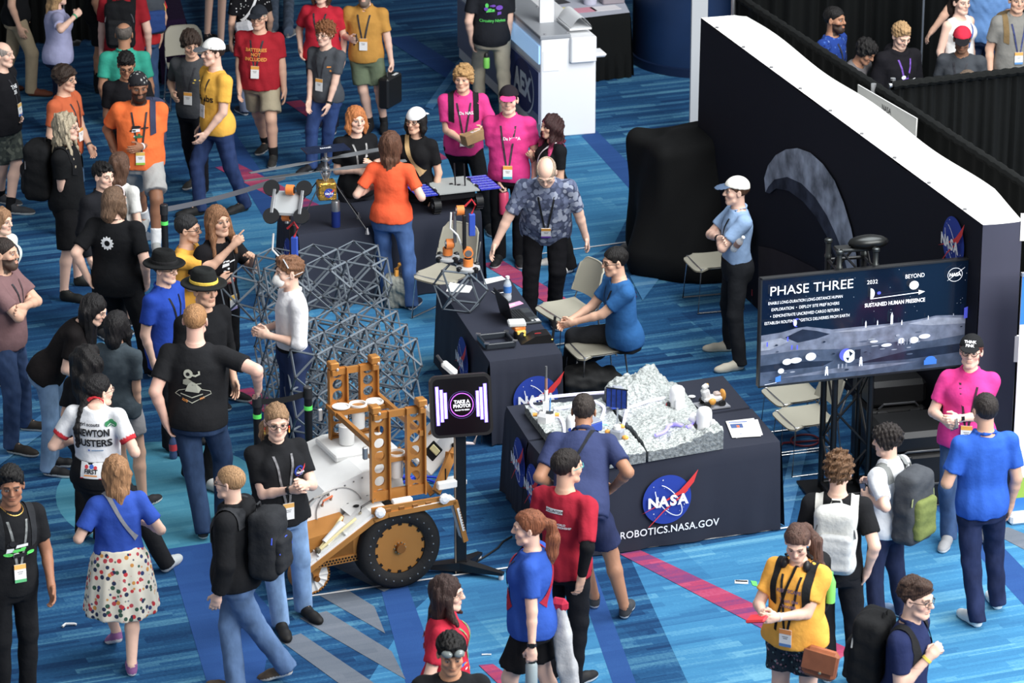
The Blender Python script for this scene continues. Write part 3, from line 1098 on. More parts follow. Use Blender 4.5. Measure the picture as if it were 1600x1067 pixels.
def garments(s, g):
 out = []
 H, k, T = g['H'], g['k'], g['T']
 a, l = arm_r(s, g), leg_r(s, g)
 seed = int(abs(s['head'][0] * 7 + s['head'][1] * 3)) % 991
 bk, brgb = s.get('bottom', ('trousers', (40, 44, 60)))[:2]
 l = list(l)
 bag = s.get('baggy', 1.0)
 B = Sdf()
 if bk == 'skirt':
  n = H * s.get('skl', 0.27)
  zs = np.array([-n, -n * 0.5, 0.0, 0.055 * H])
  wv = s.get('w', 1)
  B.loft(g['pel'], np.eye(3), zs, np.array([0.155, 0.140, 0.118, 0.090]) * H * wv, np.array([0.135, 0.118, 0.092, 0.074]) * H * wv, None, 0.02, 0.035, 11)
  B.wrinkle(0.003, 30, seed, (1, 1, 0.2))
  P, Q = B.mesh(0.012)
 else:
  off = 0.012 * bag
  torso(B, s, g, off, -0.075, 0.040)
  B.ell(g['pel'] + np.array([0, -0.012, -0.015]), np.array([0.092, 0.074, 0.078]) * H * (0.5 + 0.5 * s.get('w', 1)) + off, None, 0.05)
  for i in range(2):
   hip, kn, an = g['hip'][i], g['knee'][i], g['ank'][i]
   if bk == 'shorts':
    fr = s.get('shl', 0.82)
    e = hip + (kn - hip) * fr
    d = unit(kn - hip)
    B.cone(hip, e + d * 0.08, l[0] + off, l[0] * 0.92 + off + 0.014, 0.03, clip=(e, d))
   else:
    B.cone(hip, kn, l[0] + off, l[1] + 0.016 * bag, 0.03)
    dn = unit(an - kn)
    e = an + dn * 0.045 * k
    B.cone(kn, e + dn * 0.04, l[1] + 0.015 * bag, l[3] + 0.020 * bag + 0.004, 0.02, clip=(e, dn))
  if not s.get('tuck') and 'sit' not in s:
   B.plane(g['pel'] + np.array([0, 0, min(s.get('hem', -0.045) + 0.035, 0.03) * H]), (0, 0, 1.0))
  B.wrinkle(0.0036, 30, seed, (1, 1, 0.8))
  P, Q = B.mesh(0.0125)
 col = np.tile(np.array(lin(brgb)), (len(P), 1))
 out.append((bk, P, Q, s.get('bmat', 'denim' if brgb[2] > brgb[0] + 22 else 'cloth'), col))
 if s.get('belt'):
  B = Sdf()
  torso(B, s, g, 0.020, 0.022, 0.042, 0.0)
  P, Q = B.mesh(0.009)
  out.append(('belt', P, Q, 'cloth', np.tile(np.array(lin(s['belt'])), (len(P), 1))))
 tk, trgb = s.get('top', ('t_shirt', (40, 40, 44)))[:2]
 B = Sdf()
 thick = {'hoodie': 0.030, 'jacket': 0.026}.get(tk, 0.015)
 hem = s.get('hem', -0.045 if not s.get('tuck') else 0.03)
 torso(B, s, g, thick, hem, 0.296 if tk != 'tank_top' else 0.28, 0.03, flare=0.0 if s.get('tuck') else 0.010, hang=0.6)
 if hem < 0:
  B.ell(g['pel'] + np.array([0, -0.012, 0.0]), np.array([0.094, 0.077, 0.080]) * H * (0.5 + 0.5 * s.get('w', 1)) + thick + 0.010, None, 0.05, clip=(tpt(g, (0, 0, hem)), -T[:, 2]))
 slv = s.get('slv', {'hoodie': 1.9, 'jacket': 1.9, 'tank_top': 0.0, 'vest': 0.0, 'dress_shirt': 1.25}.get(tk, 0.68))
 for i, sx in enumerate((1, -1)):
  S, E, Wr = g['sh'][i], g['el'][i], g['wr'][i]
  B.cone(g['pel'] + T @ (np.array([sx * 0.032, -0.010, 0.274]) * H), S + (0 if slv else (g['nb'] - S) * 0.25), 0.036 * k + thick * 0.8, a[0] * 0.95 + thick * (0.7 if slv else 0.2), 0.045)
  if slv > 0:
   t = min(slv, 1.0)
   e = S + (E - S) * t
   d = unit(E - S)
   r1 = a[0] + thick * 0.8
   r2 = a[0] + (a[1] - a[0]) * t + thick * (1.25 if slv < 1 else 0.9)
   if slv < 1:
    B.cone(S, e + d * 0.05, r1, r2, 0.03, clip=(e, d))
   else:
    B.cone(S, E, r1, r2, 0.03)
    e2 = E + (Wr - E) * min(slv - 1, 0.97)
    d2 = unit(Wr - E)
    rr = a[2] + (a[3] - a[2]) * (slv - 1) + thick * 0.9
    B.cone(E, e2 + d2 * 0.03, r2, rr, 0.02, clip=(e2, d2))
 cloth_col = np.array(lin(trgb))
 if tk in ('hoodie',):
  B.ell(g['nb'] + T @ (np.array([0, -0.055, -0.015]) * H), np.array([0.065, 0.035, 0.05]) * H, T, 0.03)
 hs, c, M = g['hs'], g['hc'], g['Mh']
 up = c + M @ (np.array([0, -0.022, -0.05]) * hs)
 nr = (0.055 if not s.get('f', 0) else 0.047) * k * (0.7 + 0.3 * s.get('w', 1))
 B.cone(g['nb'] + T @ np.array([0, 0.016, 0.000]), up, nr + 0.008, nr + 0.026, 0.006, 's')
 shirt = Sdf()
 shirt.ops = list(B.ops)
 if tk in ('polo_shirt', 'dress_shirt', 'hoodie', 'jacket'):
  c0 = g['nb'] + (up - g['nb']) * (0.16 if tk != 'hoodie' else 0.05)
  an = unit(up - g['nb'])
  ex, ey, _ = frame(an, (0, 1, 0))
  rr = nr + (0.019 if tk != 'hoodie' else 0.034)
  big = 0.013 if tk != 'hoodie' else 0.028
  B.chain([c0 + rr * (math.cos(q) * ex + math.sin(q) * ey) - an * (0.030 * max(0, g_dot(ex, ey, q)) ** 2) for q in np.linspace(0, 2 * math.pi, 13)], [big] * 13, 0.010)
 B2 = Sdf()
 B2.ops = B.ops
 B2.wrinkle(0.0045, 21, seed + 1, (1.1, 1, 0.8))
 P, Q = B2.mesh(0.0115)
 col = np.tile(cloth_col, (len(P), 1))
 fn = s.get('topfn')
 if fn:
  col = fn(P, col, g, s)
 out.append((tk, P, Q, s.get('tmat', 'cloth'), col))
 for i in range(2):
  q, Mf = g['feet'][i]
  kn, an = g['knee'][i], g['ank'][i]
  if s.get('sock'):
   B = Sdf()
   t = s.get('sockh', 0.42)
   B.cone(an + (kn - an) * t, an - unit(kn - an) * 0.03, l[2] * (0.72 + 0.4 * t) + 0.004, l[3] + 0.006, 0.01, clip=(an + (kn - an) * t, unit(kn - an)))
   P, Q = B.mesh(0.011)
   out.append(('sock', P, Q, 'cloth', np.tile(np.array(lin(s['sock'])), (len(P), 1))))
  B = Sdf()
  def fp(p):
   return q + Mf @ (np.asarray(p, float) * k)
  B.cone(fp((0, -0.040, 0.036)), fp((0, 0.10, 0.034)), 0.039 * k, 0.044 * k, 0.02)
  B.ell(fp((0.004 * (1 - 2 * i), 0.145, 0.026)), np.array([0.045, 0.072, 0.036]) * k, Mf, 0.03)
  B.cone(fp((0, 0.02, 0.05)), fp((0, -0.030, 0.088)), 0.038 * k, 0.043 * k, 0.03)
  B.plane(fp((0, 0, 0.0)), Mf @ np.array([0, 0, -1.0]))
  B.ell(fp((0, -0.032, 0.150)), np.array([0.034, 0.036, 0.040]) * k, Mf, 0.01, 's')
  P, Q = B.mesh(0.0085)
  Lz = ((P - q) @ Mf)[:, 2]
  col = np.tile(np.array(lin(s.get('shoe', (30, 30, 32)))), (len(P), 1))
  sole = Lz < 0.024 * k
  col[sole] = np.array(lin(s.get('sole', (225, 224, 220))))
  out.append(('shoe', P, Q, 'shoe', col))
 return out, shirt
def proj(p):
 x, y, z = p[0], p[1], p[2] - CAMH
 d = y * _c - z * _s
 return 800 + FPX * x / d, 533.5 - FPX * (y * _s + z * _c) / d
def make_person(s):
 loc = U(s['head'][0], s['head'][1], s['H'])
 if s.get('feet') and all(s['feet']) and 'sit' not in s:
  fw = [U(e[0], e[1]) for e in s['feet']]
  loc = (fw[0] + fw[1]) / 2
  for _ in range(8):
   g = skeleton(s, loc)
   t = g['W'] @ g['top'] + loc
   if s.get('fixH'):
    w = U(s['head'][0], s['head'][1], t[2])
    d = g['W'].T @ (w - t)
    s['px'] = s.get('px', 0) + d[0] * 0.8
    s['py'] = s.get('py', 0) + d[1] * 0.8
   else:
    q = proj(t)
    v = (q[1] - s['head'][1]) / 180.0
    s['H'] = min(max(s['H'] + v * 0.8, s.get('Hmin', 1.5)), s.get('Hmax', 1.93))
    d = g['W'].T @ np.array([(s['head'][0] - q[0]) / 185.0, 0, 0])
    s['px'] = s.get('px', 0) + d[0] * 0.7
    s['py'] = s.get('py', 0) + d[1] * 0.7
 else:
  for _ in range(6):
   g = skeleton(s, loc)
   t = g['top']
   w = U(s['head'][0], s['head'][1], t[2])
   loc = w - g['W'] @ np.array([t[0], t[1], 0])
   loc[2] = 0
 g = skeleton(s, loc)
 parts = [body_mesh(s, g)]
 gm, shirt = garments(s, g)
 parts += gm + hair_parts(s, g) + hat_parts(s, g)
 return dict(s=s, g=g, loc=loc, parts=parts, shirt=shirt)
PM = {}
def person_mats():
 PM['skin'] = mat('skin', (220, 175, 150), 0.55, attr=True, spec=0.35, bump=0.05, bscale=90)
 PM['cloth'] = mat('clothing', (90, 90, 90), 0.92, attr=True, bump=0.55, bscale=11, var=0.06, spec=0.12)
 PM['denim'] = mat('denim', (60, 80, 120), 0.9, attr=True, bump=0.6, bscale=9, bvec=(1, 1, 0.6), var=0.30, spec=0.12)
 PM['hair'] = mat('hair', (60, 40, 30), 0.55, attr=True, bump=0.6, bscale=120, bvec=(1, 1, 0.10), var=0.45, spec=0.3)
 PM['shoe'] = mat('shoe', (60, 60, 60), 0.65, attr=True, spec=0.3)
 PM['shiny'] = mat('shiny_lens', (60, 60, 60), 0.12, attr=True, spec=0.6)
def emit_person(r):
 s, g = r['s'], r['g']
 top = None
 rz = math.pi + R(s['h'])
 for name, P, Q, mk, col in r['parts']:
  m = PM[mk] if mk in PM else mk
  if not len(P):
   continue
  if callable(m):
   m = m()
  me = np_mesh('person' if name == 'body' else name, P, Q, [m], None, col)
  if name == 'body':
   top = link('person', me, None, r['loc'], (0, 0, rz))
   tag(top, s['label'], 'person', s.get('group'))
  else:
   link(name, me, top)
 r['obj'] = top
 extras(r, top)
 return top
def tpt(g, p):
 return g['pel'] + g['T'] @ (np.asarray(p, float) * g['H'])
def ribbon(sdf, pts, dirs, wid, width, lift, m, mb=None):
 mb = mb or MB()
 n = len(pts)
 rows = []
 for j in (-1, 0, 1):
  P = np.array([p + w * (width / 2 * j) for p, w in zip(pts, wid)])
  D = np.array([unit(d) for d in dirs])
  rows.append(march(sdf, P, D, lift))
 V = [rows[j][i] for i in range(n) for j in range(3)]
 F = []
 for i in range(n - 1):
  for j in range(2):
   a = i * 3 + j
   F.append((a, a + 1, a + 4, a + 3))
 mb.add(V, F, m, True)
 return mb
def over_shoulder(g, sdf, x, a0, a1, width, m, lift=0.008, zc=0.19, x2=None, n=22):
 """strap that lies on the body: angle 0 = chest, 90 = top of shoulder, 180 = back"""
 pts, dirs, wid = [], [], []
 T, H = g['T'], g['H']
 for i in range(n + 1):
  t = i / n
  a = R(a0 + (a1 - a0) * t)
  xx = x + ((x2 - x) * t if x2 is not None else 0)
  d = np.array([0, math.cos(a), math.sin(a)])
  o = np.array([xx, 0, zc])
  pts.append(tpt(g, o + d * 0.22))
  dirs.append(T @ -d)
  wid.append(T @ np.array([1.0, 0, 0]))
 return ribbon(sdf, pts, dirs, wid, width, lift, m)
def glasses(g, top, rgb):
 hs, c, M = g['hs'], g['hc'], g['Mh']
 def h(p):
  return c + M @ (np.asarray(p, float) * hs)
 mb = MB()
 m = plastic(rgb, 0.3)
 for sx in (1, -1):
  ring = [h((sx * 0.033 + 0.024 * math.cos(a), 0.100 - 0.012 * abs(math.cos(a)), 0.004 + 0.018 * math.sin(a))) for a in [2 * math.pi * k / 14 for k in range(15)]]
  mb.tube(ring, 0.0026, m, 5, False)
  mb.tube([h((sx * 0.057, 0.092, 0.008)), h((sx * 0.078, 0.05, 0.008)), h((sx * 0.085, -0.012, 0.004))], 0.0026, m, 5)
 mb.tube([h((-0.010, 0.102, 0.007)), h((0, 0.106, 0.010)), h((0.010, 0.102, 0.007))], 0.0026, m, 5)
 mb.build('glasses', top)
def badge_on(g, top, sdf, x, z, topc, botc, parent=None, mid=(240, 240, 238), w=0.088, hgt=0.13, lift=0.012):
 T = g['T']
 P = march(sdf, [tpt(g, (x, 0.25, z)), tpt(g, (x, 0.25, z - 0.06))], T @ np.array([0, -1.0, 0]), lift)
 o = P[0]
 ay = -unit(P[1] - P[0]) if P[1][2] < P[0][2] else np.array([0, 0, 1.0])
 if ay[2] < 0.8:
  ay = unit(ay + np.array([0, 0, 2.0]))
 ax = T @ np.array([-1.0, 0, 0])
 ax = unit(ax - ay * (ax @ ay))
 az = np.cross(ax, ay)
 k = 1.0
 mb = MB()
 A = np.stack([ax, ay, az])
 mb.box(o - ay * hgt * 0.5, (w, hgt, 0.004), plastic(mid, 0.4), A)
 mb.box(o - ay * hgt * 0.14 + az * 0.0012, (w * 1.0, hgt * 0.26, 0.004), plastic(topc, 0.5), A)
 if botc:
  mb.box(o - ay * hgt * 0.91 + az * 0.0012, (w, hgt * 0.17, 0.004), plastic(botc, 0.5), A)
 for q, wd in ((0.42, 0.5), (0.52, 0.36)):
  mb.box(o - ay * hgt * q + az * 0.0012, (w * wd, hgt * 0.035, 0.004), plastic((120, 120, 125), 0.5), A)
 b = mb.build('badge', parent or top)
 b['label'] = 'badge card with coloured top band'
 return b
def lanyard(r, top, rgb, topc=(240, 165, 40), botc=None, z=0.115, x=0.0, badge=True, z1=0.288):
 g, sdf = r['g'], r['shirt']
 T = g['T']
 mb = MB()
 m = mat('lanyard_%d_%d_%d' % rgb, rgb, 0.7, var=0.5, bscale=28)
 for sx in (1, -1):
  pts = [tpt(g, (sx * 0.040 * (1 - t) + (x + sx * 0.006) * t, 0.22, z1 + (z - z1) * t)) for t in np.linspace(0, 1, 10)]
  d = T @ np.array([0, -1.0, -0.15])
  wv = T @ np.array([1.0, 0, 0])
  ribbon(sdf, pts, [d] * 10, [wv] * 10, 0.018, 0.006, m, mb)
 hb = [tpt(g, (0.052 * math.cos(a), 0.22 * -math.sin(a), 0.290)) for a in np.linspace(0.2, math.pi - 0.2, 10)]
 ln = mb.build('lanyard', top)
 if badge:
  badge_on(g, top, sdf, x, z, topc, botc, ln)
def chest_print(r, top, art, side, x, z, size, name='shirt_print', label=None):
 g, sdf = r['g'], r['shirt']
 T = g['T']
 d = T @ np.array([0, -side * 1.0, 0])
 ax = T @ np.array([-side * 1.0, 0, 0])
 ay = T @ np.array([0, 0, 1.0])
 o = tpt(g, (x, side * 0.25, z))
 mb = MB()
 for i, (P, F, m) in enumerate(art.L):
  V = np.array([o + ax * p[0] * size + ay * p[1] * size for p in P])
  mb.add(march(sdf, V, d, 0.0065 + 0.0012 * i), F, m)
 ob = mb.build(name, top)
 if label:
  ob['label'] = label
 return ob
def wrist_band(g, top, i, rgb, name='wrist_watch', back=0.02, wd=0.022, face=True):
 w, d, n, x = g['hm'][i]
 k = g['k']
 mb = MB()
 c = w - d * back
 rr = 0.034 * k
 mb.tube([c - d * wd / 2, c + d * wd / 2], [rr, rr], plastic(rgb, 0.5), 14, True)
 if face:
  mb.box(c - n * rr, (0.032, 0.034, 0.012), plastic((20, 22, 26), 0.2), np.stack([d, x, n]), 0.003)
 mb.build(name, top)
def backpack(r, rgb, pocket, strap, label, w=0.30, hgt=0.46, dep=0.17, z=0.155, x=0.0, group=None, accent=None, straps=True, drop=0.0, bottle=None, tone=None):
 s, g, sdf = r['s'], r['g'], r['shirt']
 T, H = g['T'], g['H']
 e = empty('backpack', label, 'backpack', r['loc'], math.pi + R(s['h']), group)
 wv = s.get('w', 1)
 back = march(sdf, [tpt(g, (x, -0.25, z))], T @ np.array([0, 1.0, 0]), 0.0)[0]
 c = back + T @ np.array([0, -dep * 0.52, -drop])
 B = Sdf()
 B.rbox(c, np.array([w / 2, dep / 2, hgt / 2]), 0.06, T, 0.02)
 B.ell(c + T @ np.array([0, -0.01, hgt * 0.30]), np.array([w * 0.46, dep * 0.46, hgt * 0.24]), T, 0.04)
 B.wrinkle(0.006, 26, int(abs(c[0] * 100)) + 3)
 P, Q = B.mesh(0.0125)
 link('main_compartment', np_mesh('main_compartment', P, Q, [cloth(rgb)]), e)
 B = Sdf()
 B.rbox(c + T @ np.array([0, -dep * 0.50, -hgt * 0.13]), np.array([w * 0.40, 0.040, hgt * 0.28]), 0.035, T, 0.02)
 B.wrinkle(0.004, 30, 5)
 P, Q = B.mesh(0.0115)
 link('front_pocket', np_mesh('front_pocket', P, Q, [cloth(pocket)]), e)
 mb = MB()
 zc = c + T @ np.array([0, -dep * 0.42, hgt * 0.20])
 za = accent or (90, 90, 95)
 pts = [c + T @ np.array([w * 0.49 * math.cos(a), -dep * 0.30 - 0.02, hgt * 0.05 + hgt * 0.40 * math.sin(a)]) for a in np.linspace(0.1, math.pi - 0.1, 14)]
 mb.tube(pts, 0.006, plastic(za, 0.5), 5)
 pts = [c + T @ np.array([w * 0.38 * math.cos(a), -dep * 0.62, -hgt * 0.10 + hgt * 0.22 * math.sin(a)]) for a in np.linspace(0.1, math.pi - 0.1, 12)]
 mb.tube(pts, 0.005, plastic(za, 0.5), 5)
 mb.build('zipper', e)
 mb = MB()
 mb.tube([c + T @ np.array([-0.04, dep * 0.3, hgt * 0.49]), c + T @ np.array([-0.03, dep * 0.3, hgt * 0.49 + 0.04]), c + T @ np.array([0.03, dep * 0.3, hgt * 0.49 + 0.04]), c + T @ np.array([0.04, dep * 0.3, hgt * 0.49])], 0.008, cloth(strap), 6)
 mb.build('top_handle', e)
 if straps:
  for sx in ((1, -1) if straps is True else straps):
   mb = over_shoulder(g, sdf, sx * 0.072, -28, 150, 0.055, cloth(strap), 0.010, 0.19)
   mb.build('shoulder_strap', e)
 if bottle:
  mb = MB()
  q = c + T @ np.array([bottle[1] * (w / 2 + 0.02), 0.0, -hgt * 0.28])
  mb.lathe(q, [(0.034, 0), (0.036, 0.02), (0.036, 0.15), (0.02, 0.19), (0.016, 0.2), (0.016, 0.225)], plastic(bottle[0], 0.25), 14, T @ np.array([0, 0, 1.0]))
  mb.build('bottle', e)
 return e
def extras(r, top):
 s, g = r['s'], r['g']
 for x in s.get('x', ()):
  k = x[0]
  if k == 'glasses':
   glasses(g, top, x[1] if len(x) > 1 else (30, 28, 28))
  elif k == 'lanyard':
   lanyard(r, top, x[1], *x[2:])
  elif k == 'cord':
   lanyard(r, top, x[1], badge=False, z=x[2] if len(x) > 2 else 0.14)
  elif k == 'print':
   chest_print(r, top, x[1], *x[2:])
  elif k == 'watch':
   wrist_band(g, top, x[1], x[2])
  elif k == 'band':
   wrist_band(g, top, x[1], x[2], 'wristband', 0.015, 0.018, False)
  elif k == 'pack':
   backpack(r, *x[1:-1], **x[-1])
  elif k == 'cross':      # cross-body strap, from shoulder side to the other hip
   sd, rgb, wd = x[1], x[2], x[3]
   mb = over_shoulder(g, r['shirt'], -sd * 0.070, -52, 90, wd, cloth(rgb), 0.010, 0.17, sd * 0.06)
   mb2 = over_shoulder(g, r['shirt'], sd * 0.06, 90, 232, wd, cloth(rgb), 0.010, 0.17, -sd * 0.070)
   mb.add(mb2.v, mb2.f, mb2.mats[0], True)
   mb.build(x[4] if len(x) > 4 else 'cross_strap', top)
  elif k == 'mask':
   hs, c, M = g['hs'], g['hc'], g['Mh']
   B = Sdf()
   B.ell(c + M @ (np.array([0, 0.066, -0.056]) * hs), np.array([0.058, 0.058, 0.055]) * hs, M, 0.01)
   B.cone(c + M @ (np.array([0, 0.10, -0.02]) * hs), c + M @ (np.array([0, 0.115, -0.06]) * hs), 0.012, 0.016, 0.03)
   P, Q = B.mesh(0.007)
   o = link('face_mask', np_mesh('face_mask', P, Q, [cloth((238, 238, 236))]), top)
   mb = MB()
   for sx in (1, -1):
    mb.tube([c + M @ (np.array([sx * 0.05, 0.07, -0.04]) * hs), c + M @ (np.array([sx * 0.08, 0.0, -0.01]) * hs), c + M @ (np.array([sx * 0.075, -0.10, 0.02]) * hs)], 0.003, plastic((235, 235, 235)), 5)
   mb.build('mask_strap', o)
  elif k == 'phones':     # headphones resting round the neck
   nb, T = g['nb'], g['T']
   mb = MB()
   m = plastic((28, 28, 32), 0.45)
   pts = [nb + T @ np.array([0.095 * math.cos(a), -0.075 * math.sin(a) + 0.01, 0.035]) for a in np.linspace(0.0, math.pi, 14)]
   mb.tube(pts, 0.010, m, 6)
   for sx in (1, -1):
    mb.ball(nb + T @ np.array([sx * 0.080, 0.055, -0.005]), (0.028, 0.040, 0.045), m, 12)
   mb.build('headphones', top)
  elif k == 'captext':
   hs, c, M = g['hs'], g['hc'], g['Mh']
   Mt = M @ rotx(0.35)
   x[1].place('cap_lettering', top, c + M @ (np.array([0, 0.100, 0.090]) * hs), Mt @ np.array([-1.0, 0, 0]), Mt @ np.array([0, 0, 1.0]), 1.0, 0.001, 0.003)
  elif k == 'headglasses':
   hs, c, M = g['hs'], g['hc'], g['Mh']
   mb = MB()
   pts = [c + M @ (np.array([0.090 * math.cos(a), 0.02 + 0.03 * math.sin(a), 0.06 + 0.068 * math.sin(a)]) * hs) for a in np.linspace(0.1, math.pi - 0.1, 12)]
   mb.tube(pts, 0.006, plastic(x[1], 0.2), 6)
   mb.build('sunglasses', top)
  elif k == 'sleeve':
   i, m = x[1], arm_r(s, g)
   B = Sdf()
   E, Wr = g['el'][i], g['wr'][i]
   d = unit(Wr - E)
   B.cone(g['sh'][i] + (E - g['sh'][i]) * 0.7, E, m[1] + 0.008, m[1] + 0.006, 0.02)
   B.cone(E, Wr, m[1] + 0.006, m[3] + 0.006, 0.02, clip=(Wr - d * 0.03, d))
   P, Q = B.mesh(0.01)
   o = link('arm_sleeve', np_mesh('arm_sleeve', P, Q, [cloth(x[2])]), top)
  elif k == 'earrings':
   hs, c, M = g['hs'], g['hc'], g['Mh']
   mb = MB()
   for sx in (1, -1):
    for j, col in enumerate(((225, 60, 30), (245, 150, 30), (250, 210, 60))):
     mb.ball(c + M @ (np.array([sx * 0.086, 0.004, -0.045 - 0.018 * j]) * hs), (0.006, 0.010, 0.011), plastic(col), 8)
   mb.build('earring', top)
  elif k == 'collarchain':
   nb, T = g['nb'], g['T']
   mb = MB()
   pts = [nb + T @ np.array([0.075 * math.cos(a), 0.03 + 0.07 * math.sin(a), 0.012 - 0.045 * math.sin(a)]) for a in np.linspace(-0.3, math.pi + 0.3, 16)]
   P = march(r['shirt'], np.array(pts) + T @ np.array([0, 0.1, 0.03]), T @ np.array([0, -1.0, -0.3]), 0.004)
   mb.tube(list(P), 0.004, metal((215, 170, 70), 0.3), 5, False)
   mb.build('necklace', top)
def at_hand(r, i, off=(0, 0, 0)):
 """world position of a hand's grip, and its axes"""
 g = r['g']
 w, d, n, x = g['hm'][i]
 W = g['W']
 p = w + d * 0.075 * g['k'] + n * 0.030 * g['k'] + d * off[0] + n * off[1] + x * off[2]
 return W @ p + r['loc'], W @ d, W @ n, W @ x
# ================================================================ the setting: carpet, booth walls, drapes
def carpet(name, dark, mid, light, contrast=1.0):
 m = bpy.data.materials.new(name)
 m.use_nodes = True
 nt = m.node_tree
 N, Lk = nt.nodes.new, nt.links.new
 p = nt.nodes['Principled BSDF']
 p.inputs['Roughness'].default_value = 0.95
 p.inputs['Specular IOR Level'].default_value = 0.08
 def math_(op, a, b=None):
  n = N('ShaderNodeMath')
  n.operation = op
  for i, v in enumerate((a, b)):
   if v is None:
    continue
   if isinstance(v, (int, float)):
    n.inputs[i].default_value = v
   else:
    Lk(v, n.inputs[i])
  return n.outputs[0]
 tc = N('ShaderNodeTexCoord')
 mp = N('ShaderNodeMapping')
 mp.inputs['Rotation'].default_value = (0, 0, -R(21))
 Lk(tc.outputs['Object'], mp.inputs[0])
 sx = N('ShaderNodeSeparateXYZ')
 Lk(mp.outputs[0], sx.inputs[0])
 u, v = sx.outputs[0], sx.outputs[1]
 def streak(h, L, seed):
  row = math_('FLOOR', math_('DIVIDE', v, h))
  wn = N('ShaderNodeTexWhiteNoise')
  wn.noise_dimensions = '2D'
  cb = N('ShaderNodeCombineXYZ')
  Lk(row, cb.inputs[0])
  cb.inputs[1].default_value = seed
  Lk(cb.outputs[0], wn.inputs['Vector'])
  col = math_('FLOOR', math_('ADD', math_('DIVIDE', u, L), math_('MULTIPLY', wn.outputs[0], 7.0)))
  cb2 = N('ShaderNodeCombineXYZ')
  Lk(row, cb2.inputs[0])
  Lk(col, cb2.inputs[1])
  cb2.inputs[2].default_value = seed
  w2 = N('ShaderNodeTexWhiteNoise')
  w2.noise_dimensions = '3D'
  Lk(cb2.outputs[0], w2.inputs['Vector'])
  return w2.outputs[0]
 a = streak(0.085, 1.15, 1.3)
 b = streak(0.040, 0.62, 4.7)
 tile = streak(0.95, 0.95, 9.1)
 nz = N('ShaderNodeTexNoise')
 nz.inputs['Scale'].default_value = 45
 nz.inputs['Detail'].default_value = 4
 Lk(mp.outputs[0], nz.inputs[0])
 s = math_('ADD', math_('MULTIPLY', a, 0.55), math_('MULTIPLY', b, 0.30))
 s = math_('ADD', s, math_('MULTIPLY', tile, 0.22))
 s = math_('ADD', s, math_('MULTIPLY', math_('SUBTRACT', nz.outputs[0], 0.5), 0.45))
 s = math_('ADD', math_('MULTIPLY', math_('SUBTRACT', s, 0.53), contrast), 0.53)
 cr = N('ShaderNodeValToRGB')
 e = cr.color_ramp.elements
 e[0].position, e[0].color = 0.22, (*lin(dark), 1)
 e[1].position, e[1].color = 0.98, (*lin(light), 1)
 k = cr.color_ramp.elements.new(0.62)
 k.color = (*lin(mid), 1)
 Lk(s, cr.inputs[0])
 Lk(cr.outputs[0], p.inputs['Base Color'])
 bp = N('ShaderNodeBump')
 bp.inputs['Strength'].default_value = 0.3
 bp.inputs['Distance'].default_value = 0.01
 n2 = N('ShaderNodeTexNoise')
 n2.inputs['Scale'].default_value = 160
 Lk(mp.outputs[0], n2.inputs[0])
 Lk(n2.outputs[0], bp.inputs['Height'])
 Lk(bp.outputs[0], p.inputs['Normal'])
 return m
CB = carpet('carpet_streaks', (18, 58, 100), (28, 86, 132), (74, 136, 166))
CL = carpet('carpet_pale_lit', (38, 104, 152), (50, 128, 174), (102, 168, 194), 0.72)  # pale pattern zones, with pooled window light painted into the colour
CD = carpet('carpet_plain_blue', (32, 70, 132), (38, 80, 142), (46, 94, 156), 0.35)
CG = carpet('carpet_grey', (92, 102, 116), (108, 116, 128), (130, 138, 146), 0.4)
CR = carpet('carpet_red', (120, 60, 112), (172, 58, 96), (190, 84, 120), 0.9)
CT = carpet('carpet_teal', (46, 124, 154), (64, 142, 168), (90, 164, 184), 0.5)
CP = carpet('carpet_pale', (40, 96, 150), (62, 124, 170), (110, 160, 190), 0.8)
mb = MB()
mb.add([(-26, 12, 0), (26, 12, 0), (26, 64, 0), (-26, 64, 0)], [(0, 1, 2, 3)], CB)
mb.build('floor', kind='structure')
MB().box((-8, 47, 5.6), (19, 26, 0.4), mat('shade_slab_grey', (150, 150, 150), 0.9)).build('shade_slab', kind='structure')  # unseen slab added overhead to darken the far left of the hall
_ti = [0]
def inlay(pts, m, lvl=1):
 _ti[0] += 1
 q = [U(x, y, 0) for x, y in pts]
 n = len(q)
 z = 0.00022 * _ti[0] + 0.0003
 b = MB()
 vs = [(p[0], p[1], z) for p in q]
 a = sum(q[i][0] * q[(i + 1) % n][1] - q[(i + 1) % n][0] * q[i][1] for i in range(n))
 b.add(vs, [tuple(range(n)) if a > 0 else tuple(range(n - 1, -1, -1))], m)
 b.build('trim_%d' % _ti[0], kind='structure')
inlay([(330, 300), (560, 270), (930, 205), (1000, 300), (960, 380), (800, 470), (520, 700), (460, 540)], CL)            # paler field round the display, window light painted into its tone
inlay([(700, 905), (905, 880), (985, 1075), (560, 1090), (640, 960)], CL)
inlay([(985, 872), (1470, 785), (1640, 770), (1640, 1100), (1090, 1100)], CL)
inlay(arc((255, 776), 168, 86, 0, 360, 40), CT, 2)
inlay([(908, 212), (932, 204), (1040, 312), (1015, 330)], CD, 2)
inlay([(880, 840), (908, 836), (1002, 1090), (965, 1090)], CD, 2)
inlay([(596, 925), (636, 912), (700, 1090), (640, 1090)], CD, 2)
inlay([(1440, 770), (1480, 764), (1640, 930), (1640, 990)], CD, 2)
inlay([(262, 858), (330, 848), (430, 960), (405, 1090), (330, 1090)], CD, 2)
inlay([(330, 205), (362, 200), (450, 330), (415, 345)], CD, 2)
inlay([(498, 930), (540, 920), (585, 948), (602, 990)], CG, 3)
inlay([(468, 966), (510, 955), (612, 1018), (634, 1062)], CG, 3)
inlay([(436, 1000), (470, 990), (600, 1078), (560, 1090)], CG, 3)
inlay([(640, 905), (560, 870), (520, 885), (600, 925)], CG, 3)
inlay([(1545, 830), (1575, 824), (1640, 850), (1640, 880)], CG, 3)
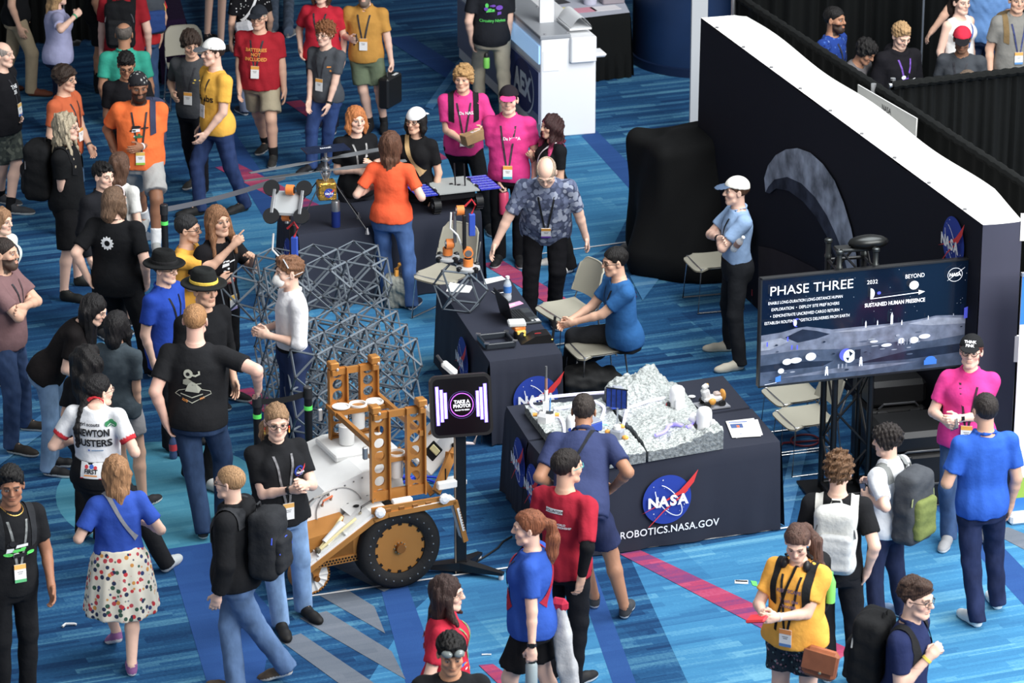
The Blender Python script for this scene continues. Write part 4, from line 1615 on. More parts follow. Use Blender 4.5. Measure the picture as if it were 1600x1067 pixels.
inlay([(150, 345), (182, 338), (250, 372), (215, 380)], CG, 3)
inlay([(400, 560), (440, 556), (442, 566), (402, 572)], CG, 3)
inlay([(600, 60), (640, 56), (740, 118), (700, 124)], CD, 3)
inlay([(968, 866), (1000, 860), (1330, 1016), (1300, 1040)], CR, 4)
inlay([(336, 262), (372, 256), (600, 372), (560, 380)], CR, 4)
inlay([(752, 412), (786, 408), (900, 476), (880, 490)], CR, 4)
inlay([(446, 160), (470, 157), (500, 182), (484, 186)], CR, 4)
inlay([(642, 228), (664, 224), (700, 248), (684, 252)], CR, 4)
inlay([(748, 1040), (770, 1038), (820, 1075), (790, 1080)], CR, 4)
inlay([(360, 612), (392, 606), (450, 640), (420, 650)], CR, 4)
inlay([(-20, 742), (-20, 712), (92, 628), (118, 640)], CP, 3)
inlay([(664, 168), (676, 172), (732, 92), (720, 90)], CP, 3)
inlay([(1208, 830), (1232, 826), (1262, 700), (1236, 705)], CP, 3)
inlay([(984, 432), (1010, 424), (1030, 436), (1004, 470)], CP, 3)
for pts, lab in (([(434, 938), (700, 900), (960, 862), (1215, 826), (1478, 786)], 'long thin white tape line across the carpet in front of the booth'),
     ([(846, 396), (985, 377)], 'short white tape line on the carpet behind the bald man')):
 b = MB()
 q = [U(x, y, 0.008) for x, y in pts]
 d = unit(q[-1] - q[0])
 n = np.array([-d[1], d[0], 0]) * 0.012
 for i in range(len(q) - 1):
  b.add([q[i] - n, q[i + 1] - n, q[i + 1] + n, q[i] + n], [(0, 1, 2, 3)], plastic((225, 228, 232), 0.6))
 b.build('tape_line', None, lab, 'tape')
TH = 0.29
WU = np.array([math.cos(TH), math.sin(TH), 0])
WV = np.array([-math.sin(TH), math.cos(TH), 0])
WZ = np.array([0, 0, 1.0])
WP = np.array([3.708, 26.501, 0.0])
WL, WH, WT = 6.65, 2.372, 0.34
navy = mat('display_fabric', (27, 29, 40), 0.85, bump=0.15, bscale=3, spec=0.15)
whitef = mat('white_liner', (240, 240, 236), 0.9, bump=0.3, bscale=4)
wall = empty('fabric_backdrop', 'long dark fabric backdrop wall printed with a planet, at the back of the booth', 'backdrop', WP, 0)
def wl(a, b, z):
 return WV * a + WU * b + WZ * z
b = MB()
b.grid(lambda s, t: wl(WL * s, -0.010 * math.sin(math.pi * t) + 0.006 * math.sin(s * 19) * t, WH * (t) - 0.012 * abs(math.sin(s * 6 * math.pi)) * (t > 0.99)), 48, 12, navy)
b.build('front_panel', wall)
b = MB()
b.grid(lambda s, t: wl(-0.012 * math.sin(math.pi * s) + 0.01 * math.sin(t * 14 + s * 3) * (1 - t), WT * s, WH * t), 8, 24, mat('display_fabric_lit', (64, 66, 84), 0.8, bump=0.2, bscale=4))  # same navy fabric as the front, its brighter light put into the colour
b.build('side_panel', wall)
b = MB()
b.grid(lambda s, t: wl(WL * s, WT * t, WH - 0.05 * math.sin(math.pi * t) * (0.3 + abs(math.sin(s * 3 * math.pi))) + 0.002 + 0.10 * t * min(1, s / 0.08, (1 - s) / 0.05) * (0.8 + 0.2 * math.sin(s * 17))), 60, 8, whitef)
b.build('top_liner', wall)
b = MB()
b.grid(lambda s, t: wl(WL * s, WT, (WH + 0.10 * min(1, s / 0.08, (1 - s) / 0.05) * (0.8 + 0.2 * math.sin(s * 17))) * t), 60, 4, whitef, flip=True)
b.grid(lambda s, t: wl(WL, WT * (1 - s), WH * t), 2, 4, whitef)
b.build('back_liner', wall)
b = MB()
for z in (WH - 0.05, 1.3):
 b.box(wl(0, WT + 0.01, z) , (0.05, 0.03, 0.22), whitef)
b.build('corner_clip', wall)
b = MB()
for s in np.linspace(0.06, 0.94, 9):
 b.box(wl(WL * s, 0.02, WH + 0.006), (0.03, 0.02, 0.012), metal((120, 120, 125)))
b.build('frame_clips', wall)
def wpx(px, py):
 return onplane(px, py, WP, WU) - WP
def wall_art(name, polys, lift):
 bb = MB()
 for i, (pts, m) in enumerate(polys):
  V = [wpx(x, y) - WU * (lift + 0.003 * i) for x, y in pts]
  bb.add(V, [tuple(range(len(V)))], m)
 return bb.build(name, wall)
pl1 = mat('planet_print', (138, 147, 164), 0.85, var=0.6, bscale=5, spec=0.1)
pl2 = mat('planet_limb', (56, 62, 78), 0.85, var=0.5, bscale=5, spec=0.1)
ground = mat('moon_ground_print', (44, 38, 44), 0.9, var=0.2, bscale=3)
cir = arc((1232, 370), 108, 140, 205, 5, 40)
outer = [(1200, 300), (1198, 278), (1204, 258), (1216, 242), (1232, 233), (1250, 231), (1270, 238), (1290, 256), (1308, 282), (1322, 316), (1334, 356), (1342, 398), (1344, 430)]
inner2 = [(1330, 430), (1322, 398), (1310, 366), (1296, 336), (1278, 308), (1256, 286), (1234, 276), (1214, 280), (1204, 292)]
inner3 = [(1322, 430), (1308, 398), (1294, 366), (1278, 338), (1258, 314), (1236, 298), (1216, 294), (1206, 302)]
wall_art('planet_print', [(outer + inner3, pl2), (outer + inner2, pl1)], 0.022)
wall_art('ground_print', [([(1188, 384), (1210, 388), (1240, 400), (1275, 418), (1300, 436), (1330, 470), (1330, 520), (1188, 520)], ground)], 0.020)
meatball().place('logo', wall, wpx(1493, 379) - WU * 0.02, -WV, WZ, 0.215, 0.0015, 0.0)
b = MB()
q0 = U(1077, 214, 0)
b.box(q0 + WU * 0.09 + WZ * 0.98, (0.18, 0.03, 1.96), mat('pale_board', (176, 180, 184), 0.7), np.stack([WU, WV, WZ]))
b.box(q0 + WU * 0.09 + WZ * 1.97, (0.20, 0.06, 0.03), plastic((225, 226, 228)), np.stack([WU, WV, WZ]))
b.build('end_board', None, 'narrow pale grey board standing at the far end of the dark wall', 'board')
def drape(label, a, bb, h, m, posts, pleats, depth=0.045, z0=0.02, group=None):
 e = empty('pipe_and_drape', label, 'curtain', (a[0], a[1], 0), 0, group)
 a, bb = np.array([a[0], a[1], 0]), np.array([bb[0], bb[1], 0])
 L = np.linalg.norm(bb - a)
 d = (bb - a) / L
 n = np.array([-d[1], d[0], 0])
 rnd = random.Random(int(L * 100))
 ph = [rnd.uniform(0, 6.28) for _ in range(6)]
 def fold(s, t):
  x = s * pleats * 2 * math.pi
  return depth * (0.35 + 0.65 * (1 - t)) * (math.sin(x + 0.8 * math.sin(x * 0.37 + ph[0])) * 0.7 + 0.3 * math.sin(x * 0.31 + ph[1] + 2 * t))
 mb_ = MB()
 mb_.grid(lambda s, t: d * L * s + n * fold(s, t) + WZ * (z0 + (h - 0.03 - z0) * t + (0.008 * math.sin(s * pleats * 9) if t > 0.97 else 0)), int(pleats * 9), 14, m)
 mb_.grid(lambda s, t: d * L * s + n * (0.045 * math.cos(t * math.pi * 2) + 0.004 * math.sin(s * pleats * 31)) + WZ * (h + 0.04 * math.sin(t * math.pi * 2) + 0.004 * math.sin(s * pleats * 37)), int(pleats * 7), 8, m)
 mb_.build('curtain', e)
 pm = metal((190, 192, 196))
 r = MB()
 r.tube([WZ * h - d * 0.03, d * (L + 0.03) + WZ * h], 0.02, pm, 8)
 r.build('rail', e)
 for p in posts:
  k = MB()
  k.tube([d * L * p + n * 0.05, d * L * p + n * 0.05 + WZ * (h + 0.05)], 0.024, pm, 10)
  k.box(d * L * p + n * 0.05 + WZ * 0.006, (0.4, 0.4, 0.012), plastic((40, 41, 44)))
  k.build('post', e)
 return e
black = mat('black_drape', (14, 16, 16), 0.85, bump=0.2, bscale=8, spec=0.15)
A0, A1 = U(1150, -7, 2.44), U(1645, 316, 2.44)
drape('long black pipe and drape running along behind the dark backdrop wall', A1, A0, 2.44, black, (0.02, 0.5, 0.99), 30)
C0, C1 = U(1374, 135, 2.44), U(1660, 104, 2.44)
drape('black cross drape meeting the long drape, in front of the watching group', C0 + WU * 0.12, C1, 2.44, black, (0.02, 0.98), 16, 0.06)
D0, D1 = U(1120, 60, 0), U(1700, 30, 0)
D0 = np.array([2.6, 38.7, 0])
D1 = np.array([9.5, 39.6, 0])
drape('tall black backdrop drape behind the group at top right', D0, D1, 3.4, black, (0.3,), 34, 0.07)
b = MB()
sg = [atY(1340, 132, 0 + 1) for _ in range(1)]
pn = unit(np.array([-(A0 - A1)[1], (A0 - A1)[0], 0]))
if pn[0] > 0:
 pn = -pn
cs = [onplane(x, y, A1 + pn * 0.13, pn) for x, y in ((1340, 166), (1430, 218), (1432, 185), (1340, 132))]
b.add(cs + [c - pn * 0.012 for c in cs], [(0, 1, 2, 3), (7, 6, 5, 4), (0, 4, 5, 1), (1, 5, 6, 2), (2, 6, 7, 3), (3, 7, 4, 0)], plastic((196, 197, 195), 0.7))
so = empty('booth_sign', 'pale booth sign lettered NASA hanging on the black drape behind the wall', 'sign', (0, 0, 0))
b.build('board', so)
ta = Art().text('NASA', (0, 0), 0.055, mat('print_dark', (60, 60, 64), 0.8)).text('NO', (0.62, -0.12), 0.03, mat('print_dark', (60, 60, 64), 0.8))
sx_ = unit(cs[1] - cs[0])
ta.place('lettering', so, (cs[0] + cs[2]) / 2, sx_, unit(np.cross(pn, sx_)) if np.cross(pn, sx_)[2] > 0 else -unit(np.cross(pn, sx_)), 1.0, 0.001, 0.003)
b = MB()
colm = mat('blue_column', (14, 44, 84), 0.45, var=0.15, bscale=2, spec=0.4)
cc = U(1100, 92, 0)
b.lathe((0, 0, 0), [(0.84, 0), (0.84, 4.2)], colm, 48)
co = b.build('blue_column', None, 'large round dark blue column behind the pale end board', 'column', loc=cc)
MB().lathe((0, 0, 0), [(0.86, 0), (0.86, 0.10), (0.845, 0.11)], mat('column_base', (10, 30, 62), 0.5), 48).build('base_ring', co)
def table_cloth(corn, m, folds=0.010, h=None, z0=0.012, seed=1, nf=7):
 """draped cover over a table: corners FL FR BR BL (world, at table height)"""
 mb_ = MB()
 c = [np.asarray(q, float) for q in corn]
 h = c[0][2]
 rnd = random.Random(seed)
 r = 0.014
 cen = sum(c) / 4
 def top(s, t):
  p = (c[0] * (1 - s) + c[1] * s) * (1 - t) + (c[3] * (1 - s) + c[2] * s) * t
  return p
 mb_.grid(top, 6, 4, m)
 for i in range(4):
  a, d = c[i], c[(i + 1) % 4]
  e = unit(d - a)
  n = np.array([e[1], -e[0], 0])
  if n @ (a - cen) < 0:
   n = -n
  ph = [rnd.uniform(0, 6.28) for _ in range(4)]
  def side(s, t, a=a, d=d, n=n, ph=ph):
   p = a * (1 - s) + d * s
   dz = (h - z0) * t
   o = 0.012 * min(1, t * 12) + 0.020 * t
   o += folds * t * (math.sin(s * nf * 3.1 + ph[0]) + 0.6 * math.sin(s * nf * 7 + ph[1] + t * 2))
   cr = math.exp(-((min(s, 1 - s)) / 0.05) ** 2)
   o += cr * 0.030 * t
   q = p + n * o
   q[2] = h - dz - (0.0 if t > 0.02 else 0)
   return q
  mb_.grid(side, 36, 12, m, flip=True)
 return mb_
tb = [U(x, y, 0.75) for x, y in ((842, 38), (984, 21), (962, -22), (812, -8))]
te = empty('skirted_table', 'white topped table with black pleated skirt and papers, behind the white counter', 'table', (0, 0, 0))
table_cloth(tb, black, 0.016, seed=3, nf=16).build('table_skirt', te)
b = MB()
zz = WZ * 0.012
b.add([q + zz for q in tb], [(0, 1, 2, 3)], mat('table_top_cloth', (186, 190, 204), 0.8))
b.build('table_top', te)
def sheet(label, px, z, col, w, h, ang, cat='paper', name='paper_sheet', group=None, th=0.003):
 p = U(px[0], px[1], z)
 ca, sa = math.cos(R(ang)), math.sin(R(ang))
 o = MB().box((0, 0, th / 2), (w, h, th), col).build(name, None, label, cat, group, loc=p, rot=(0, 0, R(ang)))
 return o
wp_ = plastic((232, 232, 230), 0.8)
for px, col, w, h, an, nm in (((880, 15), (238, 226, 130), 0.22, 0.18, 18, 'yellow'), ((910, 16), (226, 150, 170), 0.30, 0.2, 20, 'pink'), ((884, 25), (232, 232, 228), 0.2, 0.16, 12, 'white'), ((856, 22), (220, 224, 236), 0.28, 0.2, 16, 'pale blue'), ((946, 13), (236, 232, 236), 0.32, 0.2, 22, 'broad white'), ((868, 4), (60, 60, 66), 0.3, 0.18, 30, 'dark grey')):
 sheet('%s sheet on the skirted table behind the white counter' % nm, px, 0.765, plastic(col, 0.8), w, h, an)
b = MB()
b.lathe((0, 0, 0), [(0.075, 0), (0.085, 0.13), (0.08, 0.14)], plastic((190, 190, 210)), 18)
b.build('round_tub', None, 'pale round tub on the skirted table behind the counter', 'tub', loc=U(922, 6, 0.765))
b = MB()
b.box((0, 0, 0.06), (0.26, 0.16, 0.12), plastic((150, 140, 148)), None, 0.01)
b.build('small_box', None, 'grey box at the far end of the skirted table', 'box', loc=U(956, 4, 0.765), rot=(0, 0, 0.3))
E1 = U(845, 216, 0)
E2 = U(928, 207, 0)
du = unit(E2 - E1)
dv = unit(U(795, 27, 1.10) - U(845, 72, 1.10))
cw = np.linalg.norm(E2 - E1)
HC = 1.10
ce = empty('service_counter', 'long white counter with round blue emblem panel, top centre', 'counter', E1, 0)
CA = np.stack([np.array([dv[1], -dv[0], 0]), dv, WZ])
du = CA[0]
def cl(x, y, z):
 return du * x + dv * y + WZ * z
cwhite = plastic((240, 241, 243), 0.35)
CLn = 3.4
b = MB()
b.box(cl(cw / 2, CLn / 2, HC / 2), (cw, CLn, HC), cwhite, CA, 0.01)
b.build('body', ce)
b = MB()
b.box(cl(cw * 0.26, CLn / 2, HC + 0.02), (cw * 0.56, CLn + 0.02, 0.04), mat('grey_worktop', (150, 154, 160), 0.35), CA, 0.006)
b.build('worktop', ce)
b = MB()
b.box(cl(-0.012, CLn / 2, HC * 0.84), (0.02, CLn - 0.04, 0.20), glow((150, 195, 240), 0.5), CA)
b.build('light_band', ce)
b = MB()
b.box(cl(-0.012, CLn / 2, HC * 0.40), (0.02, CLn - 0.04, 0.58), mat('counter_graphic', (128, 134, 158), 0.5), CA)
b.build('graphic_panel', ce)
wsil = mat('print_silver', (205, 210, 218), 0.5)
nb_ = mat('print_navy', (22, 34, 96), 0.6)
ae = Art()
ae.poly(rect(-1.0, -0.30, 0.98, 0.47), mat('print_grey_blue', (44, 56, 122), 0.6))
ae.disc((0.05, 0.0), 0.66, nb_, 40, 0.46)
ae.strip(arc((0.1, 0.0), 0.60, 0.46, -80, 55, 20), [0.02] * 3 + [0.05] * 15 + [0.02] * 3, wsil)
ae.text('AEX', (0.0, -0.16), 0.40, wsil, bold=0.05)
ae.place('emblem', ce, cl(-0.024, 0.62, HC * 0.40), -dv, WZ, 0.62, 0.002, 0.001)
for x in (0.06, cw * 0.5):
 for y in (0.06, 1.2):
  b = MB()
  b.lathe(cl(x, y, HC + 0.04), [(0.014, 0), (0.014, 0.006), (0.006, 0.010)], metal((200, 200, 205)), 10)
  b.build('bolt', ce)
b = MB()
b.box(cl(cw * 0.78, 0.38, HC + 0.05), (cw * 0.40, 0.5, 0.02), plastic((228, 230, 232)), CA)
b.grid(lambda s, t: cl(cw * (0.60 + 0.38 * s), 0.12 + 0.5 * t, HC + 0.07 + 0.11 * math.sin(math.pi * s)), 10, 4, plastic((232, 234, 236)))
b.build('curved_cover', ce)
b = MB()
b.box(cl(cw + 0.04, 0.10, HC * 0.80), (0.16, 0.22, 0.05), cwhite, CA, 0.02)
b.box(cl(cw * 0.75, -0.03, HC * 0.88), (cw * 0.46, 0.06, 0.28), cwhite, CA, 0.01)
b.build('side_tray', ce)
b = MB()
b.box(cl(cw * 0.18, -0.004, HC * 0.78), (0.18, 0.006, 0.22), plastic((250, 251, 252), 0.5), CA)
b.build('notice_sheet', ce)
b = MB()
b.box(cl(cw * 0.36, 0.55, HC + 0.34), (0.16, 0.03, 0.60), plastic((225, 228, 232), 0.3), CA)
b.build('acrylic_stand', None, 'upright white panel standing on the white counter', 'stand', loc=E1)
bb0 = U(40, 72, 0)
b = MB()
drape('black booth drape at the top left behind the crowd', U(-30, 78, 0), U(232, 56, 0), 2.4, black, (0.5,), 18, 0.05)
pc = [U(x, y, 0.74) for x, y in ((246, 34), (290, 29), (280, -6), (236, -1))]
pe = empty('covered_table', 'small table under a dark purple cloth by the pole at top left', 'table', (0, 0, 0))
table_cloth(pc, cloth((44, 26, 58)), 0.010, seed=8).build('tablecloth', pe)
b = MB()
b.tube([(0, 0, 0), (0, 0, 2.2)], 0.024, metal((165, 168, 172)), 10)
b.lathe((0, 0, 0), [(0.18, 0), (0.18, 0.015)], metal((120, 120, 124)), 18)
b.build('pole', None, 'grey upright pole beside the purple cloth at top left', 'pole', loc=U(276, 62, 0))
def banner(label, px, ang, w, h, build):
 o = U(px[0], px[1], 0)
 e = empty('banner_stand', label, 'banner', o, R(ang))
 s = MB()
 s.box((w / 2, 0, h / 2 + 0.06), (w, 0.008, h), plastic((238, 239, 242), 0.5))
 s.build('banner_sheet', e)
 b_ = MB()
 b_.box((w / 2, 0, 0.045), (w + 0.05, 0.18, 0.09), plastic((236, 237, 240), 0.4), None, 0.02)
 b_.build('base', e)
 t_ = MB()
 t_.box((w / 2, 0, h + 0.07), (w + 0.01, 0.03, 0.03), metal((215, 216, 220)))
 t_.build('top_bar', e)
 a = Art()
 build(a, w, h)
 a.place('banner_print', e, (0, -0.005, 0.06), (1, 0, 0), (0, 0, 1), 1.0, 0.001, 0.001)
 return e
def bn1(a, w, h):
 a.poly(rect(0, h * 0.80, w, h), plastic((36, 130, 220), 0.6))
 a.poly(rect(0, h * 0.07, w, h * 0.155), plastic((150, 190, 50), 0.6))
 a.poly(rect(0, 0, w, h * 0.07), plastic((30, 120, 210), 0.6))
 tx = plastic((90, 110, 130), 0.7)
 for i, c in enumerate('AACCE'):
  a.text(c, (0.20, h * (0.70 - 0.035 * i)), 0.035, tx)
 for i, c in enumerate('YT'):
  a.text(c, (0.20, h * (0.49 - 0.035 * i)), 0.035, plastic((170, 195, 60), 0.7))
 a.text('WC', (0.20, h * 0.10), 0.05, plastic((240, 240, 240), 0.7))
banner('tall white roll-up banner with blue top and green stripe at the right edge', (1577, 815), 15, 0.85, 2.02, bn1)
def bn2(a, w, h):
 a.poly(rect(0, 0, 0.10, h), plastic((178, 214, 40), 0.6))
 a.poly(rect(0.10, 0, w, h), plastic((214, 232, 242), 0.6))
banner('white banner with lime green edge beyond the black drape', (1581, 330), 15, 0.8, 1.36, bn2)
# ================================================================ the booth's tables
navy_cloth = mat('navy_tablecloth', (44, 48, 62), 0.8, bump=0.18, bscale=5, spec=0.2)
def cover(label, px, seed, folds=0.009):
 c = [U(x, y, 0.745) for x, y in px]
 e = empty('display_table', label, 'table', (0, 0, 0))
 table_cloth(c, navy_cloth, folds, seed=seed).build('tablecloth', e)
 return e, c
def side_logo(e, a, d, px, r, art=None, out=0.046):
 """emblem on the side of a cloth whose top edge runs a -> d (seen left to right)"""
 ax = unit(np.asarray(d) - np.asarray(a))
 n = np.array([ax[1], -ax[0], 0])
 o = onplane(px[0], px[1], np.asarray(a) + n * out, n)
 (art or meatball()).place('logo' if art is None else 'lettering', e, o, ax, WZ, r, 0.0014, 0.004)
F4c = [(848, 741), (1218.5, 689.5), (1175, 638.5), (826, 689)]
tf, cf = cover('navy covered table in front of the lunar display, with big round emblem and web address', [(848 + 0, 722), (1218.5, 689.5), (1175, 638.5), (826, 689)], 4)
cf0 = [U(868, 739, 0.745), cf[1], cf[2], U(827, 690, 0.745)]
bpy.data.objects.remove(tf.children[0])
cf = cf0
table_cloth(cf, navy_cloth, 0.010, seed=4).build('tablecloth', tf)
side_logo(tf, cf[0], cf[1], (1042, 780), 0.205)
la = Art().text('ROBOTICS.NASA.GOV', (0, 0), 0.062, LW, bold=0.012, width=0.84, space=1.05)
side_logo(tf, cf[0], cf[1], (1046, 831), 1.0, la)
side_logo(tf, cf[3], cf[0], (834, 762), 0.19)
tbk, cbk = cover('navy covered table at the rear of the lunar display, emblem on its left side', [(825.3, 687.5), (1171, 636), (1129.6, 587), (791.6, 635)], 5)
side_logo(tbk, cbk[3], cbk[0], (812, 722), 0.20)
td, cd = cover('navy covered table with the laptop, beside the bald man', [(765, 565.5), (878, 552), (797, 436), (684.8, 444.8)], 6, 0.008)
side_logo(td, cd[0], cd[1], (837, 622), 0.20)
side_logo(td, cd[3], cd[0], (724, 562), 0.20)
th_, ch_ = cover('navy covered table carrying the model helicopter and solar rover', [(466, 367), (752, 331), (722, 292), (436, 328)], 7)
side_logo(th_, ch_[3], ch_[0], (452, 405), 0.20)
# ================================================================ lunar diorama
def vnoise(P, f, seed):
 rnd = np.random.RandomState(seed)
 G = rnd.rand(64, 64)
 q = np.asarray(P) * f
 i = np.floor(q).astype(int)
 t = q - i
 t = t * t * (3 - 2 * t)
 g = lambda a, b: G[(i[..., 0] + a) % 64, (i[..., 1] + b) % 64]
 return (g(0, 0) * (1 - t[..., 0]) + g(1, 0) * t[..., 0]) * (1 - t[..., 1]) + (g(0, 1) * (1 - t[..., 0]) + g(1, 1) * t[..., 0]) * t[..., 1]
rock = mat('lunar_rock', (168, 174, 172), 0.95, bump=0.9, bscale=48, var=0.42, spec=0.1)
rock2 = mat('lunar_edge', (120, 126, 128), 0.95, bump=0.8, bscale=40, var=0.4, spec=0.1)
TERR = []
def ont(px, py, dz=0.0):
 """point of the terrain surface seen at a pixel"""
 z = 0.80
 for _ in range(8):
  p = U(px, py, z)
  A = np.concatenate(TERR)
  z = A[np.argmin((A[:, 0] - p[0]) ** 2 + (A[:, 1] - p[1]) ** 2)][2]
 return U(px, py, z + dz)
def terrain(label, px, base, hills, seed):
 c = [U(x, y, 0.752) for x, y in px]          # FL FR BR BL
 n = 84
 s, t = np.meshgrid(np.linspace(0, 1, n), np.linspace(0, 1, n))
 P = (c[0] * (1 - s[..., None]) + c[1] * s[..., None]) * (1 - t[..., None]) + (c[3] * (1 - s[..., None]) + c[2] * s[..., None]) * t[..., None]
 h = base + 0.030 * vnoise(P[..., :2], 7, seed) + 0.018 * vnoise(P[..., :2], 19, seed + 1) + 0.012 * np.abs(vnoise(P[..., :2], 45, seed + 2) - 0.5)
 for (x, y, rs, rt, hh, rough) in hills:
  d = np.sqrt(((s - x) / rs) ** 2 + ((t - y) / rt) ** 2)
  k = np.clip(1.25 - d, 0, 1)
  k = k * k * (3 - 2 * k)
  h = h + hh * k * (1 + rough * (vnoise(P[..., :2], 13, seed + 5) - 0.5) + rough * 0.7 * (vnoise(P[..., :2], 33, seed + 6) - 0.5))
 h = np.maximum(h, 0.012)
 P = P + WZ * h[..., None]
 TERR.append(P.reshape(-1, 3).copy())
 e = empty('lunar_terrain', label, 'model terrain', (0, 0, 0))
 b_ = MB()
 V = P.reshape(-1, 3)
 b_.add(V, [(j * n + i, j * n + i + 1, (j + 1) * n + i + 1, (j + 1) * n + i) for j in range(n - 1) for i in range(n - 1)], rock, True)
 b_.build('surface', e)
 b_ = MB()
 ring = [(i, 0) for i in range(n)] + [(n - 1, j) for j in range(1, n)] + [(i, n - 1) for i in range(n - 2, -1, -1)] + [(0, j) for j in range(n - 2, 0, -1)]
 top = [P[j, i] for i, j in ring]
 bot = [np.array([p[0], p[1], 0.750]) for p in top]
 m_ = len(ring)
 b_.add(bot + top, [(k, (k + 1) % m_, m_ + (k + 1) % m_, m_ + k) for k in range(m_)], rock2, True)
 b_.build('edge', e)
 return e
terrain('left half of the grey lunar terrain model with mast and blue boxes', [(892, 742), (1009, 722), (940, 632), (820, 646)], 0.035,
  [(0.06, 0.38, 0.16, 0.14, 0.10, 0.9), (0.3, 0.1, 0.5, 0.2, 0.045, 0.9), (0.9, 0.15, 0.4, 0.3, 0.03, 0.8)], 11)
terrain('right half of the grey lunar terrain model with tall rocky hill and white habitats', [(1013, 721), (1130, 701), (1056, 612), (944, 631)], 0.060,
  [(0.40, 0.98, 0.50, 0.22, 0.135, 0.45), (0.62, 0.86, 0.30, 0.22, 0.05, 0.5), (0.85, 0.08, 0.45, 0.25, 0.06, 0.9), (0.3, 0.3, 0.5, 0.3, 0.03, 0.9)], 23)
ZT = 0.80
wpl = plastic((236, 237, 238), 0.45)
orp = plastic((240, 165, 40), 0.45)
blp = plastic((44, 78, 180), 0.5)
gyp = plastic((150, 156, 170), 0.5)
o = ont(853, 657)
e = empty('model_tower', 'white model station with tall thin mast on the left lunar terrain', 'model', o)
b = MB()
b.lathe((0, 0, -0.02), [(0.075, 0), (0.078, 0.07), (0.060, 0.10), (0.05, 0.105)], wpl, 6, smooth=False)
b.build('base', e)
b = MB()
b.box((0, 0, 0.115), (0.05, 0.05, 0.10), wpl)
b.tube([(0, 0, 0.10), (0, 0, 0.26)], 0.016, wpl, 10)
b.tube([(0, 0, 0.26), (0, 0, 0.36)], 0.012, plastic((150, 110, 100)), 10)
b.tube([(0, 0, 0.36), (0, 0, 0.46)], 0.010, plastic((90, 92, 96)), 10)
b.build('mast', e)
for sx in (-1, 1):
 b = MB()
 b.tube([(sx * 0.07, 0, 0.05), (sx * 0.105, 0.0, 0.05)], 0.016, orp, 10)
 b.build('connector', e)
b = MB()
b.box((0.03, -0.05, 0.09), (0.06, 0.02, 0.02), plastic((70, 74, 80)))
b.tube([(0.03, -0.02, 0.09), (0.035, -0.015, 0.2)], 0.006, plastic((80, 150, 220)), 8)
b.build('panel', e)
o = ont(893, 700)
e = empty('model_rocket', 'tall white model cylinder on the left terrain beside the bending man', 'model', o)
MB().lathe((0, 0, -0.02), [(0.046, 0), (0.046, 0.12), (0.048, 0.122), (0.048, 0.128), (0.046, 0.13), (0.046, 0.26), (0.036, 0.285), (0.012, 0.298)], wpl, 24).build('body', e)
Art().disc((0, 0), 0.016, LB, 16).place('logo', e, (-0.012, -0.0445, 0.17), (1, 0, 0), (0, 0, 1), 1, 0.001, 0.001)
MB().tube([(-0.045, -0.02, 0), (-0.07, -0.03, 0)], 0.022, orp, 10).build('connector', e)
def bluebox(label, px, w, d, h, ang, z=ZT):
 o_ = ont(px[0], px[1])
 e_ = empty('model_module', label, 'model', o_, R(ang))
 MB().box((0, 0, h / 2 - 0.01), (w, d, h), blp, None, 0.006).build('body', e_)
 b_ = MB()
 b_.box((0, 0, h - 0.004), (w * 0.98, d * 0.98, 0.012), gyp, None, 0.004)
 b_.lathe((-0.02, 0, h), [(0.014, 0), (0.014, 0.025)], gyp, 10)
 b_.build('lid', e_)
bluebox('low blue model box with grey lid in the middle of the left terrain', (924, 670), 0.135, 0.12, 0.075, 40)
bluebox('taller blue model box behind the solar panel on the lunar terrain', (963, 634), 0.115, 0.10, 0.15, 20)
o = ont(964, 684)
e = empty('model_solar_array', 'model hub with upright blue four-leaf solar panel and orange connectors', 'model', o, R(-20))
MB().box((0, 0, 0.03), (0.10, 0.08, 0.09), gyp, None, 0.012).lathe((0, 0, 0.075), [(0.03, 0), (0.03, 0.03), (0.015, 0.04)], wpl, 12).build('hub', e)
b = MB()
b.tube([(0, 0, 0.08), (0.005, 0, 0.40)], 0.006, metal((205, 208, 212)), 8)
b.build('pole', e)
for k in range(4):
 x = -0.066 + 0.042 * k
 MB().box((x, -0.01, 0.335), (0.037, 0.006, 0.155), mat('solar_blue', (32, 62, 150), 0.35, var=0.25, bscale=40)).build('solar_leaf', e)
b = MB()
b.box((0, -0.012, 0.415), (0.18, 0.008, 0.008), plastic((30, 34, 44)))
for k in range(5):
 b.box((-0.087 + 0.042 * k, -0.012, 0.335), (0.005, 0.008, 0.16), plastic((30, 34, 44)))
b.build('frame', e)
for p_ in ((-0.075, 0, 0.04), (0.075, -0.02, 0.02), (0.02, 0.05, 0.08)):
 MB().ball(p_, (0.028, 0.02, 0.02), orp, 10).build('connector', e)
def habitat(label, px, side, z=ZT):
 o_ = ont(px[0], px[1])
 e_ = empty('model_habitat', label, 'model', o_, R(-15))
 MB().lathe((0, 0, -0.02), [(0.062, 0), (0.062, 0.005), (0.062, 0.135), (0.062, 0.14), (0.058, 0.165), (0.042, 0.185), (0.015, 0.193), (0.0, 0.194)], wpl, 28).build('dome', e_)
 for sx, sy, hh, tilt in side:
  b_ = MB()
  if tilt:
   b_.tube([(sx, sy, 0.05), (sx * 1.9, sy * 1.6, 0.075)], 0.040, wpl, 18)
  else:
   b_.lathe((sx, sy, -0.02), [(0.021, 0), (0.021, hh), (0.012, hh + 0.012)], wpl, 16)
  b_.build('side_tank', e_)
 MB().box((-0.062, -0.03, 0.02), (0.03, 0.03, 0.03), plastic((40, 42, 46))).box((-0.078, -0.036, 0.02), (0.006, 0.022, 0.022), plastic((190, 30, 50))).build('port', e_)
habitat('white domed model habitat below the rocky hill', (1058, 634), ((0.02, -0.075, 0.09, 0),))
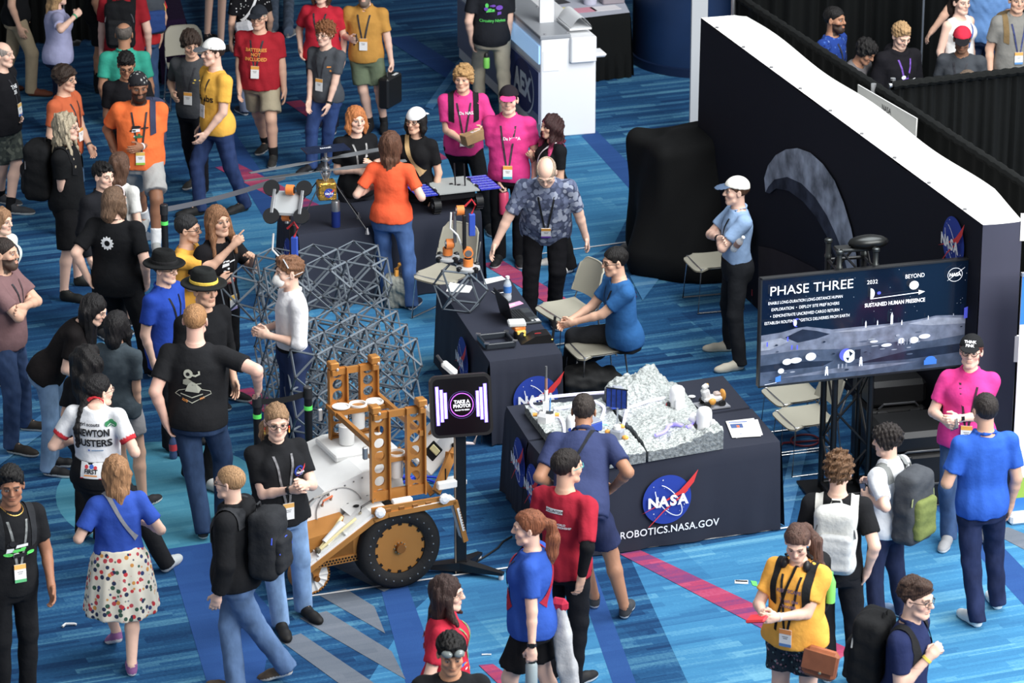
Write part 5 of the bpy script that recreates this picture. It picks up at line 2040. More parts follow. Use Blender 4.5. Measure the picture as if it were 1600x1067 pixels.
habitat('white domed model habitat with lying tank, near the right edge of the terrain', (1100, 668), ((0.075, -0.02, 0.09, 0), (-0.06, 0.02, 0.1, 1)))
gl = glow((226, 222, 255), 0.55)
gl2 = glow((150, 140, 255), 0.7)
hoses = [('thin white hose looping behind the mast to the tall blue box', [(846, 644), (832, 634), (831, 626), (845, 622), (880, 618), (915, 615), (947, 613)], gl),
   ('white lit hose arching from the mast station to the low blue box', [(866, 638), (885, 636), (900, 630), (915, 626), (930, 628), (942, 634), (944, 642), (938, 658)], gl),
   ('white lit hose running from the solar hub up to the upper habitat', [(974, 664), (977, 650), (981, 638), (995, 633), (1012, 627), (1030, 623), (1042, 621)], gl),
   ('violet lit hose snaking in front of the right hand habitat', [(1024, 680), (1036, 676), (1042, 671), (1044, 666), (1052, 663), (1060, 663), (1070, 666), (1078, 666), (1086, 660)], gl2),
   ('short cyan lit hose beside the bending man on the terrain', [(921, 668), (928, 663), (938, 661), (950, 662)], glow((170, 240, 250), 0.5)),
   ('thin white hose from the mast station down toward the tall white cylinder', [(866, 650), (874, 651), (879, 658), (882, 670), (882, 682)], gl)]
for lab, pts, m in hoses:
 q = [ont(x, y, 0.014) for x, y in pts]
 cu = []
 for i in range(len(q) - 1):
  for t in np.linspace(0, 1, 5)[:-1]:
   p0, p1, p2, p3 = q[max(i - 1, 0)], q[i], q[i + 1], q[min(i + 2, len(q) - 1)]
   cu.append(0.5 * (2 * p1 + (p2 - p0) * t + (2 * p0 - 5 * p1 + 4 * p2 - p3) * t * t + (3 * p1 - p0 - 3 * p2 + p3) * t ** 3))
 cu.append(q[-1])
 MB().tube(cu, 0.013, m, 8).build('lit_hose', None, lab, 'hose')
o = U(1112, 634, 0.752)
e = empty('toy_rover', 'small white and orange toy rover on clear plate at the back of the lunar tables', 'toy', o, R(20))
MB().box((0, 0, 0.006), (0.26, 0.17, 0.012), plastic((150, 152, 160), 0.2)).build('plate', e)
b = MB()
b.box((0.0, 0, 0.065), (0.16, 0.09, 0.05), wpl, None, 0.015)
b.box((-0.055, 0.0, 0.115), (0.06, 0.07, 0.08), wpl, rotx(0) @ roty(0.3), 0.012)
b.box((-0.06, 0.0, 0.175), (0.05, 0.05, 0.03), wpl, roty(0.5), 0.008)
b.box((0.045, 0.0, 0.10), (0.05, 0.06, 0.03), plastic((200, 180, 170)), None, 0.008)
b.build('body', e)
for x, y in ((-0.06, -0.055), (0.07, -0.055), (-0.06, 0.055), (0.07, 0.055)):
 MB().tube([(x, y - 0.014, 0.035), (x, y + 0.014, 0.035)], 0.026, plastic((40, 40, 42)), 14).build('wheel', e)
MB().ball((-0.02, -0.06, 0.06), (0.032, 0.022, 0.03), orp, 10).ball((0.095, 0.0, 0.085), (0.022, 0.05, 0.05), orp, 10).ball((-0.04, 0.01, 0.185), (0.014, 0.012, 0.012), orp, 8).build('orange_trim', e)
MB().lathe((0, 0, 0), [(0.03, 0), (0.03, 0.006), (0.02, 0.008)], wpl, 18).build('round_disc', None, 'small white disc lying beside the toy rover', 'disc', loc=U(1081, 620, 0.752))
def quad_sheet(label, px, z, m, cat='paper', art=None, name='paper_sheet', group=None, th=0.003):
 q_ = [U(x, y, z) for x, y in px]
 b_ = MB()
 b_.add(q_ + [p - WZ * th for p in q_], [(0, 1, 2, 3), (7, 6, 5, 4), (0, 4, 5, 1), (1, 5, 6, 2), (2, 6, 7, 3), (3, 7, 4, 0)], m)
 e_ = empty(name, label, cat, (0, 0, 0), 0, group)
 b_.build('sheet', e_)
 if art:
  ax = (q_[1] - q_[0])
  ay = (q_[3] - q_[0])
  art.place('print', e_, q_[0], ax, ay, 1.0, 0.0006, 0.001)
 return e_
pa = Art().poly(rect(0.08, 0.88, 0.72, 0.93), plastic((90, 120, 190), 0.8)).poly(rect(0.10, 0.55, 0.52, 0.80), plastic((70, 96, 150), 0.8)).poly(rect(0.30, 0.57, 0.40, 0.70), plastic((226, 110, 60), 0.8)).poly(rect(0.12, 0.36, 0.52, 0.38), plastic((180, 184, 190), 0.8)).disc((0.35, 0.18), 0.04, plastic((170, 176, 186), 0.8), 10)
quad_sheet('white page lying under the printed sheet on the lunar table', [(1150, 684), (1192, 679), (1184, 655), (1142, 660)], 0.752, wp_)
quad_sheet('printed white sheet with small picture on the right of the lunar table', [(1144, 683.5), (1189, 681), (1178, 653), (1134, 658)], 0.757, wp_, 'paper', pa)
# ================================================================ lattice of open cells
CELL = 0.354
strut = mat('lattice_grey', (98, 108, 118), 0.45, spec=0.4)
node_m = mat('lattice_node', (54, 58, 66), 0.5)
def cell_mesh(m=strut, w=0.011):
 b_ = MB()
 a = CELL / 2
 N_ = [(x, y, 0) for x in (-a, a) for y in (-a, a)] + [(x, 0, z) for x in (-a, a) for z in (-a, a)] + [(0, y, z) for y in (-a, a) for z in (-a, a)]
 N_ = [np.array(p) for p in N_]
 for i in range(12):
  for j in range(i + 1, 12):
   if abs(np.linalg.norm(N_[i] - N_[j]) - CELL / math.sqrt(2)) < 0.01:
    d = unit(N_[j] - N_[i])
    x, y, _ = frame(d, unit(N_[i] + N_[j]))
    b_.box((N_[i] + N_[j]) / 2, (w * 1.5, w * 0.8, np.linalg.norm(N_[i] - N_[j]) - 0.02), m, np.stack([x, y, d]))
 for p in N_:
  b_.box(p * 0.985, (0.024, 0.024, 0.024), node_m, None, 0.006)
 return b_.mesh('lattice_cell')
cell_me = cell_mesh()
LA = R(15)
LU = np.array([math.cos(LA), math.sin(LA), 0])
LV = np.array([-math.sin(LA), math.cos(LA), 0])
top_mid = U(651, 529, 3 * CELL)
base = top_mid - WZ * 3 * CELL - LU * CELL * 3      # left end of the front row
le = empty('lattice_structure', 'big dark grey lattice of open cells stacked on the carpet behind the rover', 'lattice structure', base, LA)
for iv in range(5):
 for iu in range(3):
  for iz in range(4 if iv >= 3 else 3):
   o = link('lattice_cell', cell_me, le)
   o.location = ((iu + 0.5) * CELL, iv * CELL, (iz + 0.5) * CELL)
def small_cell(label, p, ang, s=1.0):
 o_ = link('lattice_cell', cell_me, None, p, (0.12, 0.1, ang))
 o_.scale = (s, s, s)
 return tag(o_, label, 'lattice cell')
blue_cable = mat('cable_blue', (30, 60, 190), 0.5)
b = MB()
rnd = random.Random(3)
for k in range(7):
 p0 = base + LU * (0.1 + 0.12 * k) - LV * (0.35 + 0.03 * k)
 b.tube([p0 + WZ * 0.02, p0 + LU * 0.12 + LV * 0.08 + WZ * 0.03, p0 + LU * 0.28 + LV * 0.02 + WZ * 0.02, p0 + LU * 0.36 - LV * 0.10 + WZ * 0.02], 0.012, blue_cable, 6)
b.build('cable_bundle', None, 'tangle of blue cables on the carpet in front of the lattice', 'cable')
org = plastic((236, 128, 30), 0.4)
silv = metal((170, 172, 176), 0.35)
blk = plastic((24, 25, 28), 0.45)
def walker(label, o, ang, lean=0.0, standing=True):
 e_ = empty('walking_robot', label, 'robot', o, ang)
 def foot(name, c, s=1.0):
  b_ = MB()
  b_.lathe(c, [(0.105 * s, 0), (0.105 * s, 0.018), (0.07 * s, 0.025)], mat('foot_plate', (176, 180, 182), 0.5), 22)
  for a in (0.6, 2.2, 3.7, 5.3):
   b_.box(np.asarray(c) + np.array([0.1 * math.cos(a), 0.1 * math.sin(a), 0.012]) * s, (0.045, 0.04, 0.05), blk, rotz(-a), 0.008)
  b_.build(name, e_)
 def motor(c, ax):
  b_ = MB()
  x, y, d = frame(ax)
  c = np.asarray(c, float)
  b_.tube([c - d * 0.032, c + d * 0.032], 0.044, org, 18)
  b_.tube([c - d * 0.040, c - d * 0.032], 0.030, silv, 14)
  b_.tube([c + d * 0.032, c + d * 0.040], 0.030, blk, 14)
  b_.build('motor', e_)
 if standing:
  foot('foot_plate', (0.06, -0.05, 0))
  foot('foot_plate', (-0.10, 0.10, 0.05))
  motor((0.06, -0.05, 0.06), (0, 0, 1))
  motor((0.06, -0.045, 0.15), (0, 1, 0))
  motor((-0.10, 0.10, 0.12), (0, 0, 1))
  motor((-0.085, 0.06, 0.20), (1, 0, 0))
  motor((0.0, 0.0, 0.52), (1, 0, 0.0))
  b_ = MB()
  b_.box((0.03, -0.03, 0.33), (0.03, 0.05, 0.32), blk, None, 0.006)
  b_.box((-0.045, 0.03, 0.36), (0.025, 0.045, 0.28), silv, None, 0.006)
  b_.build('arm_link', e_)
  bt = (0.10, 0.0, 0.385)
 else:
  motor((0.0, 0.0, 0.05), (1, 0, 0))
  b_ = MB()
  b_.box((0, 0, 0.20), (0.045, 0.05, 0.30), blk, None, 0.006)
  b_.build('arm_link', e_)
  motor((-0.05, 0.0, 0.42), (1, 0, 0))
  M_ = rotx(0.9)
  b_ = MB()
  c_ = np.array([-0.03, -0.02, 0.54])
  b_.box(c_, (0.26, 0.22, 0.035), mat('foot_plate', (176, 180, 182), 0.5), M_.T @ np.eye(3), 0.02)
  b_.build('foot_plate', e_)
  for x, y in ((-0.15, 0.12), (0.13, 0.13), (-0.12, -0.13), (0.14, -0.12)):
   k_ = MB()
   q_ = c_ + M_ @ np.array([x, y, 0.02])
   k_.tube([q_, q_ + M_ @ np.array([0, 0, 0.02])], 0.07, blk, 20)
   k_.build('round_pad', e_)
  for sx in (-1, 1):
   k_ = MB()
   k_.box(c_ + M_ @ np.array([sx * 0.12, 0, 0.03]), (0.03, 0.22, 0.03), silv, M_.T, 0.006)
   k_.build('rail', e_)
  motor(c_ + M_ @ np.array([0.02, 0.10, 0.06]), (1, 0, 0))
  bt = (0.03, -0.06, 0.16)
 b_ = MB()
 b_.box(bt, (0.055, 0.045, 0.20), mat('battery_blue', (48, 84, 190), 0.35), None, 0.006)
 b_.build('battery', e_)
 b_ = MB()
 t_ = np.asarray(bt)
 b_.tube([t_ + np.array([0, 0, 0.1]), t_ + np.array([0.03, 0, 0.18]), t_ + np.array([0.0, 0, 0.23]), t_ + np.array([-0.06, 0, 0.17])], 0.010, plastic((200, 30, 44), 0.5), 7)
 b_.tube([t_ + np.array([-0.18, 0, 0.12]), t_ + np.array([-0.19, -0.01, -0.02]), t_ + np.array([-0.13, -0.02, -0.08]), t_ + np.array([-0.09, -0.02, -0.18])], 0.009, plastic((228, 228, 226), 0.5), 7)
 b_.build('wire', e_)
 return e_
dc = U(720, 480, 0.745)
small_cell('open lattice cell on the laptop table under the robot', dc + WZ * (CELL / 2 + 0.01), LA + 0.2).rotation_euler = (0, 0, LA + 0.2)
walker('orange and black walking robot standing on the lattice cell on the laptop table', dc + WZ * (CELL + 0.015), R(8))
lt = base + LU * CELL * 0.5 + LV * CELL * 3.5 + WZ * CELL * 4
lt = U(458, 412, 4 * CELL + 0.01)
walker('robot with round black pads reaching up from the left end of the big lattice', lt, R(-10), 0, False)
ZD = 0.747
o = U(812, 497, ZD)
la_ = R(-67)
e = empty('laptop', 'open black laptop on the navy table, screen toward the left', 'laptop', o, R(19))
b = MB()
b.box((0.01, 0, 0.011), (0.26, 0.37, 0.022), plastic((58, 64, 68), 0.5), None, 0.006)
b.build('base', e)
b = MB()
for i in range(6):
 for j in range(14):
  b.box((-0.075 + 0.024 * i, -0.155 + 0.0238 * j, 0.024), (0.018, 0.019, 0.005), plastic((32, 35, 38), 0.6))
k = b.build('keyboard', e)
k['kind'] = 'stuff'
MB().box((0.088, 0.0, 0.0235), (0.07, 0.11, 0.003), plastic((44, 48, 52), 0.3)).build('trackpad', e)
MB().box((-0.145, 0, 0.125), (0.010, 0.37, 0.245), plastic((28, 29, 33), 0.4), roty(0.25), 0.004).build('screen_lid', e)
MB().box((0.11, -0.15, 0.0235), (0.035, 0.05, 0.003), plastic((225, 228, 230))).box((0.065, -0.15, 0.0235), (0.02, 0.014, 0.003), plastic((235, 238, 240))).build('sticker', e)
def bottle(label, o, label_rgb, h=0.21, r=0.032, body=(200, 210, 216), cap=(235, 238, 240), fill=None, rot=(0, 0, 0)):
 e_ = empty('water_bottle' if fill is None else 'soda_bottle', label, 'bottle', o)
 e_.rotation_euler = rot
 gm = mat('clear_plastic', (214, 224, 230), 0.12, spec=0.6, alpha=0.55) if fill is None else plastic(fill, 0.15)
 MB().lathe((0, 0, 0), [(r * 0.8, 0), (r, 0.01), (r, h * 0.2), (r * 0.9, h * 0.25), (r, h * 0.32), (r, h * 0.62), (r * 0.8, h * 0.74), (r * 0.42, h * 0.86), (r * 0.42, h * 0.92)], gm, 20).build('body', e_)
 MB().lathe((0, 0, h * 0.34), [(r * 1.02, 0), (r * 1.02, h * 0.26)], plastic(label_rgb, 0.4), 20).build('wrapper', e_)
 MB().lathe((0, 0, h * 0.90), [(r * 0.5, 0), (r * 0.5, h * 0.09)], plastic(cap, 0.4), 16).build('cap', e_)
 return e_
bottle('clear water bottle with blue wrapper on the laptop table', U(793, 469, ZD), (52, 120, 200), 0.225, 0.036)
def phone(label, px, z, ang, rgb=(24, 26, 32), edge=(190, 192, 196)):
 o_ = U(px[0], px[1], z) if len(px) == 2 else np.asarray(px)
 e_ = empty('smartphone', label, 'phone', o_, R(ang))
 MB().box((0, 0, 0.005), (0.078, 0.155, 0.009), plastic(edge, 0.3), None, 0.003).build('case', e_)
 MB().box((0, 0, 0.0105), (0.070, 0.146, 0.002), plastic(rgb, 0.12)).build('screen', e_)
 return e_
phone('black phone lying flat beside the water bottle', (783, 456), ZD, -65)
quad_sheet('pink card lying next to the laptop', [(796, 481), (818, 474), (812, 470), (790, 476)], ZD + 0.004, plastic((226, 160, 196), 0.6), 'card', Art().poly(rect(0.1, 0.3, 0.5, 0.6), wp_), 'card')
quad_sheet('white sheet on the laptop table under the lattice cell', [(697, 455), (733, 457), (739, 447), (703, 441)], ZD + 0.003, wp_)
quad_sheet('white sheet on the laptop table near the bald man', [(757, 444), (790, 436), (784, 431), (756, 436)], ZD + 0.003, wp_)
o = U(812, 528, ZD)
e = empty('gripper_module', 'small robot gripper with orange bands and white sheets beside the laptop', 'robot part', o, R(25))
MB().lathe((0, 0, 0), [(0.05, 0), (0.055, 0.04), (0.045, 0.07)], blk, 18).build('base', e)
MB().box((0, 0.02, 0.085), (0.10, 0.08, 0.035), org, None, 0.006).box((0, -0.03, 0.06), (0.08, 0.03, 0.03), plastic((235, 200, 60)), None, 0.004).build('orange_bands', e)
MB().box((-0.01, 0.04, 0.125), (0.15, 0.12, 0.04), plastic((206, 210, 210), 0.5), rotz(0.3), 0.01).build('white_top', e)
MB().ball((0.02, -0.055, 0.04), (0.012, 0.01, 0.012), plastic((240, 220, 70))).build('knob', e)
o = U(838, 532, ZD)
e = empty('wireless_router', 'black angular wireless router with one antenna on the laptop table', 'router', o, R(12))
b = MB()
b.prism([(-0.15, 0), (0.13, 0), (0.14, 0.02), (0.10, 0.075), (-0.02, 0.065)], (0, 0.07, 0), (1, 0, 0), (0, 0, 1), (0, -1, 0), 0.15, plastic((26, 26, 27), 0.35))
b.build('body', e)
MB().prism([(0, 0), (0.06, 0.004), (0.05, 0.014), (0.01, 0.012)], (-0.02, -0.02, 0.069), (1, 0, 0), (0, 1, 0), (0, 0, 1), 0.003, plastic((190, 40, 46))).build('red_mark', e)
MB().box((0.16, 0.03, 0.10), (0.022, 0.012, 0.20), blk, roty(-0.1), 0.003).build('antenna', e)
MB().ball((0.12, -0.075, 0.03), (0.008, 0.008, 0.008), glow((250, 220, 60), 1.0)).build('led', e)
o = U(776, 538, ZD)
e = empty('frame_tray', 'flat black open frame lying on the front corner of the laptop table', 'frame', o, R(17))
b = MB()
for x, y, w, d in ((0, -0.125, 0.26, 0.025), (0, 0.125, 0.26, 0.025), (-0.125, 0, 0.025, 0.25), (0.125, 0, 0.025, 0.25)):
 b.box((x, y, 0.035), (w, d, 0.05), plastic((42, 48, 56), 0.35), None, 0.006)
b.build('frame', e)
b = MB()
for x in (-0.125, 0.125):
 for y in (-0.125, 0.125):
  b.box((x, y, 0.064), (0.04, 0.03, 0.01), silv, rotz(0.5))
b.build('corner_fitting', e)
# ================================================================ model helicopter and solar rover on the rear table
ZH = 0.747
o = U(511, 357, ZH)
e = empty('model_helicopter', 'model helicopter with gold box body, long twin rotors and thin legs', 'model helicopter', o, R(12))
gold = mat('gold_foil', (214, 160, 40), 0.28, metal=0.75, bump=0.9, bscale=22)
HB = 0.30
MB().box((0, 0, HB + 0.08), (0.17, 0.16, 0.17), gold, None, 0.012).build('body', e)
meatball().place('logo', e, (0.012, -0.082, HB + 0.07), (1, 0, 0), (0, 0, 1), 0.045, 0.0008, 0.001)
gm_ = metal((178, 180, 184), 0.4)
b = MB()
b.tube([(0, 0, HB + 0.16), (0, 0, HB + 0.48)], 0.014, gm_, 10)
for z in (0.22, 0.27, 0.36):
 b.lathe((0, 0, HB + z), [(0.035, 0), (0.04, 0.01), (0.035, 0.03)], gm_, 14)
for a in range(4):
 t = a * 1.57 + 0.5
 b.tube([(0.02 * math.cos(t), 0.02 * math.sin(t), HB + 0.17), (0.07 * math.cos(t), 0.07 * math.sin(t), HB + 0.27)], 0.006, gm_, 6)
b.build('mast', e)
grey_bl = mat('rotor_grey', (112, 116, 120), 0.5)
for z, a0 in ((HB + 0.265, 0.20), (HB + 0.375, 0.36)):
 for sgn in (0, math.pi):
  a = a0 + sgn
  b = MB()
  d, n = np.array([math.cos(a), math.sin(a), 0]), np.array([-math.sin(a), math.cos(a), 0])
  w0 = [(0.02, 0.02), (0.12, 0.025), (0.20, 0.075), (0.40, 0.085), (0.70, 0.065), (0.80, 0.045)]
  for i in range(len(w0) - 1):
   (x0, q0_), (x1, q1_) = w0[i], w0[i + 1]
   P_ = [d * x0 - n * q0_ / 2, d * x1 - n * q1_ / 2, d * x1 + n * q1_ / 2, d * x0 + n * q0_ / 2]
   P_ = [p + WZ * (z + (0.006 if k_ > 1 else 0)) for k_, p in enumerate(P_)]
   b.add(P_ + [p - WZ * 0.006 for p in P_], [(0, 1, 2, 3), (7, 6, 5, 4), (0, 4, 5, 1), (1, 5, 6, 2), (2, 6, 7, 3), (3, 7, 4, 0)], grey_bl)
  b.build('rotor_blade', e)
ps = MB()
ps.box((0.0, 0.0, HB + 0.475), (0.42, 0.20, 0.012), mat('solar_navy', (26, 38, 66), 0.35, var=0.2, bscale=30), rotz(-0.15))
so_ = ps.build('solar_panel', e)
Art().text('NASA', (0, -0.01), 0.03, LW, bold=0.03).strip([(-0.05, -0.02), (0.06, 0.035)], 0.006, LW).place('panel_mark', so_, (0, 0.0, HB + 0.482), (1, 0.1, 0), (-0.1, 1, 0), 1.0, 0.0006, 0.001)
for sx, sy in ((-1, -1), (1, -1), (1, 1), (-1, 1)):
 b = MB()
 top = np.array([sx * 0.06, sy * 0.05, HB + 0.17])
 ft = np.array([sx * 0.34, sy * 0.24, 0.03])
 b.tube([top, ft], 0.006, plastic((36, 38, 42), 0.4), 8)
 lg = b.build('leg', e)
 MB().lathe(ft - np.array([0, 0, 0.03]), [(0.022, 0), (0.020, 0.012), (0.006, 0.06)], silv, 12).build('foot', lg)
o = U(525, 354, ZH)
e = empty('tumbler', 'blue and steel tumbler on the rear table in front of the helicopter', 'tumbler', o)
MB().lathe((0, 0, 0), [(0.040, 0), (0.042, 0.015), (0.042, 0.155)], mat('tumbler_blue', (24, 44, 116), 0.35), 22).build('sleeve', e)
MB().lathe((0, 0, 0.155), [(0.041, 0), (0.041, 0.085), (0.036, 0.10)], silv, 22).build('rim', e)
o = U(706, 322, ZH)
e = empty('solar_rover', 'small four wheeled rover with grey deck and blue side solar panels on the rear table', 'model rover', o, R(20))
rb = mat('rover_black', (30, 31, 34), 0.5)
b = MB()
b.box((0, 0, 0.155), (0.36, 0.34, 0.08), rb, None, 0.01)
for x in (-0.19, 0.19):
 b.tube([(x, -0.14, 0.07), (x * 0.9, -0.1, 0.14), (x * 0.9, 0.1, 0.14), (x, 0.14, 0.07)], 0.014, rb, 8)
b.build('chassis', e)
dk = MB()
dk.box((0, 0, 0.205), (0.40, 0.46, 0.012), mat('deck_grey', (160, 166, 164), 0.55))
for x, y in ((-0.10, 0.14), (0.06, -0.03), (0.0, 0.02)):
 dk.box((x, y, 0.214), (0.03, 0.02, 0.012), rb)
dk.build('deck', e)
scell = mat('solar_cells', (44, 60, 190), 0.3, var=0.3, bscale=34)
for sx in (-1, 1):
 q_ = MB()
 q_.box((sx * 0.315, -0.01, 0.203), (0.20, 0.44, 0.008), scell)
 pn_ = q_.build('solar_wing', e)
 q_ = MB()
 for j in range(6):
  q_.box((sx * 0.315, -0.19 + 0.075 * j, 0.208), (0.19, 0.006, 0.003), plastic((150, 160, 220)))
 for i in range(3):
  q_.box((sx * (0.265 + 0.05 * i), -0.01, 0.2085), (0.004, 0.42, 0.003), plastic((110, 120, 210)))
 q_.build('grid_lines', pn_)
 q_ = MB()
 for j in (-0.12, 0.10):
  q_.box((sx * 0.208, j, 0.215), (0.02, 0.06, 0.02), rb)
  q_.ball((sx * 0.200, j + 0.05, 0.218), (0.008, 0.008, 0.008), plastic((240, 240, 240)), 6)
 q_.build('hinge', e)
for x, y in ((0.03, -0.02), (0.11, -0.07)):
 MB().tube([(x, y, 0.21), (x - 0.01, y, 0.43)], 0.007, rb, 8).build('antenna', e)
for sx in (-1, 1):
 for sy in (-1, 1):
  w_ = MB()
  c_ = np.array([sx * 0.21, sy * 0.15, 0.072])
  w_.tube([c_ - np.array([0.035, 0, 0]), c_ + np.array([0.035, 0, 0])], 0.072, rb, 20)
  for a in np.linspace(0, 6.28, 13)[:-1]:
   w_.box(c_ + np.array([0, 0.072 * math.cos(a), 0.072 * math.sin(a)]), (0.07, 0.010, 0.010), rb, rotx(-a))
  wo = w_.build('wheel', e)
  MB().tube([c_ - np.array([0.04, 0, 0]), c_ + np.array([0.04, 0, 0])], 0.026, silv, 12).build('hub', wo)
# ================================================================ the big white and bronze rover
RA = R(24)
RO = U(620, 913, 0)
rov = empty('exploration_rover', 'large white and bronze rover mock-up with fat black tyre and ladder frames', 'rover', RO, RA)
brz = mat('bronze', (186, 122, 38), 0.42, metal=0.35, var=0.06, bscale=4, spec=0.4)
brz_d = mat('bronze_dark', (140, 88, 28), 0.5, metal=0.35)
rwh = mat('rover_white', (226, 227, 226), 0.5, var=0.04, bscale=5)
tyre = mat('tyre_black', (30, 30, 31), 0.75, bump=0.2, bscale=30)
dark = mat('hole_dark', (14, 14, 16), 0.8)
X, Y, Z = np.eye(3)
HW = 0.335
b = MB()
pr = [(0.205, -0.10), (0.235, -0.125), (0.30, -0.125), (0.328, -0.10), (HW, -0.06), (HW, 0.06), (0.328, 0.10), (0.30, 0.125), (0.235, 0.125), (0.205, 0.10)]
b.lathe((0, 0.02, HW), pr, tyre, 56, axis=(0, 1, 0), cap=False)
b.lathe((0, 0.02, HW), [(0.206, 0.09), (0.206, 0.095)], tyre, 40, axis=(0, 1, 0), smooth=False)
bw = b.build('drive_wheel', rov)
bw['label'] = 'fat black tyre with bronze disc'
b = MB()
b.lathe((0, 0.02, HW), [(0.207, -0.088), (0.207, -0.080)], brz, 44, axis=(0, 1, 0), smooth=False)
b.lathe((0, 0.02, HW), [(0.036, -0.125), (0.036, -0.085)], brz_d, 16, axis=(0, 1, 0))
for a in np.linspace(0, 6.283, 11)[:-1]:
 b.ball((0.045 * math.cos(a), -0.075, HW + 0.045 * math.sin(a)), (0.007,) * 3, metal((200, 190, 160)), 6)
b.build('wheel_disc', bw)
b = MB()
for k, a in enumerate(np.linspace(0.2, 6.483, 15)[:-1]):
 M_ = roty(-a)
 MB().box((0.200 * math.cos(a), -0.070, HW + 0.200 * math.sin(a)), (0.03, 0.012, 0.026), dark, M_.T).build('rim_notch', bw)
for a in np.linspace(0, 6.283, 25)[:-1]:
 MB().ball((0.262 * math.cos(a), -0.106, HW + 0.262 * math.sin(a)), (0.007,) * 3, metal((190, 190, 190)), 6).build('rim_bolt', bw)
HC2 = 0.155
cx = -0.665
b = MB()
b.lathe((cx, 0.14, HC2), [(0.118, -0.045), (0.155, -0.05), (0.155, 0.05), (0.118, 0.045), (0.118, -0.045)], brz, 40, axis=(0, 1, 0), smooth=False, cap=False)
cwh = b.build('front_wheel', rov)
cwh['label'] = 'small bronze rimmed wheel with white pleated face'
b = MB()
V = [(cx, 0.075, HC2)]
nn = 48
for k in range(nn):
 a = 2 * math.pi * k / nn
 V.append((cx + 0.135 * math.cos(a), 0.092 - 0.014 * (k % 3 == 0), HC2 + 0.135 * math.sin(a)))
b.add(V, [(0, 1 + k, 1 + (k + 1) % nn) for k in range(nn)], rwh)
for a in np.linspace(0, 6.28, 41)[:-1]:
 b.box((cx + 0.150 * math.cos(a), 0.088, HC2 + 0.150 * math.sin(a)), (0.008, 0.006, 0.010), dark, roty(-a).T)
b.build('wheel_face', cwh)
b = MB()
b.prism([(-0.07, 0.13), (0.075, 0.13), (0.03, 0.02), (0.03, -0.03), (-0.015, -0.03), (-0.015, 0.02)], (cx + 0.02, 0.07, HC2), X, Z, -Y, 0.02, brz)
b.tube([(cx + 0.028, 0.025, HC2 - 0.01), (cx + 0.028, 0.08, HC2 - 0.01)], 0.022, brz_d, 14)
b.tube([(cx - 0.04, 0.035, HC2 + 0.01), (cx - 0.04, 0.08, HC2 + 0.01)], 0.018, brz_d, 14)
b.build('fork', cwh)
b = MB()
b.prism([(-0.82, 0.27), (-0.36, 0.565), (-0.245, 0.63), (-0.14, 0.60), (-0.14, 0.30), (-0.80, 0.30)][0:1] + [(-0.34, 0.57), (-0.17, 0.60), (-0.17, 0.29), (-0.80, 0.265)], (0, -0.02, 0), X, Z, Y, 0.02, brz)
b.build('side_wall', rov)
b = MB()
b.prism([(-0.84, 0.255), (-0.155, 0.275), (-0.155, 0.335), (-0.84, 0.31)], (0, -0.026, 0), X, Z, Y, 0.008, brz)
for i in range(26):
 for j in range(2):
  b.box((-0.82 + 0.0255 * i + 0.012 * j, -0.028, 0.272 + 0.022 * j + 0.00075 * i), (0.014, 0.006, 0.013), dark)
b.build('perforated_rail', rov)
strip = [(-0.83, 0.30), (-0.70, 0.38), (-0.24, 0.665), (-0.12, 0.685), (0.42, 0.70), (0.50, 0.36)]
def band(pts, y0, y1, th, m, name, parent=rov):
 b_ = MB()
 for i in range(len(pts) - 1):
  p0, p1 = np.array([pts[i][0], 0, pts[i][1]]), np.array([pts[i + 1][0], 0, pts[i + 1][1]])
  d = unit(p1 - p0)
  n = np.cross(d, Y)
  if n[2] < 0:
   n = -n
  c = (p0 + p1) / 2 + Y * (y0 + y1) / 2
  b_.box(c, (np.linalg.norm(p1 - p0) + 0.01, y1 - y0, th), m, np.stack([d, Y, n]))
 return b_.build(name, parent)
band(strip[:3], -0.14, 0.13, 0.03, rwh, 'white_ramp')
band(strip[2:4], -0.12, 0.10, 0.03, rwh, 'white_ramp_top')
band([(-0.20, 0.655), (0.42, 0.685), (0.505, 0.35)], -0.15, -0.05, 0.022, rwh, 'mudguard')
band([(-0.84, 0.265), (-0.24, 0.63), (-0.12, 0.655), (0.43, 0.668), (0.515, 0.33)], -0.152, -0.128, 0.04, brz, 'edge_rail')
b = MB()
b.box((-0.78, -0.145, 0.375), (0.1, 0.006, 0.012), rwh, np.stack([unit(np.array([1, 0, 0.62])), Y, Z]))
b.build('ramp_plate', rov)
for t in (0.25, 0.62):
 b = MB()
 p = np.array([-0.83 + 0.59 * t, -0.025, 0.30 + 0.365 * t + 0.022])
 b.box(p, (0.008, 0.235, 0.012), rwh, np.stack([unit(np.array([0.85, 0, 0.53])), Y, unit(np.array([-0.53, 0, 0.85]))]))
 b.build('ramp_seam', rov)
cream = plastic((226, 210, 150), 0.5)
b = MB()
rmp = lambda x, y, h=0.03: (x, y, 0.30 + (x + 0.83) * 0.618 + h)
b.tube([rmp(-0.66, -0.08), rmp(-0.45, 0.03, 0.06), rmp(-0.42, 0.05, 0.06)], 0.012, cream, 8)
b.tube([rmp(-0.66, -0.08), rmp(-0.46, -0.10, 0.06), rmp(-0.36, -0.08, 0.05)], 0.012, cream, 8)
b.box(rmp(-0.67, -0.08), (0.04, 0.05, 0.05), plastic((80, 74, 60)), None, 0.01)
b.tube([rmp(-0.60, -0.06, 0.03), rmp(-0.44, -0.02, 0.05)], 0.035, rwh, 12)
b.build('nozzle_bracket', rov)
b = MB()
body_poly = [(-0.74, 0.30), (-0.80, 0.52), (-0.52, 0.80), (-0.20, 0.90), (0.10, 0.90), (0.20, 0.40), (0.10, 0.30)]
b.prism(body_poly, (0, 0.16, 0), X, Z, Y, 0.86, rwh)
b.build('body', rov)
b = MB()
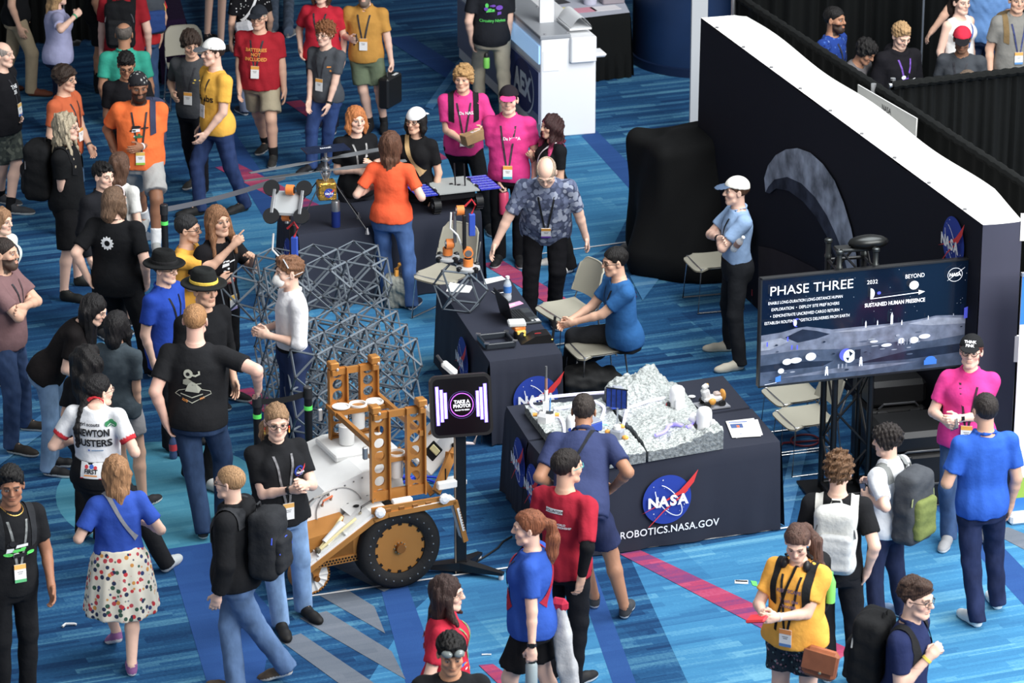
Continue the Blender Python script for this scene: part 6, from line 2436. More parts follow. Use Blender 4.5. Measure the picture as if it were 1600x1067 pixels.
ax_, n_ = unit(np.array([0.52 - 0.80, 0, 0.80 - 0.52])), None
d_ = unit(np.array([0.28, 0, 0.28]))
nrm = unit(np.array([-0.28, 0, 0.28]))
cpt = np.array([-0.40, 0.155, 0.62])
b.tube([cpt + np.array([0.19 * math.cos(a), -0.004, 0.19 * math.sin(a)]) for a in np.linspace(0.0, 2 * math.pi, 41)], 0.004, plastic((150, 150, 150)), 5, False)
b.build('round_hatch', rov)
b = MB()
for k in range(9):
 b.ball((-0.70 + 0.07 * k, 0.155, 0.72 + 0.02 * k), (0.008, 0.006, 0.008), plastic((120, 120, 122)), 6)
b.build('rivets', rov)
b = MB()
b.add([(-0.80, -0.02, 0.50), (-0.80, 0.34, 0.62), (-0.44, 0.34, 0.66), (-0.36, -0.02, 0.56), (-0.80, -0.02, 0.30), (-0.36, -0.02, 0.30), (-0.80, 0.34, 0.3), (-0.44, 0.34, 0.3)], [(0, 3, 2, 1), (0, 4, 5, 3), (0, 1, 6, 4), (3, 5, 7, 2)], brz)
b.build('front_panel', rov)
b = MB()
b.add([(-0.42, 0.26, 0.668), (-0.10, 0.26, 0.72), (-0.10, 0.02, 0.70), (-0.34, 0.0, 0.60)], [(0, 3, 2, 1)], rwh)
vp = b.build('vent_plate', rov)
b = MB()
for x, y, z in ((-0.33, 0.18, 0.668), (-0.28, 0.10, 0.662), (-0.17, 0.18, 0.706)):
 b.ball((x, y, z), (0.030, 0.022, 0.008), dark, 14)
b.build('vent_hole', vp)
def grab(pts, col=(236, 116, 60)):
 b_ = MB()
 b_.tube(pts, 0.008, plastic(col, 0.4), 7)
 for p in (pts[0], pts[-1]):
  b_.ball(p, (0.014,) * 3, metal((190, 180, 160)), 8)
 b_.build('grab_handle', rov)
grab([(-0.66, 0.13, 0.74), (-0.64, 0.06, 0.80), (-0.52, 0.06, 0.83), (-0.50, 0.13, 0.78)], (150, 146, 140))
grab([(-0.55, 0.13, 0.70), (-0.56, 0.07, 0.76), (-0.49, 0.07, 0.79), (-0.48, 0.13, 0.74)])
grab([(-0.42, 0.24, 0.67), (-0.42, 0.23, 0.735), (-0.30, 0.23, 0.755), (-0.29, 0.24, 0.70)])
grab([(-0.30, -0.02, 0.65), (-0.29, -0.02, 0.70), (-0.10, 0.0, 0.77), (-0.09, 0.02, 0.71)], (60, 58, 58))
def ladder(x0, x1, y, z0, z1, name, cups):
 e_ = MB()
 w = 0.145
 for xa, xb in ((x0, x0 + w), (x1 - w, x1)):
  n = 7
  hh = (z1 - z0) / n
  r_ = 0.042
  xc = (xa + xb) / 2
  for k in range(n):
   zc = z0 + hh * (k + 0.5)
   ring = [np.array([xc + r_ * math.cos(a), y, zc + r_ * math.sin(a)]) for a in np.linspace(0, 2 * math.pi, 17)[:-1]]
   out = []
   for q in ring:
    dx, dz = q[0] - xc, q[2] - zc
    s_ = min((w / 2) / max(abs(dx), 1e-6), (hh / 2) / max(abs(dz), 1e-6))
    out.append(np.array([xc + dx * s_, y, zc + dz * s_]))
   for yy, fl in ((0, False), (0.02, True)):
    V_ = [q + Y * yy for q in ring] + [q + Y * yy for q in out]
    F_ = [(i, (i + 1) % 16, 16 + (i + 1) % 16, 16 + i) for i in range(16)]
    for i in range(4):      # square corners between the eight-way fan
     pass
    cor = [np.array([xc + sx * w / 2, y + yy, zc + sz * hh / 2]) for sx, sz in ((1, 1), (-1, 1), (-1, -1), (1, -1))]
    base_ = len(V_)
    V_ += cor
    for i, (sx, sz) in enumerate(((1, 1), (-1, 1), (-1, -1), (1, -1))):
     idx = [j for j in range(16) if (out[j][0] - xc) * sx > 1e-4 and (out[j][2] - zc) * sz > 1e-4]
     for j in range(16):
      j2 = (j + 1) % 16
      a_, c_ = out[j], out[j2]
      on_x = abs(abs(a_[0] - xc) - w / 2) < 1e-6
      on_x2 = abs(abs(c_[0] - xc) - w / 2) < 1e-6
      if on_x != on_x2 and ((a_ + c_)[0] / 2 - xc) * sx > 0 and ((a_ + c_)[2] / 2 - zc) * sz > 0:
       F_.append((16 + j, 16 + j2, base_ + i))
    e_.add(V_, F_ if not fl else [f[::-1] for f in F_], brz)
   V_ = ring + [q + Y * 0.02 for q in ring]
   e_.add(V_, [(i, 16 + i, 16 + (i + 1) % 16, (i + 1) % 16) for i in range(16)], brz)
  for xx in (xa, xb):
   e_.box((xx, y - 0.012, (z0 + z1) / 2), (0.012, 0.05, z1 - z0), brz)
 e_.box(((x0 + x1) / 2, y, z1 - 0.03), (x1 - x0, 0.03, 0.05), brz)
 e_.box(((x0 + x1) / 2, y, z0 + 0.04), (x1 - x0, 0.03, 0.08), brz)
 o_ = e_.build('ladder_frame', rov)
 for xx in (x0 + 0.03, x1 - 0.03):
  k_ = MB()
  k_.box((xx, y - 0.02, z1 + 0.035), (0.075, 0.09, 0.06), brz, None, 0.008)
  k_.box((xx, y - 0.05, z1 - 0.02), (0.05, 0.03, 0.05), brz, None, 0.006)
  k_.ball((xx + 0.02, y - 0.065, z1 + 0.01), (0.014,) * 3, metal((225, 225, 225)), 8)
  k_.build('top_clamp', o_)
 return o_
ladder(-0.20, 0.235, 0.0, 0.72, 1.44, 'near', 0)
ladder(-0.20, 0.20, 0.86, 0.86, 1.50, 'far', 0)
b = MB()
for xx, zz_ in ((-0.20, 1.19), (0.21, 1.22)):
 MB().box((xx, 0.43, zz_), (0.03, 0.90, 0.045), brz, None).build('cross_bar', rov)
b = MB()
b.box((0.0, 0.76, 1.20), (0.46, 0.20, 0.035), brz)
b.build('cup_shelf', rov)
MB().box((0.03, 0.10, 1.02), (0.36, 0.16, 0.03), brz).build('cup_shelf', rov)
def cup(x, y, z, h, r=0.058):
 b_ = MB()
 b_.lathe((x, y, z - h), [(r * 0.86, 0), (r * 0.9, h * 0.9), (r * 1.22, h * 0.92), (r * 1.22, h), (r * 1.0, h), (r * 0.9, h * 0.9)], rwh, 22)
 b_.build('white_cup', rov)
for k, hh in ((0, 0.10), (1, 0.20), (2, 0.17)):
 cup(-0.150 + 0.140 * k, 0.73, 1.235, hh)
cup(0.05, 0.10, 1.05, 0.20)
b = MB()
b.lathe((-0.12, 0.70, 0.93), [(0.058, 0), (0.062, 0.13), (0.062, 0.15)], rwh, 20)
b.build('white_canister', rov)
b = MB()
b.box((-0.04, 0.70, 0.90), (0.52, 0.44, 0.05), rwh, None, 0.01)
b.box((0.01, -0.10, 0.735), (0.16, 0.05, 0.035), rwh, None, 0.006)
b.build('white_base', rov)
b = MB()
for k in range(4):
 b.box((-0.12 + 0.11 * k, -0.135, 0.69), (0.06, 0.02, 0.04), brz_d, None, 0.01)
b.box((0.05, -0.13, 0.69), (0.60, 0.02, 0.07), brz)
b.build('lower_rail', rov)
for xx, yy, zz_ in ((-0.20, -0.16, 0.70), (0.33, -0.15, 0.72)):
 b = MB()
 b.lathe((xx, yy, zz_), [(0.03, 0), (0.042, 0.012), (0.042, 0.03), (0.02, 0.04)], plastic((226, 228, 230), 0.4), 10, axis=(0, -1, 0), smooth=False)
 b.build('star_knob', rov)
for xx, yy, zz_ in ((-0.26, -0.02, 1.14), (-0.30, 0.82, 1.16)):
 b = MB()
 b.box((xx, yy - 0.02, zz_), (0.04, 0.03, 0.10), metal((180, 180, 180)), None, 0.008)
 b.build('latch', rov)
brz_bar = lambda p0, p1, w=0.05, t=0.03, m=brz: MB().box((np.asarray(p0) + np.asarray(p1)) / 2, (w, t, np.linalg.norm(np.asarray(p1) - np.asarray(p0)) + w * 0.5), m, np.stack(frame(unit(np.asarray(p1) - np.asarray(p0)), (0, 1, 0))))
brz_bar((0.36, 0.05, 0.70), (0.80, 0.42, 1.16), 0.07).build('boom', rov)
brz_bar((0.36, 0.15, 0.64), (0.22, 0.48, 0.90), 0.05).build('boom', rov)
brz_bar((0.60, 0.25, 0.95), (0.44, 0.35, 1.06), 0.05).build('strut', rov)
brz_bar((0.55, 0.20, 0.90), (0.42, 0.30, 0.93), 0.05).build('strut', rov)
b = MB()
M_ = np.stack([unit(np.array([0.75, 0.1, 0.62])), Y, unit(np.array([-0.62, 0, 0.75]))])
b.box((0.48, 0.35, 0.96), (0.44, 0.26, 0.20), rwh, M_, 0.02)
b.box((0.60, 0.42, 1.18), (0.26, 0.24, 0.22), rwh, M_, 0.03)
b.build('tool_box', rov)
b = MB()
b.box((0.40, 0.213, 0.96), (0.12, 0.012, 0.12), dark, M_, 0.006)
b.box((0.41, 0.203, 0.97), (0.05, 0.012, 0.09), plastic((226, 214, 150)), M_, 0.006)
b.ball((0.57, 0.215, 0.98), (0.018, 0.01, 0.018), dark, 10)
b.build('box_port', rov)
b = MB()
b.tube([(0.70, 0.40, 1.30), (0.78, 0.30, 1.20), (0.80, 0.26, 1.05), (0.76, 0.25, 0.95), (0.70, 0.28, 0.95)], 0.014, plastic((222, 206, 206), 0.5), 8)
b.build('hose', rov)
b = MB()
b.box((0.80, 0.46, 1.30), (0.30, 0.07, 0.07), rwh, np.stack([unit(np.array([0.6, 0.1, -0.55])), Y, unit(np.array([0.55, 0, 0.6]))]), 0.02)
b.box((0.66, 0.50, 1.50), (0.06, 0.06, 0.16), rwh, np.stack([unit(np.array([0.7, 0, 0.7])), Y, unit(np.array([-0.7, 0, 0.7]))]), 0.02)
b.tube([(0.60, 0.50, 1.56), (0.56, 0.50, 1.62)], 0.012, plastic((60, 60, 64)), 8)
b.build('white_tool', rov)
b = MB()
b.box((0.52, 0.12, 0.72), (0.20, 0.12, 0.05), rwh, None, 0.01)
b.box((0.40, -0.05, 0.78), (0.16, 0.05, 0.06), rwh, None, 0.008)
b.tube([(0.42, 0.02, 0.72), (0.42, 0.02, 0.88)], 0.006, dark, 6)
b.build('side_bracket', rov)
b = MB()
b.box((0.47, -0.158, 0.52), (0.02, 0.004, 0.20), rwh, np.stack([unit(np.array([1, 0, 0.25])), Y, unit(np.array([-0.25, 0, 1]))]))
for k in range(8):
 b.box((0.498 - 0.005 * k, -0.161, 0.44 + 0.022 * k), (0.012, 0.003, 0.006), dark)
b.build('label_strip', rov)
# ================================================================ photo kiosk
KO = U(720, 894, 0)
kio = empty('photo_kiosk', 'black photo kiosk on a slim post with lit square screen, right of the rover', 'kiosk', KO, R(12))
kb = plastic((22, 22, 25), 0.35)
MB().box((0, 0, 0.60), (0.085, 0.05, 1.20), kb, None, 0.006).box((-0.045, -0.01, 0.60), (0.006, 0.05, 1.19), plastic((150, 130, 110), 0.5)).build('post', kio)
for a in (2.95, -0.62, 0.85):
 d = np.array([math.cos(a), math.sin(a), 0])
 n = np.array([-d[1], d[0], 0])
 b = MB()
 L_ = 0.36 if a != 0.85 else 0.30
 V = []
 for t, w, z0, z1 in ((0.0, 0.05, 0.03, 0.10), (0.1, 0.045, 0.03, 0.09), (L_, 0.022, 0.04, 0.06)):
  V += [d * t - n * w + WZ * z0, d * t + n * w + WZ * z0, d * t + n * w + WZ * z1, d * t - n * w + WZ * z1]
 F_ = [(0, 1, 2, 3)[::-1]]
 for i in (0, 4):
  F_ += [(i, i + 1, i + 5, i + 4), (i + 1, i + 2, i + 6, i + 5), (i + 2, i + 3, i + 7, i + 6), (i + 3, i, i + 4, i + 7)]
 F_.append((8, 9, 10, 11))
 b.add(V, F_, kb)
 lg = b.build('leg', kio)
 MB().lathe(d * (L_ - 0.02), [(0.02, 0), (0.022, 0.03), (0.012, 0.045)], plastic((206, 208, 210), 0.3), 12).build('foot', lg)
tilt = R(12)
TM = rotx(-tilt)
sc_c = np.array([0, -0.05, 1.40])
def rrect(w, h, r, n=6):
 out = []
 for cx_, cy_, a0 in ((w / 2 - r, h / 2 - r, 0), (-w / 2 + r, h / 2 - r, 90), (-w / 2 + r, -h / 2 + r, 180), (w / 2 - r, -h / 2 + r, 270)):
  out += [(cx_ + r * math.cos(R(a0 + 90 * k / n)), cy_ + r * math.sin(R(a0 + 90 * k / n))) for k in range(n + 1)]
 return out
SX, SY, SN = TM @ X, TM @ Z, TM @ -Y
b = MB()
b.prism(rrect(0.475, 0.475, 0.055), sc_c - SN * 0.04, SX, SY, SN, 0.055, kb)
b.build('screen_body', kio)
scr = mat('screen_violet_black', (7, 7, 13), 0.18, emit=0.25)
ka = Art()
ka.poly(rrect(0.43, 0.43, 0.04), scr)
glw = glow((226, 216, 255), 2.2)
glv = glow((120, 90, 235), 1.2)
for s_ in (-1, 1):
 for k, (dx, hh) in enumerate(((0.185, 0.30), (0.153, 0.25), (0.124, 0.20))):
  ka.poly(rect(s_ * dx - 0.014, -hh / 2 + 0.01, s_ * dx + 0.014, hh / 2 + 0.01), glv)
  ka.poly(rect(s_ * dx - 0.008, -hh / 2 + 0.013, s_ * dx + 0.008, hh / 2 + 0.007), glw)
ka.strip(arc((0, 0.01), 0.088, 0.088, 0, 360, 40), 0.006, glow((180, 80, 230), 1.2))
ka.strip(arc((0, 0.01), 0.104, 0.104, 0, 360, 40), 0.0022, glow((90, 70, 150), 0.5))
tw_ = glow((240, 238, 250), 1.0)
ka.text('TAKE A', (0, 0.022), 0.026, tw_, bold=0.03)
ka.text('PHOTO!', (0, -0.010), 0.026, tw_, bold=0.03)
ka.text('TOUCH TO BEGIN', (0, -0.034), 0.010, tw_, bold=0.02)
o = ka.place('screen', kio, sc_c + SN * 0.0155, SX, SY, 1.0, 0.0008, 0.001)
cable_pts = [KO + np.array([0.1, 0.15, 0.01]), U(760, 868, 0.01), U(778, 856, 0.01), U(786, 846, 0.01), U(800, 838, 0.01)]
MB().tube(cable_pts, 0.008, plastic((20, 20, 22), 0.5), 6).build('power_cable', None, 'black power cable on the carpet behind the photo kiosk', 'cable')
# ================================================================ truss stand and big display
TO = U(1318, 772, 0)
tr = empty('truss_stand', 'black square truss stand on a flat base plate carrying the big display', 'truss', TO, R(12))
tb_ = plastic((20, 21, 24), 0.4)
MB().box((0, 0, 0.012), (0.62, 0.62, 0.024), tb_, None, 0.004).build('base_plate', tr)
b = MB()
S_ = 0.15
cor = [(-S_, -S_), (S_, -S_), (S_, S_), (-S_, S_)]
for x, y in cor:
 b.tube([(x, y, 0.024), (x, y, 2.02)], 0.025, tb_, 12)
b.build('chords', tr)
b = MB()
for i in range(4):
 p, q = np.array([*cor[i], 0]), np.array([*cor[(i + 1) % 4], 0])
 z = 0.12
 k = i
 while z < 1.9:
  a_, c_ = (p, q) if k % 2 == 0 else (q, p)
  b.tube([a_ + WZ * z, c_ + WZ * (z + 0.34)], 0.010, tb_, 7)
  z += 0.34
  k += 1
 for z in (0.06, 1.98):
  b.tube([p + WZ * z, q + WZ * z], 0.014, tb_, 8)
b.build('bracing', tr)
b = MB()
for x, y in cor:
 b = MB()
 b.lathe((x, y, 2.0), [(0.03, 0), (0.03, 0.02), (0.022, 0.03), (0.022, 0.12), (0.032, 0.13), (0.032, 0.15), (0.02, 0.16), (0.018, 0.12)], metal((70, 74, 74), 0.4), 14)
 b.build('spigot', tr)
o_ = MB()
o_.box((0.02, -0.02, 2.12), (0.34, 0.12, 0.03), metal((60, 62, 62), 0.35), None, 0.01)
o_.ball((0.12, -0.04, 2.17), (0.17, 0.08, 0.06), metal((50, 52, 52), 0.3), 16)
o_.build('top_fitting', tr)
best = None
for an in np.arange(-5, 45, 0.25):
 nrm_ = np.array([math.sin(R(an)), -math.cos(R(an)), 0])
 P0 = TO + np.array([math.sin(R(12)), -math.cos(R(12)), 0]) * 0.24
 c4 = [onplane(x, y, P0, nrm_) for x, y in ((1190, 436), (1525, 402), (1511, 571), (1183, 606))]
 er = abs(c4[0][2] - c4[1][2]) + abs(c4[3][2] - c4[2][2])
 if best is None or er < best[0]:
  best = (er, an, c4, nrm_)
_, tv_an, c4, tvn = best
tvx = np.array([math.cos(R(tv_an)), math.sin(R(tv_an)), 0])
tvw = (np.linalg.norm(c4[1] - c4[0]) + np.linalg.norm(c4[2] - c4[3])) / 2
tvh = (c4[0][2] - c4[3][2] + c4[1][2] - c4[2][2]) / 2
tvc = sum(c4) / 4
tv = empty('big_display', 'big flat display showing a lunar base picture headed PHASE THREE', 'display', tvc, R(tv_an))
MB().box((0, 0.03, 0), (tvw, 0.05, tvh), plastic((18, 19, 22), 0.3), None, 0.006).build('casing', tv)
b = MB()
for x0, z0, w, h in ((0, tvh / 2 - 0.006, tvw, 0.012), (0, -tvh / 2 + 0.006, tvw, 0.012), (-tvw / 2 + 0.006, 0, 0.012, tvh), (tvw / 2 - 0.006, 0, 0.012, tvh)):
 b.box((x0, 0.0, z0), (w, 0.02, h), metal((70, 72, 74), 0.4))
b.build('bezel', tv)
MB().box((0.0, 0.12, 0.0), (0.30, 0.14, 0.40), tb_).build('mount', tv)
def scr_m(name, rgb, e=0.42, var=0.0, bs=6.0):
 return mat('screen_' + name, rgb, 0.12, emit=e, var=var, bscale=bs, spec=0.5)
W2, H2 = tvw / 2, tvh / 2
sky = scr_m('sky', (9, 24, 44), 0.35)
wt = scr_m('white', (236, 240, 246), 0.5)
moon1 = scr_m('moon_ridge', (136, 144, 162), 0.3, 0.3, 14)
moon2 = scr_m('moon_plain', (66, 78, 100), 0.35, 0.4, 9)
moon3 = scr_m('moon_dark', (32, 40, 58), 0.3, 0.3, 10)
moon4 = scr_m('moon_mid', (104, 113, 134), 0.3, 0.4, 12)
blu = scr_m('blue', (52, 120, 220), 0.4)
cra = scr_m('craft', (205, 212, 226), 0.45)
vio = scr_m('violet', (80, 90, 220), 0.4)
sa = Art()
sx_, sy_ = tvw / 1.0, tvh / 1.0
p2 = lambda fx, fy: ((fx - 0.5) * tvw, (0.5 - fy) * tvh)       # picture fractions, from the upper left
def ppoly(pts, m):
 sa.poly([p2(*q) for q in pts], m)
sa.poly(rect(-W2 + 0.012, -H2 + 0.012, W2 - 0.012, H2 - 0.012), sky)
ppoly([(0.008, 0.52), (0.10, 0.51), (0.17, 0.485), (0.22, 0.48), (0.28, 0.505), (0.34, 0.53), (0.45, 0.53), (0.55, 0.53), (0.66, 0.53), (0.75, 0.52), (0.83, 0.50), (0.9, 0.51), (0.992, 0.53), (0.992, 0.985), (0.008, 0.985)], moon4)
ppoly([(0.12, 0.56), (0.2, 0.50), (0.27, 0.53), (0.33, 0.57), (0.27, 0.60), (0.18, 0.62)], moon3)
ppoly([(0.34, 0.555), (0.5, 0.545), (0.66, 0.545), (0.5, 0.575)], moon1)
ppoly([(0.70, 0.55), (0.83, 0.515), (0.98, 0.55), (0.98, 0.60), (0.8, 0.585)], moon1)
ppoly([(0.008, 0.58), (0.1, 0.56), (0.14, 0.60), (0.05, 0.66), (0.008, 0.66)], moon1)
ppoly([(0.008, 0.70), (0.2, 0.69), (0.4, 0.72), (0.6, 0.70), (0.8, 0.73), (0.992, 0.70), (0.992, 0.985), (0.008, 0.985)], moon2)
ppoly([(0.008, 0.80), (0.15, 0.79), (0.35, 0.82), (0.30, 0.86), (0.008, 0.86)], moon3)
ppoly([(0.45, 0.87), (0.7, 0.80), (0.992, 0.78), (0.992, 0.86), (0.7, 0.88)], moon3)
ppoly([(0.1, 0.93), (0.4, 0.885), (0.75, 0.91), (0.5, 0.94)], moon4)
ppoly([(0.40, 0.66), (0.55, 0.63), (0.75, 0.66), (0.6, 0.68)], moon4)
rn = random.Random(8)
for k in range(30):
 x, y = rn.uniform(0.03, 0.97), rn.uniform(0.60, 0.95)
 c = p2(x, y)
 sa.disc(c, rn.uniform(0.01, 0.035), rn.choice((moon3, moon1, moon2)), 12, rn.uniform(0.003, 0.009))
for k in range(26):
 sa.disc(p2(rn.uniform(0.02, 0.98), rn.uniform(0.03, 0.46)), 0.0022, cra, 6)
tx = lambda s, fx, fy, h, w=None, b_=0.0, m=wt: sa.text(s, p2(fx, fy), h * tvh, m, bold=b_, width=None if w is None else w * tvw)
tx('PHASE THREE', 0.232, 0.155, 0.088, 0.385)
tx('ENABLE LONG-DURATION LONG-DISTANCE HUMAN', 0.205, 0.235, 0.028, 0.345, 0.0)
tx('EXPLORATION  •  DEPLOY SITE PREP ROVERS', 0.205, 0.295, 0.028, 0.315, 0.0)
tx('•  DEMONSTRATE UNCREWED CARGO RETURN  •', 0.21, 0.355, 0.028, 0.335, 0.0)
tx('ESTABLISH ROUTINE LOGISTICS DELIVERIES FROM EARTH', 0.215, 0.415, 0.028, 0.395, 0.0)
tx('2032', 0.515, 0.135, 0.038, 0.05)
tx('BEYOND', 0.715, 0.118, 0.040, 0.09)
tx('SUSTAINED HUMAN PRESENCE', 0.625, 0.345, 0.036, 0.285, 0.02)
sa.poly([p2(0.508, 0.18)] + [((0.508 - 0.5) * tvw + 0.035 * math.cos(a), (0.5 - 0.225) * tvh + 0.045 * math.sin(a)) for a in np.linspace(math.pi / 2, -math.pi / 2, 14)] + [p2(0.508, 0.27)], wt)
sa.disc(p2(0.548, 0.225), 0.016, vio, 16, 0.013)
sa.disc(p2(0.712, 0.185), 0.040, wt, 28, 0.036)
sa.strip([p2(0.508, 0.272), p2(0.75, 0.255)], 0.006, wt)
sa.poly([p2(0.735, 0.232), p2(0.765, 0.252), p2(0.735, 0.276)], wt)
ex, ey = p2(0.905, 0.125)
sa.strip(arc((ex, ey), 0.062, 0.056, 0, 360, 36), 0.004, wt)
sa.text('NASA', (ex, ey - 0.012), 0.028, wt, bold=0.04, width=0.10)
sa.strip([(ex - 0.065, ey - 0.045), (ex + 0.02, ey + 0.012), (ex + 0.082, ey + 0.055)], [0.002, 0.006, 0.003], wt)
c = p2(0.165, 0.42)
sa.disc(c, 0.030, vio, 24, 0.036)
sa.disc((c[0] + 0.014, c[1] - 0.004), 0.024, sky, 20, 0.030)
sa.disc((c[0] - 0.012, c[1]), 0.014, cra, 16, 0.028)
for fx, fy, h in ((0.49, 0.53, 0.065), (0.545, 0.52, 0.05), (0.612, 0.525, 0.115), (0.66, 0.54, 0.05), (0.785, 0.515, 0.04), (0.905, 0.50, 0.02)):
 x, y = p2(fx, fy)
 w = h * tvh * 0.10
 sa.poly([(x - w, y), (x + w, y), (x + w, y + h * tvh * 0.7), (x, y + h * tvh), (x - w, y + h * tvh * 0.7)], cra)
ppoly([(0.955, 0.44), (0.99, 0.42), (0.99, 0.53), (0.955, 0.54)], vio)
for fx, fy in ((0.03, 0.59), (0.125, 0.56), (0.145, 0.64), (0.17, 0.645)):
 x, y = p2(fx, fy)
 sa.poly(rect(x - 0.006, y - 0.02, x + 0.006, y + 0.018), vio)
for fx, fy, rx, ry in ((0.235, 0.745, 0.045, 0.034), (0.125, 0.77, 0.04, 0.026), (0.165, 0.765, 0.05, 0.024), (0.66, 0.685, 0.03, 0.024), (0.72, 0.69, 0.04, 0.028), (0.77, 0.665, 0.05, 0.020), (0.53, 0.665, 0.035, 0.010), (0.59, 0.71, 0.045, 0.014)):
 sa.disc(p2(fx, fy), rx, cra, 18, ry)
for k in range(5):
 x, y = p2(0.645 + 0.014 * k, 0.69)
 sa.poly(rect(x - 0.003, y - 0.03, x + 0.003, y + 0.02), moon1)
c = p2(0.415, 0.775)
sa.disc((c[0] - 0.03, c[1] + 0.015), 0.055, vio, 22, 0.052)
sa.disc(c, 0.052, cra, 24, 0.056)
sa.poly([(c[0] - 0.005, c[1] + 0.045), (c[0] + 0.03, c[1] + 0.02), (c[0] + 0.005, c[1] - 0.005)], moon3)
sa.poly([(c[0] - 0.03, c[1] - 0.01), (c[0] + 0.0, c[1] - 0.012), (c[0] - 0.01, c[1] - 0.042)], moon3)
sa.poly(rect(c[0] + 0.045, c[1] - 0.03, c[0] + 0.095, c[1] + 0.05), moon3)
for fx, fy in ((0.31, 0.90), (0.47, 0.845)):
 x, y = p2(fx, fy)
 sa.disc((x, y + 0.036), 0.011, cra, 12, 0.013)
 sa.poly([(x - 0.012, y + 0.025), (x + 0.012, y + 0.025), (x + 0.015, y - 0.03), (x + 0.006, y - 0.03), (x, y - 0.005), (x - 0.006, y - 0.03), (x - 0.015, y - 0.03)], cra)
for k in range(3):
 x, y = p2(0.365 + 0.018 * k, 0.86)
 sa.poly(rect(x - 0.006, y - 0.018, x + 0.006, y + 0.02), moon1)
sa.disc(p2(0.095, 0.845), 0.026, cra, 20, 0.022)
ppoly([(0.07, 0.90), (0.095, 0.885), (0.095, 0.94), (0.07, 0.945)], blu)
ppoly([(0.02, 0.955), (0.075, 0.945), (0.075, 0.95), (0.02, 0.96)], cra)
sa.disc(p2(0.80, 0.885), 0.045, blu, 22, 0.030)
ppoly([(0.77, 0.885), (0.83, 0.885), (0.83, 0.93), (0.77, 0.93)], blu)
sa.place('picture', tv, (0, -0.0005, 0), X, Z, 1.0, 0.0004, 0.0)
# ================================================================ chairs
shell = mat('chair_shell', (172, 168, 150), 0.5, var=0.03, bscale=3, spec=0.35)
chrome = metal((190, 192, 194), 0.25)
def make_chair(label, o, ang, group=None):
 """stacking chair with moulded shell and sled legs; local -Y is the front"""
 e_ = empty('stacking_chair', label, 'chair', o, ang, group)
 b_ = MB()
 def seat(s, t):
  x = (s - 0.5) * (0.46 - 0.05 * t)
  y = -0.22 + 0.42 * t
  rr = abs(2 * s - 1)
  edge = max(0, rr - 0.75) / 0.25
  z = 0.445 + 0.012 * rr ** 2 - 0.030 * max(0, 0.2 - t) / 0.2 * 1.2 + 0.0 * edge - 0.012 * math.sin(math.pi * t)
  cut = 0.05 * edge ** 2 if t < 0.2 else 0
  return (x, y + cut, z)
 b_.grid(seat, 14, 12, shell)
 b_.grid(lambda s, t: tuple(np.array(seat(s, t)) - np.array([0, 0, 0.012])), 14, 12, shell, flip=True)
 b_.build('seat', e_)
 b_ = MB()
 def back(s, t):
  w = 0.43 - 0.06 * t ** 2
  rr = abs(2 * s - 1)
  x = (s - 0.5) * w
  dip = 0.05 * max(0, rr - 0.7) ** 2 / 0.09 if t > 0.8 else 0
  return (x, 0.215 + 0.10 * t - 0.045 * rr ** 2, 0.53 + 0.31 * t - dip * max(0, t - 0.8) * 5)
 b_.grid(back, 14, 10, shell, flip=True)
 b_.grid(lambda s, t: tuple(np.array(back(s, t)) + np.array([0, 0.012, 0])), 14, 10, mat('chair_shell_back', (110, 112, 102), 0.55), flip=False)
 rim = [back(0, t) for t in np.linspace(0, 1, 6)] + [back(s, 1) for s in np.linspace(0.07, 0.93, 12)] + [back(1, t) for t in np.linspace(1, 0, 6)]
 b_.tube([np.array(p) + np.array([0, 0.006, 0]) for p in rim], 0.009, shell, 6)
 b_.build('backrest', e_)
 for sx in (-1, 1):
  b_ = MB()
  b_.tube([(sx * 0.19, 0.30, 0.70), (sx * 0.205, 0.24, 0.55), (sx * 0.21, 0.20, 0.44), (sx * 0.235, 0.25, 0.012), (sx * 0.235, -0.20, 0.012), (sx * 0.21, -0.17, 0.43), (sx * 0.20, 0.10, 0.432)], 0.010, chrome, 8)
  b_.build('leg', e_)
 for y, z in ((-0.17, 0.425), (0.12, 0.425), (0.235, 0.10)):
  MB().tube([(-0.225, y, z), (0.225, y, z)], 0.009, chrome, 8).build('crossbar', e_)
 return e_
def chair_at(label, px, z, ang, group=None):
 return make_chair(label, U(px[0], px[1], z) * np.array([1, 1, 0]), R(ang), group)
CG_ = 'stacking chairs around the booth'
chair_at('beige chair standing behind the walking robot, at the end of the laptop table', (695, 425), 0.45, -35, CG_)
chair_at('empty beige chair between the bald man and the seated man', (885, 480), 0.45, -62, CG_)
chair_at('beige chair under the seated man in the blue shirt', (930, 540), 0.45, -72, CG_)
chair_at('empty beige chair in front of the man with the white cap', (1112, 405), 0.45, -75, CG_)
chair_at('beige chair under the left end of the big display, rear one of the pair', (1240, 612), 0.45, -72, CG_)
chair_at('beige chair under the left end of the big display, front one of the pair', (1258, 648), 0.45, -72, CG_)
chair_at('beige chair at the top left beside the purple cloth', (293, 104), 0.45, 14, CG_)
